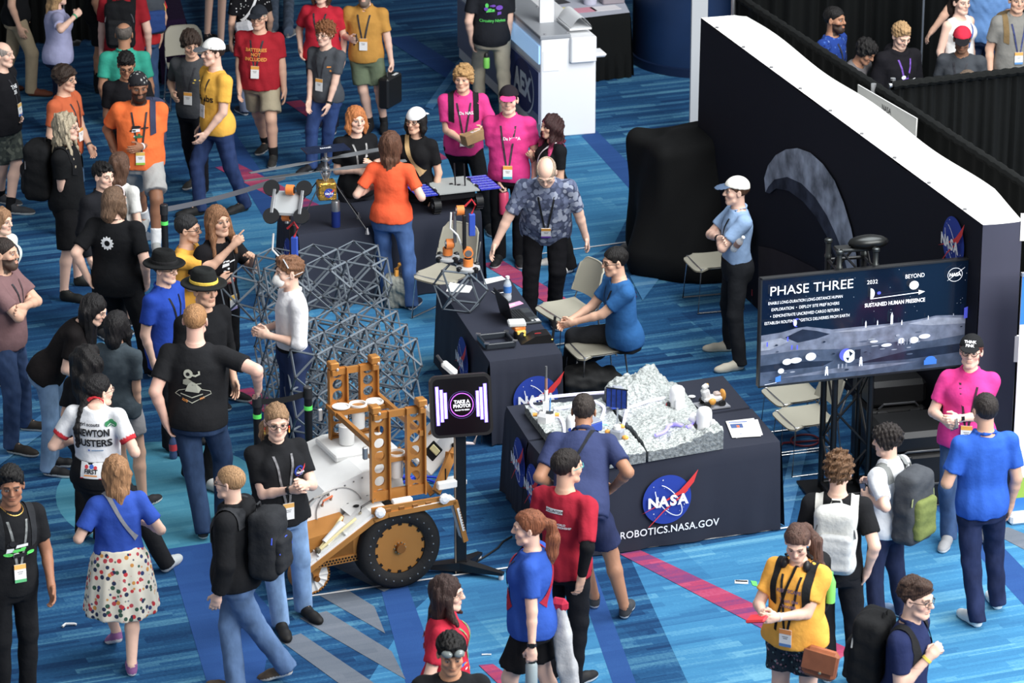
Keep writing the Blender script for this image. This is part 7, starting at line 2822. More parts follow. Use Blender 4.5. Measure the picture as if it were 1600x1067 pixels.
# ================================================================ stanchions
def stanchion(label, px, z=0.98):
 o_ = U(px[0], px[1], z) * np.array([1, 1, 0])
 e_ = empty('stanchion', label, 'stanchion', o_)
 MB().lathe((0, 0, 0), [(0.17, 0), (0.17, 0.012), (0.05, 0.03), (0.033, 0.04)], blk, 26).build('base', e_)
 MB().tube([(0, 0, 0.03), (0, 0, 0.90)], 0.032, blk, 18).lathe((0, 0, 0.90), [(0.038, 0), (0.038, 0.09), (0.030, 0.098)], plastic((44, 45, 48), 0.35), 18).build('post', e_)
 MB().lathe((0, 0, 0.80), [(0.0345, 0), (0.0345, 0.035)], glow((60, 214, 70), 0.25), 18).build('green_band', e_)
 return o_, e_
def belt(label, a, b_, m=None, sag=0.03, parent=None):
 k = MB()
 a, b_ = np.asarray(a, float) + WZ * 0.945, np.asarray(b_, float) + WZ * 0.945
 k.grid(lambda s, t: a * (1 - s) + b_ * s + WZ * (0.05 * (t - 0.5) - sag * 4 * s * (1 - s)), 14, 1, m or mat('belt_black', (26, 27, 30), 0.7))
 d = unit(b_ - a)
 n = np.array([-d[1], d[0], 0]) * 0.003
 k.grid(lambda s, t: a * (1 - s) + b_ * s + n + WZ * (0.05 * (t - 0.5) - sag * 4 * s * (1 - s)), 14, 1, m or mat('belt_black', (26, 27, 30), 0.7), flip=True)
 k.build('barrier_belt', None, label, 'belt')
sA, _ = stanchion('black stanchion with green band beside the man pointing', (256, 322))
sB, _ = stanchion('black stanchion with green band behind the woman in the dark polo', (481, 607))
sC, _ = stanchion('black stanchion under the hand of the man with the robot print shirt', (401, 620))
sD, _ = stanchion('black stanchion with green band left of the black covered crate', (998, 238))
belt('grey belt running from the left stanchion toward the helicopter table', sA, U(446, 276, 0.945) * np.array([1, 1, 0]), mat('belt_grey', (96, 98, 106), 0.7))
belt('black belt between the two stanchions behind the rover', sC, sB)
sE = U(1040, 232, 0.98) * np.array([1, 1, 0])
belt('black belt running from the stanchion into the black covered crate', sD, sE)
# ================================================================ covered crate, cases, bags, bottles, litter
B = Sdf()
co_ = U(1085, 420, 0)
B.rbox((0, 0.10, 0.62), (0.52, 0.42, 0.62), 0.10, rotz(R(18)), 0.05)
B.rbox((0.10, 0.10, 0.95), (0.34, 0.38, 0.32), 0.08, rotz(R(18)), 0.10)
B.rbox((0.45, 0.0, 0.50), (0.28, 0.34, 0.50), 0.12, rotz(R(18)), 0.25)
B.cone((-0.35, -0.25, 0.15), (-0.25, -0.1, 0.9), 0.34, 0.16, 0.2)
B.cone((0.30, -0.42, 0.10), (0.15, -0.15, 0.8), 0.30, 0.15, 0.2)
B.cone((-0.05, -0.50, 0.08), (0.0, -0.2, 0.9), 0.26, 0.2, 0.2)
B.plane((0, 0, 0.005), (0, 0, -1.0))
B.wrinkle(0.022, 9, 4, (1.4, 1.4, 0.35))
P, Q = B.mesh(0.025)
cv = empty('covered_crate', 'tall crate shrouded in black cloth beside the dark backdrop wall', 'crate', U(1082, 405, 0), R(5))
link('black_cover', np_mesh('black_cover', P, Q, [mat('black_cover', (16, 17, 18), 0.85, bump=0.2, bscale=4, spec=0.2)]), cv)
case_m = plastic((30, 31, 33), 0.4)
def case(label, px, ang, w, d, h, z=0.0):
 o_ = U(px[0], px[1], z)
 e_ = empty('equipment_case', label, 'case', o_, R(ang))
 MB().box((0, 0, h * 0.36), (w, d, h * 0.70), case_m, None, 0.03).build('body', e_)
 k = MB()
 k.box((0, 0, h * 0.86), (w * 1.01, d * 1.01, h * 0.28), case_m, None, 0.04)
 k.build('lid', e_)
 for x in (-w * 0.28, w * 0.28):
  k = MB()
  k.box((x, -d / 2 - 0.012, h * 0.62), (0.10, 0.025, 0.12), plastic((44, 45, 48), 0.3), None, 0.01)
  k.box((x, -d / 2 - 0.026, h * 0.62), (0.035, 0.006, 0.04), metal((150, 152, 156)))
  k.build('latch', e_)
 for z_, w_ in ((0.28, 0.30), (0.72, 0.34)):
  k = MB()
  k.tube([(-w * w_, -d / 2 - 0.005, h * z_), (-w * w_ * 0.8, -d / 2 - 0.02, h * (z_ + 0.05)), (w * w_ * 0.8, -d / 2 - 0.02, h * (z_ + 0.05)), (w * w_, -d / 2 - 0.005, h * z_)], 0.010, plastic((70, 72, 76), 0.3), 6)
  k.build('rib', e_)
 return e_
case('big black equipment case on the floor behind the woman in the pink polo', (1432, 775), 14, 0.74, 0.52, 0.66)
case('black equipment case behind the truss stand, half hidden', (1385, 722), 14, 0.50, 0.45, 0.80)
MB().lathe((0, 0, 0), [(0.07, 0), (0.08, 0.02), (0.08, 0.42), (0.03, 0.5)], plastic((150, 16, 28), 0.35), 20).build('red_cylinder', None, 'red cylinder standing in the shade behind the truss stand', 'cylinder', loc=U(1366, 716, 0))
b = MB()
rp = [U(1258 + 22 * math.cos(a), 688 + 9 * math.sin(a), 0.02) for a in np.linspace(0, 6.0, 20)]
b.tube([U(1216, 700, 0.015), U(1224, 692, 0.015)] + rp, 0.010, plastic((96, 20, 36), 0.6), 6)
b.build('extension_lead', None, 'coiled dark red cord on the carpet under the beige chairs', 'cord')
bottle('soda bottle with red wrapper standing by the left end of the big display', U(1180, 474, 0), (190, 36, 44), 0.24, 0.036, fill=(44, 26, 22), cap=(190, 40, 46))
bottle('soda bottle with red cap behind the boy photographing', U(1363, 792, 0), (190, 30, 40), 0.26, 0.040, fill=(36, 26, 26), cap=(210, 40, 50))
B = Sdf()
B.rbox((0, 0, 0.13), (0.26, 0.17, 0.13), 0.07, rotz(0.2), 0.05)
B.ell((-0.05, 0.02, 0.20), (0.18, 0.14, 0.12), None, 0.05)
B.plane((0, 0, 0.003), (0, 0, -1.0))
B.wrinkle(0.012, 24, 9)
P, Q = B.mesh(0.014)
bg_ = empty('rucksack', 'slumped black bag on the carpet beside the seated man', 'bag', U(924, 622, 0))
link('main_compartment', np_mesh('main_compartment', P, Q, [mat('bag_black', (26, 27, 28), 0.75, bump=0.3, bscale=18)]), bg_)
MB().tube([(0.20, -0.05, 0.22), (0.27, -0.10, 0.20), (0.29, -0.12, 0.10), (0.26, -0.14, 0.03)], 0.014, plastic((150, 152, 154), 0.6), 8).build('strap', bg_)
MB().box((0.03, -0.135, 0.22), (0.09, 0.004, 0.012), wp_, rotx(0.5)).build('label_patch', bg_)
B = Sdf()
B.rbox((0, 0, 0.15), (0.12, 0.10, 0.16), 0.05, None, 0.04)
B.plane((0, 0, 0.003), (0, 0, -1.0))
B.wrinkle(0.012, 34, 12)
P, Q = B.mesh(0.012)
gb = empty('tote_bag', 'crumpled grey bag on the floor at the foot of the woman in orange', 'bag', U(622, 478, 0))
link('bag', np_mesh('bag', P, Q, [mat('grey_bag', (140, 142, 132), 0.8, bump=0.5, bscale=30, var=0.2)]), gb)
b = MB()
b.tube([(0, 0, 0), (0.0, 0, 0.08), (0.03, 0, 0.13)], 0.022, plastic((240, 160, 30), 0.6), 8).ball((0.045, -0.005, 0.135), (0.035, 0.018, 0.018), plastic((240, 160, 30), 0.6), 10)
b.build('toy_animal', gb, loc=(-0.01, -0.02, 0.29))
b = MB()
b.tube([(-0.04, 0, 0.012), (-0.02, 0.03, 0.02), (0.04, 0.045, 0.014), (0.06, 0.04, 0.012)], 0.010, wp_, 6)
b.build('paper_scrap', None, 'small curled white scrap on the carpet at lower left', 'scrap', loc=U(106, 981, 0))
quad_sheet('bright green tape scrap on the carpet near the yellow shirt woman', [(1176, 914), (1184, 916), (1182, 908), (1173, 907)], 0.006, plastic((90, 220, 90), 0.6), 'tape', None, 'tape_scrap')
quad_sheet('little black and white card on the carpet left of the green scrap', [(1148, 911), (1169, 912), (1169, 906), (1148, 906)], 0.006, wp_, 'card', Art().poly(rect(0.05, 0.5, 0.95, 0.95), plastic((40, 42, 46))), 'card')
b = MB()
b.tube([(-0.02, 0, 0.008), (0.02, 0.004, 0.008), (0.05, 0.0, 0.008)], 0.006, wp_, 5)
b.build('paper_scrap', None, 'tiny white scrap on the carpet beside the red shirt woman', 'scrap', loc=U(757, 1024, 0))
MB().lathe((0, 0, 0), [(0.018, 0), (0.018, 0.006)], plastic((200, 196, 190)), 10).build('bottle_cap', None, 'tiny pale cap lying on the carpet behind the black bag', 'cap', loc=U(977, 593, 0))
# ================================================================ the crowd
def vor_mat(name, base, spots, scale=60, thr=0.35, rough=0.9):
 def mk():
  if name in MATS:
   return MATS[name]
  m = bpy.data.materials.new(name)
  m.use_nodes = True
  nt = m.node_tree
  p = nt.nodes['Principled BSDF']
  p.inputs['Roughness'].default_value = rough
  p.inputs['Specular IOR Level'].default_value = 0.12
  tc = nt.nodes.new('ShaderNodeTexCoord')
  v = nt.nodes.new('ShaderNodeTexVoronoi')
  v.inputs['Scale'].default_value = scale
  nt.links.new(tc.outputs['Object'], v.inputs['Vector'])
  cr = nt.nodes.new('ShaderNodeValToRGB')
  cr.color_ramp.interpolation = 'CONSTANT'
  e = cr.color_ramp.elements
  e[0].position, e[0].color = 0, (*lin(spots[0]), 1)
  e[1].position, e[1].color = 0.2, (*lin(spots[1 % len(spots)]), 1)
  for i, c in enumerate(spots[2:]):
   k = e.new(0.2 + 0.8 * (i + 1) / (len(spots) - 1))
   k.color = (*lin(c), 1)
  s = nt.nodes.new('ShaderNodeSeparateColor')
  nt.links.new(v.outputs['Color'], s.inputs[0])
  nt.links.new(s.outputs[0], cr.inputs[0])
  mr = nt.nodes.new('ShaderNodeMapRange')
  mr.inputs[1].default_value, mr.inputs[2].default_value = thr - 0.03, thr + 0.03
  nt.links.new(v.outputs['Distance'], mr.inputs[0])
  mx = nt.nodes.new('ShaderNodeMix')
  mx.data_type = 'RGBA'
  nt.links.new(mr.outputs[0], mx.inputs[0])
  nt.links.new(cr.outputs[0], mx.inputs[6])
  mx.inputs[7].default_value = (*lin(base), 1)
  nt.links.new(mx.outputs[2], p.inputs['Base Color'])
  MATS[name] = m
  return m
 return mk
floral = vor_mat('floral_cotton', (232, 224, 204), [(214, 52, 60), (60, 72, 120), (222, 150, 60), (60, 96, 80), (200, 70, 80), (50, 60, 90)], 25, 0.42)
hawaii = vor_mat('leaf_print', (66, 74, 98), [(128, 138, 162), (98, 108, 136), (150, 158, 178), (82, 90, 118)], 21, 0.62)
camo = vor_mat('camo_shorts', (70, 76, 70), [(92, 98, 88), (54, 60, 58), (104, 108, 96)], 22, 0.5)
leggings = vor_mat('patterned_shorts', (44, 56, 66), [(120, 150, 150), (30, 34, 40), (150, 110, 120)], 40, 0.38)
jersey = vor_mat('blue_jersey', (30, 62, 140), [(140, 170, 220), (24, 44, 104), (60, 100, 180)], 26, 0.30)
tiedye = vor_mat('tie_dye', (214, 226, 222), [(236, 170, 220), (170, 226, 216), (236, 236, 190)], 9, 0.5)
denim = lambda c: c
PW, PK = plastic((236, 238, 240), 0.7), plastic((28, 28, 32), 0.7)
PY, PO, PG, PR_ = plastic((246, 206, 50), 0.7), plastic((244, 150, 40), 0.7), plastic((70, 220, 80), 0.7), plastic((220, 50, 60), 0.7)
PV, PB = plastic((120, 70, 190), 0.7), plastic((60, 110, 210), 0.7)
def gear():
 a = Art()
 n = 12
 pts = []
 for k in range(n * 4):
  r_ = 1.0 if (k % 4) in (0, 1) else 0.82
  t = 2 * math.pi * k / (n * 4)
  pts.append((r_ * math.cos(t), r_ * math.sin(t)))
 V = pts + [(0.42 * math.cos(2 * math.pi * k / (n * 4)), 0.42 * math.sin(2 * math.pi * k / (n * 4))) for k in range(n * 4)]
 m = n * 4
 a.L.append((np.array(V), [(k, (k + 1) % m, m + (k + 1) % m, m + k) for k in range(m)], PW))
 return a
def robot_print():
 a = Art()
 g_ = plastic((196, 198, 180), 0.7)
 a.strip([(-0.9, -0.55), (0.0, -0.95), (0.95, -0.5), (0.9, -0.35)], 0.035, g_)
 a.strip([(-0.9, -0.55), (-0.7, -0.35), (0.05, -0.15), (0.9, -0.35)], 0.03, g_)
 a.strip([(-0.6, -0.5), (0.0, -0.68), (0.55, -0.48)], 0.05, g_)
 a.poly([(-0.35, -0.35), (0.35, -0.42), (0.5, -0.18), (0.2, 0.12), (-0.05, 0.25), (-0.2, 0.0)], g_)
 a.poly([(-0.45, 0.05), (-0.25, 0.0), (0.05, 0.22), (-0.2, 0.38), (-0.42, 0.28)], plastic((160, 162, 146), 0.7))
 a.disc((-0.15, 0.62), 0.24, g_, 18)
 a.disc((-0.17, 0.60), 0.10, PK, 14)
 a.strip([(-0.05, 0.58), (0.22, 0.52), (0.42, 0.62), (0.40, 0.78)], 0.10, g_)
 a.strip([(0.1, 0.05), (0.5, 0.12)], 0.05, g_)
 a.text('3275', (-0.38, -0.86), 0.12, PO, bold=0.03, rot=-0.35)
 a.text('FRC', (0.55, -0.72), 0.10, PO, bold=0.03, rot=0.45)
 return a
def newton():
 a = Art()
 k = plastic((30, 30, 34), 0.8)
 a.text('girl scouts', (-0.10, 0.34), 0.11, k, bold=0.015)
 gcol = plastic((36, 140, 84), 0.8)
 for dx, dy in ((0.0, 0.06), (-0.09, 0.0), (0.09, 0.0)):
  a.disc((0.52 + dx, 0.40 + dy), 0.085, gcol, 16)
 a.strip([(0.42, 0.33), (0.5, 0.42), (0.62, 0.36)], 0.02, PW)
 a.text('NEWTON', (0, 0.04), 0.22, k, bold=0.035, width=0.95)
 a.text('BUSTERS', (0, -0.27), 0.22, k, bold=0.035, width=1.05)
 a.disc((-0.12, -0.40), 0.03, PB, 10)
 a.strip([(-0.04, -0.40), (0.3, -0.40)], 0.03, plastic((110, 150, 190), 0.8))
 return a
def firstcard():
 a = Art()
 a.panel(-0.5, -0.35, 0.5, 0.35, PW)
 a.disc((-0.22, 0.16), 0.09, PR_, 12).disc((0.02, 0.18), 0.10, PB, 12).disc((0.2, 0.14), 0.08, PR_, 12)
 a.text('FIRST', (0, -0.12), 0.2, PK, bold=0.03, width=0.6)
 a.poly(rect(-0.3, -0.24, 0.3, -0.18), PO)
 a.poly(rect(-0.5, -0.35, 0.5, -0.32), PR_)
 return a
def words(lines, h, m, bold=0.02, gap=1.35, width=None):
 a = Art()
 for i, t in enumerate(lines):
  a.text(t, (0, -i * h * gap), h, m, bold=bold, width=width)
 return a
def blob(cols, seed, n=9, w=1.0, h=0.8):
 """loose unreadable graphic made of little shapes"""
 a = Art()
 rn_ = random.Random(seed)
 for k in range(n):
  x, y = rn_.uniform(-w, w) * 0.7, rn_.uniform(-h, h) * 0.7
  c = cols[k % len(cols)]
  if rn_.random() < 0.5:
   a.disc((x, y), rn_.uniform(0.12, 0.3), c, 12, rn_.uniform(0.08, 0.22))
  else:
   ww, hh = rn_.uniform(0.15, 0.45), rn_.uniform(0.06, 0.2)
   a.poly([(x - ww, y - hh), (x + ww, y - hh * 0.5), (x + ww, y + hh), (x - ww * 0.8, y + hh * 0.8)], c)
 return a
def hand_grab(a=None):
 return None
def jersey_fn(P, col, g, s):
 """white racing jersey: red cuffs and collar"""
 red = np.array(lin((206, 40, 52)))
 for i in range(2):
  S, E = g['sh'][i], g['el'][i]
  d = unit(E - S)
  t = (P - S) @ d / np.linalg.norm(E - S)
  r_ = np.linalg.norm((P - S) - np.outer((P - S) @ d, d), axis=1)
  col[(t > 0.56) & (t < 0.75) & (r_ < 0.10)] = red
 up = g['T'][:, 2]
 h = (P - g['nb']) @ up
 col[h > 0.016] = red
 low = ((P - g['pel']) @ up) < 0.075 * g['H']
 col[low] = np.array(lin((30, 31, 34)))
 return col
def vol_fn(P, col, g, s):
 return col
SK1, SK2, SK3, SK4 = (236, 190, 166), (222, 172, 142), (176, 124, 92), (128, 86, 62)
BLK, DGY, NVY, KHK, JEAN, LJEAN, DJEAN = (26, 27, 30), (66, 70, 76), (32, 38, 62), (178, 164, 136), (58, 88, 128), (124, 160, 206), (40, 52, 82)
HB, HBK, HBL, HGY, HRD, HDB = (84, 58, 40), (22, 20, 20), (176, 138, 90), (176, 164, 146), (176, 100, 52), (52, 38, 30)
LY = (52, 52, 58)
S = []
def P_(label, head, H, h, **k):
 k.update(label=label, head=head, H=H, h=h)
 S.append(k)
 return k
P_('person in black top, khaki trousers and brown shoes at the upper left corner', (22, -90), 1.78, 95, hair=('short', HB), top=('t_shirt', BLK), bottom=('trousers', (168, 150, 120)), shoe=(110, 56, 34), sole=(70, 40, 28), stand=(0.16, -0.18), skin=SK2)
P_('person in lavender t-shirt with raised fist and green wristband, top left', (88, -26), 1.68, 105, f=1, w=1.1, hair=('long', HBL), top=('t_shirt', (166, 168, 206)), bottom=('trousers', (26, 34, 58)), rh=(123, 20, .22), rhc=1.2, skin=SK1, shoe=(40, 44, 60), x=[('band', 0, (40, 160, 110))])
P_('person in black shorts and black shoes behind the lavender shirt', (150, -92), 1.74, 100, hair=('short', HBK), top=('t_shirt', (22, 22, 24)), bottom=('shorts', (22, 22, 26)), shoe=BLK, sole=(30, 30, 32), sock=BLK, skin=SK3)
P_('person in dark red t-shirt with black backpack seen from behind, top left', (190, -48), 1.78, 178, w=1.15, hair=('short', HB), top=('t_shirt', (156, 22, 36)), bottom=('trousers', (30, 34, 46)), skin=SK1, lh=(158, 96, 0), x=[('pack', (28, 29, 32), (34, 35, 38), (28, 28, 30), 'black backpack on the dark red shirt at top left', dict(w=0.32, hgt=0.50, straps=(1, -1)))])
P_('person in bright red t-shirt carrying a grey and blue backpack, top left', (218, -60), 1.76, 215, hair=('short', HDB), top=('t_shirt', (212, 36, 40)), bottom=('trousers', JEAN), skin=SK2, x=[('pack', (70, 76, 84), (40, 70, 130), (60, 64, 70), 'grey and blue backpack with yellow trim on the bright red shirt', dict(w=0.28, hgt=0.44, accent=(230, 190, 60)))])
P_('man in teal polo shirt with thinning grey hair, back to the camera', (193, 36), 1.76, 180, w=1.08, hair=('balding', (96, 88, 82)), top=('polo_shirt', (22, 160, 136)), bottom=('trousers', (60, 60, 62)), skin=SK3, lh=(168, 178, 0), x=[('watch', 1, (30, 30, 32))])
P_('young man with glasses in black t-shirt behind the bright orange shirt', (197, 86), 1.72, 8, head_rot=(0, 22), hair=('short', HBK), top=('t_shirt', (28, 28, 32)), bottom=('trousers', (36, 38, 44)), skin=SK3, rh=(173, 228, .1), x=[('glasses',), ('band', 0, (226, 228, 230))])
P_('person with dark bushy hair in burnt orange t-shirt and denim shorts', (100, 105), 1.72, 68, w=1.1, hair=('moptop', HDB), top=('t_shirt', (196, 92, 48)), bottom=('shorts', (96, 136, 176)), shl=0.95, skin=SK2, lh=(144, 236, .12), shoe=(70, 72, 76), x=[('glasses',), ('lanyard', LY), ('watch', 1, (70, 70, 74))])
P_('bearded man in bright orange t-shirt with bandana, grey shorts and white socks', (216, 115), 1.76, 4, w=1.2, beard=2, head_rot=(-12, 12), lh=(214, 232, .26), rh=(186, 248, .05), feet=[(226, 356), (245, 396)], hair=('short', HBK), hat=('bandana', (44, 44, 48)), skin=(150, 100, 70), top=('t_shirt', (250, 112, 30)), bottom=('shorts', (170, 170, 168)), sock=(236, 236, 236), sockh=0.36, shoe=(166, 168, 166), x=[('lanyard', (50, 50, 54), (236, 190, 70), (150, 200, 40), 0.06), ('print', blob([PW, PK, plastic((40, 110, 70)), PK], 4, 8), 1, 0.005, 0.165, 0.10), ('band', 1, (232, 232, 232)), ('pack', (62, 70, 98), (70, 80, 110), (58, 64, 90), 'navy backpack with orange charm on the bearded man', dict(straps=(-1,), x=-0.05, accent=(240, 140, 60)))])
P_('young man in charcoal t-shirt holding a phone beside the yellow t-shirt', (298, 52), 1.74, -18, head_rot=(-35, 15), hair=('moptop', HDB), top=('t_shirt', (70, 72, 76)), bottom=('trousers', (28, 28, 34)), skin=SK2, feet=[(304, 290), (316, 306)], rh=(272, 152, .1), shoe=(60, 58, 54), x=[('lanyard', LY), ('print', blob([PY], 3, 3), 1, -0.055, 0.19, 0.05)])
P_('young man in yellow t-shirt with white cap striding left', (333, 62), 1.8, -58, hair=('short', HDB), hat=('cap', (236, 236, 232), (100, 104, 110)), top=('t_shirt', (248, 184, 34)), bottom=('trousers', (44, 62, 104)), skin=SK1, feet=[(308, 336), (378, 330)], lh=(316, 216, .25), shoe=(36, 36, 36), sole=(60, 60, 50), x=[('lanyard', LY, (240, 240, 240)), ('print', words(['Scarabs'], 0.1, PK), 1, 0.0, 0.14, 0.7)])
P_('bare legged person in black shorts at the top beside the grey pole', (336, -150), 1.7, 150, f=1, hair=('long', HB), top=('t_shirt', BLK), bottom=('shorts', BLK), shl=0.55, skin=SK1, shoe=BLK, sole=(30, 30, 30), feet=[(348, 82), (326, 66)], fixH=1)
P_('person in black and white patterned top with a white purse, light jeans, top', (388, -56), 1.7, 200, f=1, hair=('long', HDB), top=('t_shirt', (60, 62, 66)), tmat=vor_mat('bw_print', (24, 24, 28), [(220, 220, 220), (30, 30, 32)], 40, 0.3), bottom=('trousers', (120, 132, 160)), skin=SK2, shoe=(40, 44, 60), sole=(230, 230, 230), x=[('cross', 1, (226, 226, 228), 0.03)])
P_('heavy man in crimson t-shirt with dark cap and khaki shorts', (404, 10), 1.78, -12, w=1.3, belly=0.035, hair=('neat', HGY), hat=('cap', (44, 48, 56)), top=('t_shirt', (172, 24, 40)), bottom=('shorts', (170, 158, 130)), skin=SK2, feet=[(414, 236), (427, 256)], rh=(374, 146, .12), lh=(445, 150, .12), shoe=(50, 50, 48), sock=(34, 34, 36), sockh=.25, x=[('lanyard', LY), ('print', words(['BATTERIES', 'NOT', 'INCLUDED'], 0.22, PO, 0.03), 1, 0.0, 0.20, 0.16), ('glasses',)])
P_('legs of a person in faded grey jeans at the top edge', (437, -172), 1.75, 170, hair=('short', HB), top=('t_shirt', (60, 64, 74)), bottom=('trousers', (84, 98, 118)), feet=[(452, 58), (428, 50)], fixH=1, shoe=(120, 120, 120))
P_('person in red polo shirt and dark trousers at the top, behind the curly haired boy', (502, -30), 1.68, -10, f=1, w=1.2, hair=('bob', HB), top=('polo_shirt', (200, 24, 50)), bottom=('trousers', (30, 36, 56)), skin=SK1, rh=(470, 84, .06), x=[('lanyard', LY, (240, 165, 40), None, 0.11, 0.0, False)])
P_('young man with reddish curly hair in dark grey t-shirt and jeans', (508, 37), 1.76, -32, hair=('curly', (136, 84, 46)), top=('t_shirt', (76, 80, 86)), bottom=('trousers', (52, 76, 128)), skin=SK1, feet=[(484, 268), (508, 262)], rh=(482, 166, .1), lh=(508, 184, .25), shoe=(30, 30, 34), x=[('lanyard', LY), ('glasses', (120, 90, 60)), ('watch', 1, (30, 30, 32)), ('print', blob([PO], 5, 3), 1, -0.06, 0.19, 0.05)])
P_('bearded man in ochre polo and olive shorts carrying a black case', (570, -28), 1.8, -8, beard=2, w=1.05, hair=('short', (120, 108, 96)), top=('polo_shirt', (200, 142, 46)), bottom=('shorts', (104, 118, 92)), skin=SK1, feet=[(577, 206), (600, 204)], rh=(549, 62, .18), lh=(613, 106, .08), lhc=1.1, shoe=BLK, sole=(26, 26, 26), sock=(40, 40, 42), sockh=.2, x=[('lanyard', LY)])
P_('red haired girl in black team t-shirt behind the helicopter table', (556, 168), 1.66, 22, f=1, hair=('bob', (190, 112, 50)), top=('t_shirt', BLK), bottom=('trousers', (40, 42, 50)), skin=SK1, lh=(578, 256, .2), rh=(566, 268, .2), x=[('lanyard', (150, 150, 150), (240, 165, 40), None, 0.1, 0, False), ('print', words(['UST'], 0.3, PY, 0.03), 1, 0.085, 0.20, 0.05), ('print', blob([PY, PW], 8, 5), 1, -0.04, 0.18, 0.05)])
P_('girl with backwards white cap and tan sash strap behind the helicopter table', (650, 170), 1.66, -28, f=1, hair=('bob', HBK), hat=('backcap', (240, 240, 240), (236, 236, 236)), top=('t_shirt', (26, 26, 28)), bottom=('trousers', (40, 42, 50)), skin=SK2, x=[('cross', 1, (196, 160, 104), 0.05), ('print', blob([PY], 9, 5), 1, 0.03, 0.16, 0.06), ('glasses',)])
P_('woman with long brown hair in orange t-shirt and jeans, back to the camera', (610, 207), 1.7, 172, f=1, w=1.0, hair=('long', (96, 62, 44)), hlen=.36, top=('t_shirt', (246, 88, 32)), bottom=('trousers', (66, 98, 150)), skin=SK1, feet=[(645, 482), (606, 470)], rh=('L', .10, .10, .14), lh=('L', -.10, .10, .13), shoe=(40, 46, 66), sole=(226, 226, 220), hem=-.02)
P_('man in black t-shirt with purple and green print, khaki trousers, green bottle in pocket', (768, -62), 1.82, 184, w=1.1, hair=('short', HB), top=('t_shirt', (34, 36, 42)), bottom=('trousers', (178, 168, 146)), skin=SK1, feet=[(790, 188), (748, 168)], rh=(792, 80, .0), lh=(738, 72, .0), x=[('print', blob([PV, PG, PV], 12, 8), -1, 0.0, 0.19, 0.13), ('print', words(['Circuitry Nights'], 0.2, PG, 0.02), -1, 0.0, 0.10, 0.16)])
P_('young man in pink shirt with black backpack holding a cardboard box', (724, 104), 1.82, 4, head_rot=(18, 0), w=1.05, hair=('moptop', (176, 134, 78)), top=('polo_shirt', (224, 50, 138)), bottom=('trousers', BLK), skin=(232, 180, 150), feet=[(738, 352), (764, 362)], rh=(727, 224, .30), lh=(752, 205, .30), shoe=BLK, x=[('lanyard', (60, 50, 60), (240, 165, 40), None, .09), ('print', words(['Da NASA'], 0.3, PW, 0.03), 1, -0.02, 0.20, 0.10), ('pack', BLK, BLK, (34, 34, 36), 'black backpack on the boy in pink holding the box', dict(w=.28, hgt=.42))])
P_('young man in pink shirt with pink brimmed cap, pink bottle in his hand', (795, 136), 1.78, -4, w=1.05, hair=('short', HDB), hat=('cap', (40, 34, 40), (240, 60, 140)), top=('polo_shirt', (222, 46, 134)), bottom=('trousers', BLK), skin=SK1, rh=(785, 308, .1), rhc=1.0, x=[('lanyard', (60, 50, 60), (240, 165, 40), (60, 180, 200), .05), ('print', words(['Da NASA'], 0.3, PW, 0.03), 1, -0.02, 0.19, 0.10)])
P_('woman with long curly pink tipped hair and black head scarf', (862, 180), 1.68, -62, f=1, hair=('longfront', (58, 34, 34)), htip=(214, 50, 120), wavy=1, hlen=.34, hvol=1.25, top=('t_shirt', BLK), bottom=('trousers', (24, 24, 26)), baggy=1.6, skin=SK2, feet=[(868, 412), (886, 426)], lh=(834, 297, .16), rh=(826, 240, .0), shoe=(226, 220, 210), hat=None, x=[('watch', 1, BLK), ('cross', -1, (220, 218, 220), 0.02)])
P_('bald man in grey leaf print shirt bending over the laptop table', (852, 302), 1.84, 0, w=1.25, lean=(32, 0, 0), head_rot=(8, 40), rh=(757, 416, .30), lh=(926, 402, -.02), hair=('balding', (170, 150, 130)), top=('dress_shirt', (80, 88, 120)), tmat=hawaii, slv=.82, hem=-0.06, bottom=('trousers', (20, 20, 24)), skin=SK1, feet=[(826, 512), (866, 506)], fixH=1, x=[('lanyard', BLK, (240, 165, 40), (110, 60, 170), .09), ('glasses', (150, 140, 130))])
P_('seated young man in blue t-shirt with glasses', (960, 388), 1.74, -72, sit=0.46, lean=(6,), head_rot=(0, 6), hair=('neat', HBK), top=('t_shirt', (38, 100, 162)), bottom=('trousers', (46, 48, 52)), skin=SK2, feet=[(880, 600), (905, 578)], lh=(888, 506, .12), rh=(882, 506, .06), shoe=(150, 152, 152), x=[('glasses',), ('cord', BLK), ('print', blob([plastic((226, 80, 110), 0.7)], 6, 7), -1, 0.0, 0.20, 0.08)])
P_('man with white cap in light blue polo, arms crossed, by the backdrop wall', (1152, 278), 1.82, -78, w=.98, hair=('neat', HB), hat=('cap', (232, 230, 220), (76, 96, 124), 'snap'), top=('polo_shirt', (140, 172, 212)), bottom=('trousers', (34, 36, 40)), tuck=1, belt=(40, 30, 30), skin=SK1, feet=[(1134, 548), (1150, 578)], lh=('L', .075, .085, .150), rh=('L', -.075, .105, .165), rhd=(-1, -.3, .15), lhd=(1, -.3, .1), rhp=(.7, .7, -.8), lhp=(-.7, .7, -.8), shoe=(196, 188, 168), sole=(226, 218, 196), x=[('cord', BLK), ('watch', 0, BLK)])
P_('dark haired bearded man in blue football jersey behind the black drape', (1304, 12), 1.78, 58, beard=1.5, hair=('neat', HBK), top=('t_shirt', (30, 62, 140)), tmat=jersey, bottom=('trousers', NVY), skin=SK3, x=[('cord', LY)])
P_('young man with bushy black hair leaning forward behind the black drape', (1360, 67), 1.66, 52, lean=(24,), head_rot=(0, 30), hair=('moptop', HBK), top=('t_shirt', (108, 104, 106)), bottom=('trousers', NVY), skin=SK3)
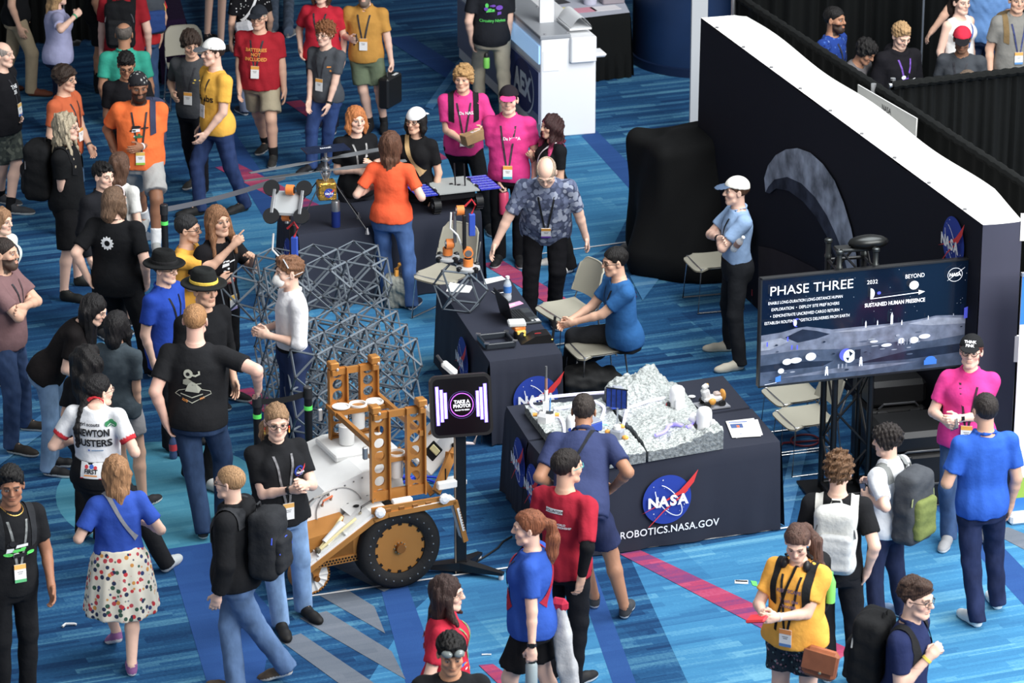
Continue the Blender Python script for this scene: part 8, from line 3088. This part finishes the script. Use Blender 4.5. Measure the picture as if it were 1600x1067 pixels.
P_('blond young man in black hoodie looking down behind the drape', (1412, 40), 1.76, 26, head_rot=(0, 22), hair=('short', HBL), top=('hoodie', (26, 25, 30)), bottom=('trousers', NVY), skin=SK1, x=[('print', blob([PV, PG, PW], 3, 6), 1, -0.02, 0.14, 0.10), ('cord', (110, 70, 170))])
P_('woman with dark ponytail in white sleeveless top among the group at upper right', (1502, -14), 1.72, 38, f=1, w=1.1, head_rot=(10, 0), hair=('ponytail', HDB), hlen=.26, top=('tank_top', (226, 224, 220)), bottom=('trousers', LJEAN), skin=SK1, x=[('cord', PB and (60, 90, 160))])
P_('large person in light blue t-shirt and dark jeans at the top right', (1542, -72), 1.84, 172, w=1.35, hair=('short', HB), top=('t_shirt', (96, 140, 196)), bottom=('trousers', (50, 62, 92)), skin=SK2, lh=(1449, 58, .1))
P_('man in grey polo with badge and tan backpack straps at the top right corner', (1590, -18), 1.78, 8, w=1.15, hair=('short', HBK), top=('polo_shirt', (130, 128, 122)), bottom=('trousers', NVY), skin=SK2, x=[('lanyard', (50, 60, 110), (240, 165, 60), (80, 140, 200), .10), ('pack', (120, 100, 70), (110, 92, 64), (128, 104, 66), 'tan backpack worn by the man in grey at top right', dict(w=.28))])
P_('young man in red cap and dark grey t-shirt behind the cross drape', (1504, 45), 1.74, -12, head_rot=(-5, 16), hair=('short', HBK), hat=('cap', (206, 30, 60), (30, 30, 34)), top=('t_shirt', (66, 70, 76)), bottom=('trousers', NVY), skin=SK3, beard=.6, x=[('lanyard', LY, (240, 165, 40), None, .1, 0, False)])
P_('person behind the cross drape of whom only the crown of brown hair shows', (1512, 112), 1.50, 0, f=1, hair=('long', (110, 92, 76)), top=('t_shirt', DGY), bottom=('trousers', NVY), skin=SK2)
P_('grey haired man in black t-shirt with white print and camouflage shorts, left edge', (2, 66), 1.8, 74, w=1.12, hair=('balding', (150, 140, 132)), top=('t_shirt', (28, 28, 32)), bottom=('shorts', (76, 82, 78)), bmat=camo, shl=.92, skin=SK1, feet=[(6, 318), (22, 334)], rh=(2, 224, .1), lh=(30, 184, .0), shoe=(60, 62, 66), sole=(226, 226, 220), sock=BLK, sockh=.2, x=[('lanyard', LY, (240, 190, 90), (60, 110, 190), .12), ('print', words(['THE', '35'], 0.4, PW, 0.03), 1, 0.02, 0.21, 0.10)])
P_('man with long wavy grey hair in black t-shirt and black shorts with backpack', (102, 178), 1.78, 82, w=1.05, hair=('longfront', (170, 156, 130)), hlen=.36, hvol=1.15, wavy=1, top=('t_shirt', (26, 27, 29)), bottom=('shorts', (26, 26, 28)), shl=1.0, skin=SK1, feet=[(106, 470), (128, 446)], rh=(106, 344, .1), shoe=(30, 32, 30), sole=(36, 36, 34), x=[('glasses',), ('pack', (24, 25, 27), (30, 31, 34), BLK, 'large black backpack on the long haired grey man', dict(w=.34, hgt=.54, dep=.24))])
P_('black haired boy in black jacket with badge pins, left crowd', (160, 256), 1.64, 48, hair=('short', HBK), top=('jacket', (32, 33, 38)), bottom=('trousers', BLK), skin=SK1, x=[('cord', (220, 200, 150)), ('print', blob([PY, PR_], 3, 5), 1, 0.04, 0.19, 0.06)])
P_('woman with long brown hair in white t-shirt, back to the camera, left crowd', (186, 240), 1.64, 150, f=1, hair=('long', (94, 66, 50)), hlen=.34, top=('t_shirt', (216, 216, 212)), bottom=('shorts', (220, 220, 216)), skin=SK1)
P_('heavy person in black work shirt with white gear emblem, sunglasses on head', (178, 294), 1.76, 166, w=1.3, head_rot=(28, 0), hair=('bob', (110, 84, 64)), top=('dress_shirt', (26, 27, 30)), slv=.78, hem=-.09, bottom=('trousers', (22, 23, 26)), baggy=1.5, skin=SK1, feet=[(240, 586), (196, 566)], rh=(230, 446, .05), lh=(140, 440, .04), shoe=(40, 42, 44), sole=(222, 222, 216), x=[('print', gear(), -1, -0.015, 0.20, 0.062), ('headglasses', (226, 206, 206))])
P_('man in yellow t-shirt with glasses pointing to the right', (292, 337), 1.7, 78, hair=('neat', (40, 40, 42)), top=('t_shirt', (250, 178, 30)), bottom=('trousers', (50, 50, 56)), skin=SK2, rh=(372, 376, .15), rhpt=1, rhc=1.1, rhp=(0.4, -.3, -.9), x=[('glasses',), ('cross', -1, (226, 220, 210), .045), ('print', words(['XUAN', 'XUAN', 'XUAN', 'XUAN'], 0.3, plastic((190, 150, 220)), 0.03), 1, 0.03, 0.08, 0.14)])
P_('man with long brown hair in black printed t-shirt holding a lattice cell', (338, 324), 1.78, 52, head_rot=(14, -8), hair=('longfront', (140, 96, 62)), hlen=.30, top=('t_shirt', (28, 27, 30)), bottom=('trousers', (26, 26, 29)), baggy=1.7, skin=SK2, lh=(394, 399, .1), lhc=1.2, rh=(354, 436, .25), rhc=1.0, x=[('lanyard', (40, 40, 44), (246, 196, 60), (170, 160, 220), .04), ('print', blob([PW, PW], 4, 5), 1, 0.02, 0.19, 0.09), ('print', words(['WEST'], 0.3, PR_, 0.04, 1, None), 1, 0.0, 0.10, 0.11)])
P_('young man in black fedora and royal blue polo with glasses', (256, 398), 1.74, 60, hair=('neat', HDB), hat=('fedora', (30, 31, 32), (40, 40, 42)), top=('polo_shirt', (32, 70, 172)), bottom=('trousers', (28, 30, 36)), hem=-.11, skin=SK1, feet=[(270, 706), (290, 690)], shoe=BLK, sole=(20, 20, 20), x=[('glasses',), ('cord', BLK)])
P_('person in black fedora with yellow band and black vest with yellow digits', (318, 428), 1.76, 42, hair=('short', HDB), hat=('fedora', (36, 38, 38), (240, 200, 40)), top=('vest', (26, 27, 30)), slv=1.3, bottom=('trousers', (26, 27, 30)), skin=SK2, feet=[(300, 752), (328, 764)], shoe=(170, 172, 170), sole=(150, 150, 150), x=[('print', words(['1213'], 0.4, PY, 0.04), -1, 0.02, 0.17, 0.10)])
P_('man with cropped ginger hair in black t-shirt with robot print, hand on a stanchion', (304, 476), 1.86, 174, w=1.18, hair=('buzz', (170, 122, 74)), top=('t_shirt', (36, 37, 40)), bottom=('trousers', (46, 68, 102)), skin=(240, 188, 166), feet=[(352, 812), (318, 838)], rh=(404, 612, -.05), rhp=(.9, -.3, -.3), lh=(262, 668, .05), shoe=(50, 52, 54), sole=(210, 210, 206), x=[('print', robot_print(), -1, -0.005, 0.15, 0.155), ('cord', LY)])
P_('girl in pastel tie dye t-shirt with badge at the left edge', (0, 326), 1.62, 62, f=1, hair=('long', (150, 110, 76)), top=('t_shirt', (214, 226, 222)), tmat=tiedye, bottom=('shorts', (60, 66, 90)), skin=SK1, x=[('lanyard', (50, 50, 60), (246, 170, 60), None, .09)])
P_('bearded man in mauve brown t-shirt with arms crossed at the left edge', (4, 372), 1.8, 76, w=1.08, beard=1.6, hair=('buzz', (50, 40, 36)), top=('t_shirt', (128, 96, 98)), bottom=('trousers', (52, 72, 108)), skin=SK2, feet=[(24, 708), (46, 672)], rh=('L', -.075, .09, .150), lh=('L', .075, .11, .165), rhd=(-1, -.3, .15), lhd=(1, -.3, .1), rhp=(.7, .7, -.8), lhp=(-.7, .7, -.8), shoe=(46, 40, 34), sole=(220, 216, 206), x=[('cord', LY)])
P_('man in white striped shirt and white face mask by the lattice', (452, 403), 1.78, -72, w=.95, hair=('short', (124, 84, 56)), top=('dress_shirt', (226, 226, 230)), slv=1.2, tuck=1, bottom=('trousers', (38, 52, 88)), belt=BLK, skin=SK1, lh=(410, 522, .15), rh=(402, 516, .0), x=[('mask',), ('headglasses', (190, 192, 196))])
P_('girl with very long black hair bending forward in black top and blue jeans', (152, 464), 1.68, 86, f=1, lean=(36,), head_rot=(12, 20), hair=('long', (24, 22, 24)), hlen=.62, hvol=1.3, top=('t_shirt', (28, 25, 26)), bottom=('trousers', (112, 142, 176)), skin=SK1, rh=('L', .06, .22, .10), lh=('L', -.04, .24, .10), px=0)
P_('person with black bob hair in slate t-shirt and grey shorts holding a phone', (182, 488), 1.66, 158, f=1, hair=('bob', (26, 24, 26)), top=('polo_shirt', (70, 82, 90)), bottom=('shorts', (150, 148, 150)), shl=.6, skin=SK2, feet=[(228, 792), (200, 780)], rh=(217, 668, .06), shoe=(44, 42, 44), sole=(236, 230, 220))
P_('person with thick long black hair just behind the white jersey girl', (136, 541), 1.62, 150, f=1, hair=('long', (26, 24, 25)), hlen=.45, hvol=1.7, wavy=1, top=('t_shirt', (30, 30, 33)), bottom=('trousers', BLK), skin=SK2)
P_('girl with black braid in white racing jersey reading NEWTON BUSTERS', (152, 587), 1.68, 168, f=1, w=1.08, head_rot=(40, 0), hair=('braid', (24, 22, 24)), hlen=.34, bx=-.045, top=('polo_shirt', (232, 234, 238)), topfn=jersey_fn, bottom=('trousers', (34, 35, 38)), skin=SK1, feet=[(262, 890), (186, 908)], hunch=.09, rh=('L', .12, .12, .09), lh=('L', -.12, .12, .09), shoe=(190, 196, 196), sole=(206, 208, 206), x=[('print', newton(), -1, 0.008, 0.185, 0.26), ('print', firstcard(), -1, 0.0, 0.04, 0.17), ('glasses', (150, 130, 120))])
P_('woman with long light brown hair in blue t-shirt and white floral skirt, walking away', (180, 714), 1.68, 196, f=1, w=1.08, hair=('long', (158, 114, 74)), hlen=.38, top=('t_shirt', (46, 84, 184)), tuck=1, bottom=('skirt', (232, 224, 204)), bmat=floral, skl=.255, skin=SK1, feet=[(206, 1052), (184, 1014, 10, 25)], rh=('L', .12, .14, .10), lh=('L', -.12, .14, .10), shoe=(150, 94, 150), sole=(230, 226, 226), x=[('cross', -1, (140, 142, 150), .03)])
P_('woman with glasses in black polo with round blue emblem, hands clasped', (432, 634), 1.72, 26, f=1, w=1.25, head_rot=(14, 6), feet=[(440, 988), (478, 962)], rh=(466, 764, .30), lh=(474, 758, .33), rhc=.7, lhc=.8, hair=('ponytail', (146, 112, 78)), bx=.07, hlen=.26, pz=.0, top=('polo_shirt', (32, 33, 36)), bottom=('trousers', (124, 160, 204)), skin=SK1, shoe=(24, 23, 23), sole=(24, 23, 23), x=[('glasses',), ('lanyard', (110, 110, 114), (240, 180, 80), None, .07), ('print', meatball(), 1, -0.062, 0.195, 0.042), ('earrings',), ('watch', 0, (60, 56, 52))])
P_('boy with shaved fair hair in black hoodie and jeans with backpack', (360, 729), 1.74, -108, hair=('buzz', (168, 128, 86)), top=('hoodie', (30, 31, 34)), bottom=('trousers', (86, 116, 158)), baggy=1.5, skin=SK1, feet=[(362, 1082), (446, 1064, 0, 20)], fixH=1, shoe=(96, 82, 66), x=[('glasses',), ('pack', (44, 46, 50), (40, 42, 46), (52, 54, 58), 'black backpack with blue and red zips on the boy in the hoodie', dict(w=.30, hgt=.50, dep=.22, accent=(60, 90, 220), bottle=((120, 140, 136), 1)))])
P_('young man in black t-shirt with bright green print and gold chain, lower left', (16, 732), 1.8, 32, head_rot=(22, 4), hair=('short', HBK), top=('t_shirt', (30, 31, 34)), bottom=('trousers', (28, 29, 32)), skin=(166, 112, 82), lh=(82, 928, .1), lean=(0, -3), x=[('lanyard', (120, 124, 124), (246, 176, 70), (70, 180, 110), .09), ('print', blob([PG, PW, PG, PK], 7, 12), 1, 0.0, 0.165, 0.13), ('collarchain',), ('pack', (40, 42, 44), (40, 42, 44), (44, 46, 50), 'black backpack on the young man with green print', dict(straps=(-1, 1), hgt=.42))])
P_('man in maroon volunteer shirt with black striped sleeve, seen from behind', (885, 704), 1.8, 148, hair=('neat', (34, 28, 26)), head_rot=(26, 0), top=('t_shirt', (168, 26, 50)), slv=.9, bottom=('trousers', (26, 28, 34)), skin=SK2, rh=(906, 915, .24), x=[('glasses', (60, 170, 170)), ('sleeve', 0, (24, 25, 28)), ('cord', BLK), ('print', Art().panel(-.62, -.12, .62, .16, PW).text('VOLUNTEER', (0, -.07), .17, PK, bold=.02), -1, -0.01, 0.235, 0.115), ('print', words(['WORLD', 'CHAMPIONSHIP'], 0.16, PW, 0.03), -1, 0.02, 0.18, 0.10)])
P_('man in navy shirt and navy shorts bending to photograph the lunar model', (912, 664), 1.80, 176, w=1.12, lean=(38,), head_rot=(0, 10), hair=('neat', (54, 46, 42)), top=('polo_shirt', (54, 64, 104)), bottom=('shorts', (42, 50, 84)), skin=SK3, feet=[(977, 962), (928, 946)], fixH=1, rh=(952, 768, -.22), lh=(880, 770, -.3), shoe=(60, 62, 66), sole=(230, 230, 224), hem=-.06, x=[('cross', 1, (40, 42, 48), .025)])
P_('woman with auburn ponytail in royal blue t-shirt and black shorts', (826, 799), 1.72, -100, f=1, w=1.15, head_rot=(-8, 4), hair=('ponytail', (130, 74, 44)), hlen=.36, top=('t_shirt', (40, 84, 178)), bottom=('shorts', (28, 28, 31)), shl=.8, skin=SK1, lh=(831, 1024, .30), lhc=1.1, shoe=(170, 220, 160), sole=(226, 236, 220), stand=(-.15, .2), x=[('cross', 1, (176, 30, 60), .055), ('watch', 1, (30, 32, 40)), ('lanyard', LY, (240, 165, 40), None, .1, 0, False)])
P_('woman with dark shoulder length hair in red t-shirt at the bottom edge', (697, 902), 1.66, 84, f=1, w=1.12, hair=('longfront', (56, 38, 34)), hlen=.20, top=('t_shirt', (196, 28, 58)), bottom=('trousers', (44, 50, 70)), skin=SK1, rh=('L', .09, .10, .02), x=[('glasses', (170, 140, 120)), ('cord', (90, 150, 90)), ('print', blob([PW, PW], 14, 6), -1, 0.0, 0.19, 0.12), ('print', Art().disc((0, 0), 1, PW, 20), 1, 0.02, 0.18, 0.035), ('print', blob([PO, PB, PW], 15, 4), 1, 0.03, 0.10, 0.06)])
P_('young man with black hair and goggles pushed up on his forehead, bottom edge', (705, 996), 1.72, 4, head_rot=(-4, 12), hair=('short', HBK), hat=('goggles', (120, 130, 130)), top=('t_shirt', (32, 33, 36)), bottom=('trousers', NVY), skin=(196, 140, 104))
P_('woman in yellow t-shirt with headphones round her neck and patterned shorts', (1245, 828), 1.68, -26, f=1, w=1.28, head_rot=(-14, 26), hair=('ponytail', (88, 62, 52)), bx=-.13, hlen=.46, top=('t_shirt', (250, 174, 34)), bottom=('shorts', (60, 80, 90)), bmat=leggings, shl=.7, skin=SK1, rh=(1192, 962, .30), lh=(1204, 966, .34), rhc=.8, lhc=.8, shoe=(60, 60, 66), x=[('phones',), ('lanyard', BLK, (246, 150, 60), (90, 140, 200), .05), ('print', words(['KEEPSCAPE', '', 'Trust the', 'Process'], 0.2, plastic((120, 96, 120)), 0.03), 1, 0.0, 0.20, 0.13), ('pack', (30, 31, 34), (34, 35, 38), (32, 33, 35), 'black backpack with green bottle on the woman in yellow', dict(w=.26, hgt=.44, bottle=((120, 220, 90), -1))), ('band', 1, (200, 200, 200))])
P_('boy with brown curly hair in black t-shirt and white grey backpack', (1311, 713), 1.76, 172, hair=('curly', (108, 78, 52)), top=('t_shirt', (30, 31, 34)), bottom=('trousers', (30, 31, 36)), baggy=1.3, skin=SK1, feet=[(1340, 1066), (1292, 1062)], rh=(1352, 902, .05), shoe=BLK, sole=(226, 226, 222), x=[('pack', (206, 208, 204), (190, 194, 196), (214, 214, 208), 'white and grey backpack on the curly haired boy', dict(w=.30, hgt=.50, accent=(90, 94, 96)))])
P_('boy with black hair in white shirt filming with his phone, olive backpack', (1386, 667), 1.76, -128, head_rot=(-16, 6), hair=('moptop', (38, 32, 30)), top=('dress_shirt', (226, 230, 236)), slv=.75, bottom=('trousers', (34, 42, 70)), skin=SK1, feet=[(1404, 962), (1366, 992)], lh=(1350, 775, .10), rh=(1356, 752, -.12), lhc=.7, rhc=.7, shoe=(120, 146, 180), sole=(230, 230, 226), x=[('pack', (70, 74, 80), (112, 124, 62), (124, 128, 128), 'olive green and grey backpack on the boy in the white shirt', dict(w=.31, hgt=.56, dep=.20, drop=.06, accent=(160, 170, 110))), ('cord', LY), ('watch', 0, (90, 90, 94))])
P_('woman in hot pink polo with black cap handing over a phone', (1519, 525), 1.74, -10, f=1, w=1.22, head_rot=(4, -6), rh=(1482, 662, .30), lh=(1490, 655, .32), rhc=.7, lhc=.7, feet=[(1480, 850), (1540, 838)], hat=('cap', (32, 33, 35)), hair=('ponytail', (120, 62, 46)), top=('polo_shirt', (228, 48, 142)), bottom=('trousers', (62, 88, 128)), skin=SK1, shoe=(150, 152, 156), belt=(30, 40, 70), x=[('lanyard', (60, 30, 50), (246, 170, 50), None, .08), ('glasses',), ('print', blob([PK, PW, PR_], 21, 5), 1, -0.06, 0.17, 0.045), ('watch', 1, (200, 200, 200)), ('captext', words(['THINK', 'PINK'], 0.022, PW, 0.04))])
P_('man in royal blue polo and dark jeans with white trainers, back to the camera', (1541, 617), 1.78, 196, w=1.05, hair=('neat', (44, 38, 36)), top=('polo_shirt', (38, 94, 196)), bottom=('trousers', (36, 46, 80)), skin=SK2, feet=[(1556, 948), (1522, 976)], lh=(1496, 704, -.16), lhc=.8, shoe=(216, 222, 224), sole=(236, 240, 240), x=[('cord', BLK), ('watch', 1, BLK)])
P_('man with glasses in navy polo gripping his black backpack strap, lower right', (1434, 907), 1.80, 64, head_rot=(10, 4), hair=('short', (66, 46, 36)), top=('polo_shirt', (36, 46, 86)), bottom=('trousers', NVY), skin=SK1, rh=(1461, 1018, .16), rhc=1.1, lean=(4, 0), x=[('glasses',), ('band', 0, (240, 214, 50)), ('pack', (30, 31, 33), (34, 35, 37), (36, 37, 40), 'black backpack with pale zip on the man at lower right', dict(w=.32, hgt=.5, dep=.22, accent=(200, 200, 196)))])
person_mats()
with ThreadPoolExecutor(4) as ex_:
 RES = list(ex_.map(make_person, S))
for r_ in RES:
 emit_person(r_)
BY = {r_['s']['label']: r_ for r_ in RES}
def who(key):
 for k_, v_ in BY.items():
  if key in k_:
   return v_
def held(name, label, cat, r_, i, off, build):
 p, d, n, x = at_hand(r_, i, off)
 b_ = MB()
 build(b_, p, d, n, x)
 return b_.build(name, None, label, cat)
def hold_phone(label, r_, i, rgb=(40, 44, 52), up=(0, 0, 1), off=(0.02, 0.0, 0.0)):
 p, d, n, x = at_hand(r_, i, off)
 e_ = empty('smartphone', label, 'phone', p)
 ay = unit(d * 0.4 + np.asarray(up, float))
 az = unit(-n + 1e-3)
 ax = unit(np.cross(ay, az))
 az = np.cross(ax, ay)
 A = np.stack([ax, ay, az])
 MB().box((0, 0, 0), (0.076, 0.152, 0.009), plastic((60, 62, 70), 0.3), A, 0.003).build('case', e_)
 MB().box(az * 0.0055, (0.068, 0.142, 0.002), plastic(rgb, 0.12), A).build('screen', e_)
hold_phone('phone held up by the boy in the white shirt', who('filming with his phone'), 1, (120, 140, 170))
hold_phone('phone in the clasped hands of the woman in hot pink polo', who('hot pink polo'), 0, (170, 172, 176), (0, 0, 0.2))
hold_phone('phone with pale back in the hand of the person with black bob hair', who('black bob hair'), 0, (224, 214, 196), (0, 0, -1))
hold_phone('phone held by the bearded man in bright orange', who('bright orange'), 1, (150, 190, 60), (0, 0, .3))
hold_phone('dark phone in the hand of the man in ochre polo', who('ochre polo'), 0, (30, 32, 36), (0, 0, .3))
hold_phone('pale phone in the raised hand of the man in royal blue polo', who('royal blue polo and dark jeans'), 1, (206, 208, 212), (0, 0, 1))
r_ = who('cardboard box')
p0, d0, n0, x0_ = at_hand(r_, 0)
p1 = at_hand(r_, 1)[0]
c_ = (p0 + p1) / 2 + np.array([0.02, -0.06, 0.03])
e = empty('cardboard_box', 'small brown cardboard box in the hands of the young man in pink', 'box', c_)
MB().box((0, 0, 0), (0.27, 0.13, 0.10), mat('cardboard', (176, 138, 92), 0.85, var=0.08, bscale=20), rotz(-0.5) @ roty(0.25), 0.004).build('carton', e)
MB().box((0.0, -0.005, 0.052), (0.10, 0.05, 0.002), plastic((226, 222, 212), 0.6), rotz(-0.5) @ roty(0.25)).build('label', e)
def hang_bottle(label, r_, i, rgb, cap, h=0.25, rr=0.04, extra=None):
 p = at_hand(r_, i)[0]
 e_ = empty('drink_bottle', label, 'bottle', p - WZ * (h + 0.01))
 MB().lathe((0, 0, 0), [(rr * .9, 0), (rr, 0.015), (rr, h * 0.82), (rr * 0.7, h * 0.90)], plastic(rgb, 0.35), 20).build('flask', e_)
 MB().lathe((0, 0, h * 0.88), [(rr * 0.72, 0), (rr * 0.72, 0.03), (rr * .4, 0.04)], plastic(cap, 0.4), 16).tube([(-0.03, 0, h * .92), (-0.03, 0, h + 0.02), (0.03, 0, h + 0.02), (0.03, 0, h * .92)], 0.006, plastic(cap, 0.4), 6).build('lid', e_)
hang_bottle('pink insulated bottle hanging from the hand of the young man with pink cap', who('pink brimmed cap'), 0, (214, 60, 104), (28, 28, 32), 0.25, 0.048)
hang_bottle('grey bottle with dark lid in the hand of the woman with auburn ponytail', who('auburn ponytail'), 1, (150, 166, 170), (36, 44, 42), 0.26, 0.042)
r_ = who('ochre polo')
p = at_hand(r_, 1)[0]
e = empty('carrying_case', 'black hard case in the hand of the man in ochre polo', 'case', p - WZ * 0.03, R(-25))
MB().box((0, 0, -0.21), (0.13, 0.34, 0.34), plastic((26, 27, 29), 0.4), None, 0.02).build('shell', e)
MB().tube([(0, -0.07, -0.05), (0, -0.06, 0.0), (0, 0.06, 0.0), (0, 0.07, -0.05)], 0.012, plastic((40, 41, 44), 0.4), 8).build('handle', e)
MB().box((0, -0.15, -0.06), (0.10, 0.006, 0.03), plastic((220, 226, 60), 0.5)).box((0.04, 0.05, -0.036), (0.03, 0.10, 0.004), wp_).build('sticker', e)
r_ = who('white cap in light blue polo')
p = at_hand(r_, 0)[0]
bottle('clear bottle tucked in the crossed arms of the man with white cap', p + np.array([0.10, -0.10, -0.05]), (150, 120, 110), 0.20, 0.032, rot=(0.5, 0.5, 0))
r_ = who('holding a lattice cell')
p = at_hand(r_, 0)[0]
small_cell('loose open lattice cell held in front of the long haired man', U(387, 458, p[2] - 0.10) * 0 + atY(387, 458, p[1] - 0.1), 0.5)
r_ = who('filming')
r_ = who('yellow t-shirt with headphones')
p0, p1 = at_hand(r_, 0)[0], at_hand(r_, 1)[0]
b = MB()
b.box(p0 + np.array([-0.07, -0.03, 0.0]), (0.15, 0.10, 0.025), plastic((216, 36, 50), 0.5), rotz(0.5) @ roty(0.3), 0.012)
b.build('red_pouch', None, 'red pouch in the hands of the woman in yellow t-shirt', 'pouch')
g_ = r_['g']
q = g_['W'] @ tpt(g_, (-0.125, 0.035, -0.045)) + r_['loc']
e = empty('shoulder_bag', 'brown leather shoulder bag on the hip of the woman in yellow', 'bag', q, R(-20))
lea = mat('tan_leather', (158, 88, 50), 0.45, var=0.12, bscale=14)
MB().box((0.02, -0.09, -0.07), (0.24, 0.09, 0.22), lea, rotz(0) @ roty(-0.15), 0.03).build('body', e)
MB().box((0.02, -0.142, -0.04), (0.235, 0.012, 0.15), mat('tan_leather_flap', (170, 98, 58), 0.4, var=0.1, bscale=14), roty(-0.15), 0.005).ball((0.03, -0.152, -0.115), (0.012,) * 3, metal((200, 190, 150)), 8).build('flap', e)
k_ = over_shoulder(g_, r_['shirt'], 0.05, -50, 90, 0.02, cloth((30, 28, 28)), 0.010, 0.17, -0.02)
o = k_.build('strap', e)
o.matrix_parent_inverse = Matrix.Identity(4)
o.matrix_basis = e.matrix_basis.inverted() @ (Matrix.Translation([float(v) for v in r_['loc']]) @ Matrix.Rotation(math.pi + R(r_['s']['h']), 4, 'Z'))
r_ = who('auburn ponytail')
g_ = r_['g']
q = g_['W'] @ tpt(g_, (0.02, -0.115, 0.035)) + r_['loc']
B = Sdf()
B.chain([(0, 0, 0.02), (0.02, -0.02, -0.18), (0.05, -0.03, -0.42), (0.09, -0.03, -0.62)], [0.05, 0.065, 0.07, 0.06], 0.03)
B.wrinkle(0.014, 30, 31, (1.5, 1.5, 0.3))
P, Q = B.mesh(0.011)
e = empty('sweater', 'light grey sweater hanging from the bag of the woman with auburn ponytail', 'sweater', q)
link('sweater_cloth', np_mesh('sweater_cloth', P, Q, [cloth((176, 178, 182))]), e)
MB().box((-0.01, -0.01, 0.05), (0.13, 0.08, 0.10), cloth((178, 30, 62)), rotz(0.4), 0.03).build('bag', None, 'small red hip bag on the woman with auburn ponytail', 'bag', loc=q)
r_ = who('white purse')
g_ = r_['g']
q = atY(382, 44, (r_['loc'] + g_['W'] @ g_['pel'])[1] - 0.22)
MB().box((0, 0, 0), (0.22, 0.09, 0.16), cloth((206, 206, 210)), rotz(0.3) @ roty(0.3), 0.04).build('purse', None, 'white purse on the person in patterned top', 'purse', loc=q)
r_ = who('purple and green print')
g_ = r_['g']
q = atY(760, 106, (r_['loc'] + g_['W'] @ g_['pel'])[1] - 0.20)
e = empty('drink_bottle', 'small green bottle in the back pocket of the man in khaki trousers', 'bottle', q)
MB().lathe((0, 0, 0), [(0.034, 0), (0.036, 0.01), (0.036, 0.10), (0.03, 0.12)], plastic((120, 214, 70), 0.35), 16).build('flask', e)
MB().lathe((0, 0, 0.12), [(0.03, 0), (0.028, 0.03), (0.018, 0.05)], plastic((30, 30, 32), 0.4), 14).build('lid', e)
r_ = who('pointing to the right')
g_ = r_['g']
q = g_['W'] @ tpt(g_, (0.05, 0.13, -0.02)) + r_['loc']
bottle('small soda bottle beside the legs of the man with the robot print', U(271, 716, 0), (200, 50, 60), 0.22, 0.034, fill=(60, 80, 120), cap=(230, 230, 230))
r_ = who('bending to photograph')
p0 = at_hand(r_, 0)[0]
e = empty('compact_camera', 'dark camera held to the eye of the bending man in navy', 'camera', (p0 + at_hand(r_, 1)[0]) / 2 + np.array([0, 0.02, 0.03]))
MB().box((0, 0, 0), (0.13, 0.06, 0.09), plastic((30, 31, 34), 0.4), None, 0.012).build('body', e)
MB().tube([(0, 0.03, 0), (0, 0.11, 0)], 0.034, plastic((22, 22, 24), 0.3), 16).build('lens', e)
GRP = dict(stanchion='stanchions round the booth', lit_hose='lit hoses on the lunar terrain', display_table='navy covered display tables', paper_sheet='loose paper sheets on the tables', backpack='backpacks worn in the crowd', person='people in the hall', smartphone='phones held or lying about', pipe_and_drape='black pipe and drape runs', model_habitat='model habitats on the lunar terrain', model_module='blue model modules on the lunar terrain', lunar_terrain='halves of the lunar terrain model', walking_robot='walking robots', lattice_cell='loose lattice cells', equipment_case='black equipment cases', barrier_belt='stanchion belts', banner_stand='tall banners at the right', drink_bottle='drink bottles carried by people', soda_bottle='soda bottles on the floor', water_bottle='clear water bottles', tape_line='white tape lines on the carpet', paper_scrap='paper scraps on the carpet')
for o in COL.objects:
 k_ = o.name.split('.')[0]
 if o.parent is None and 'label' in o and k_ in GRP and 'group' not in o:
  o['group'] = GRP[k_]
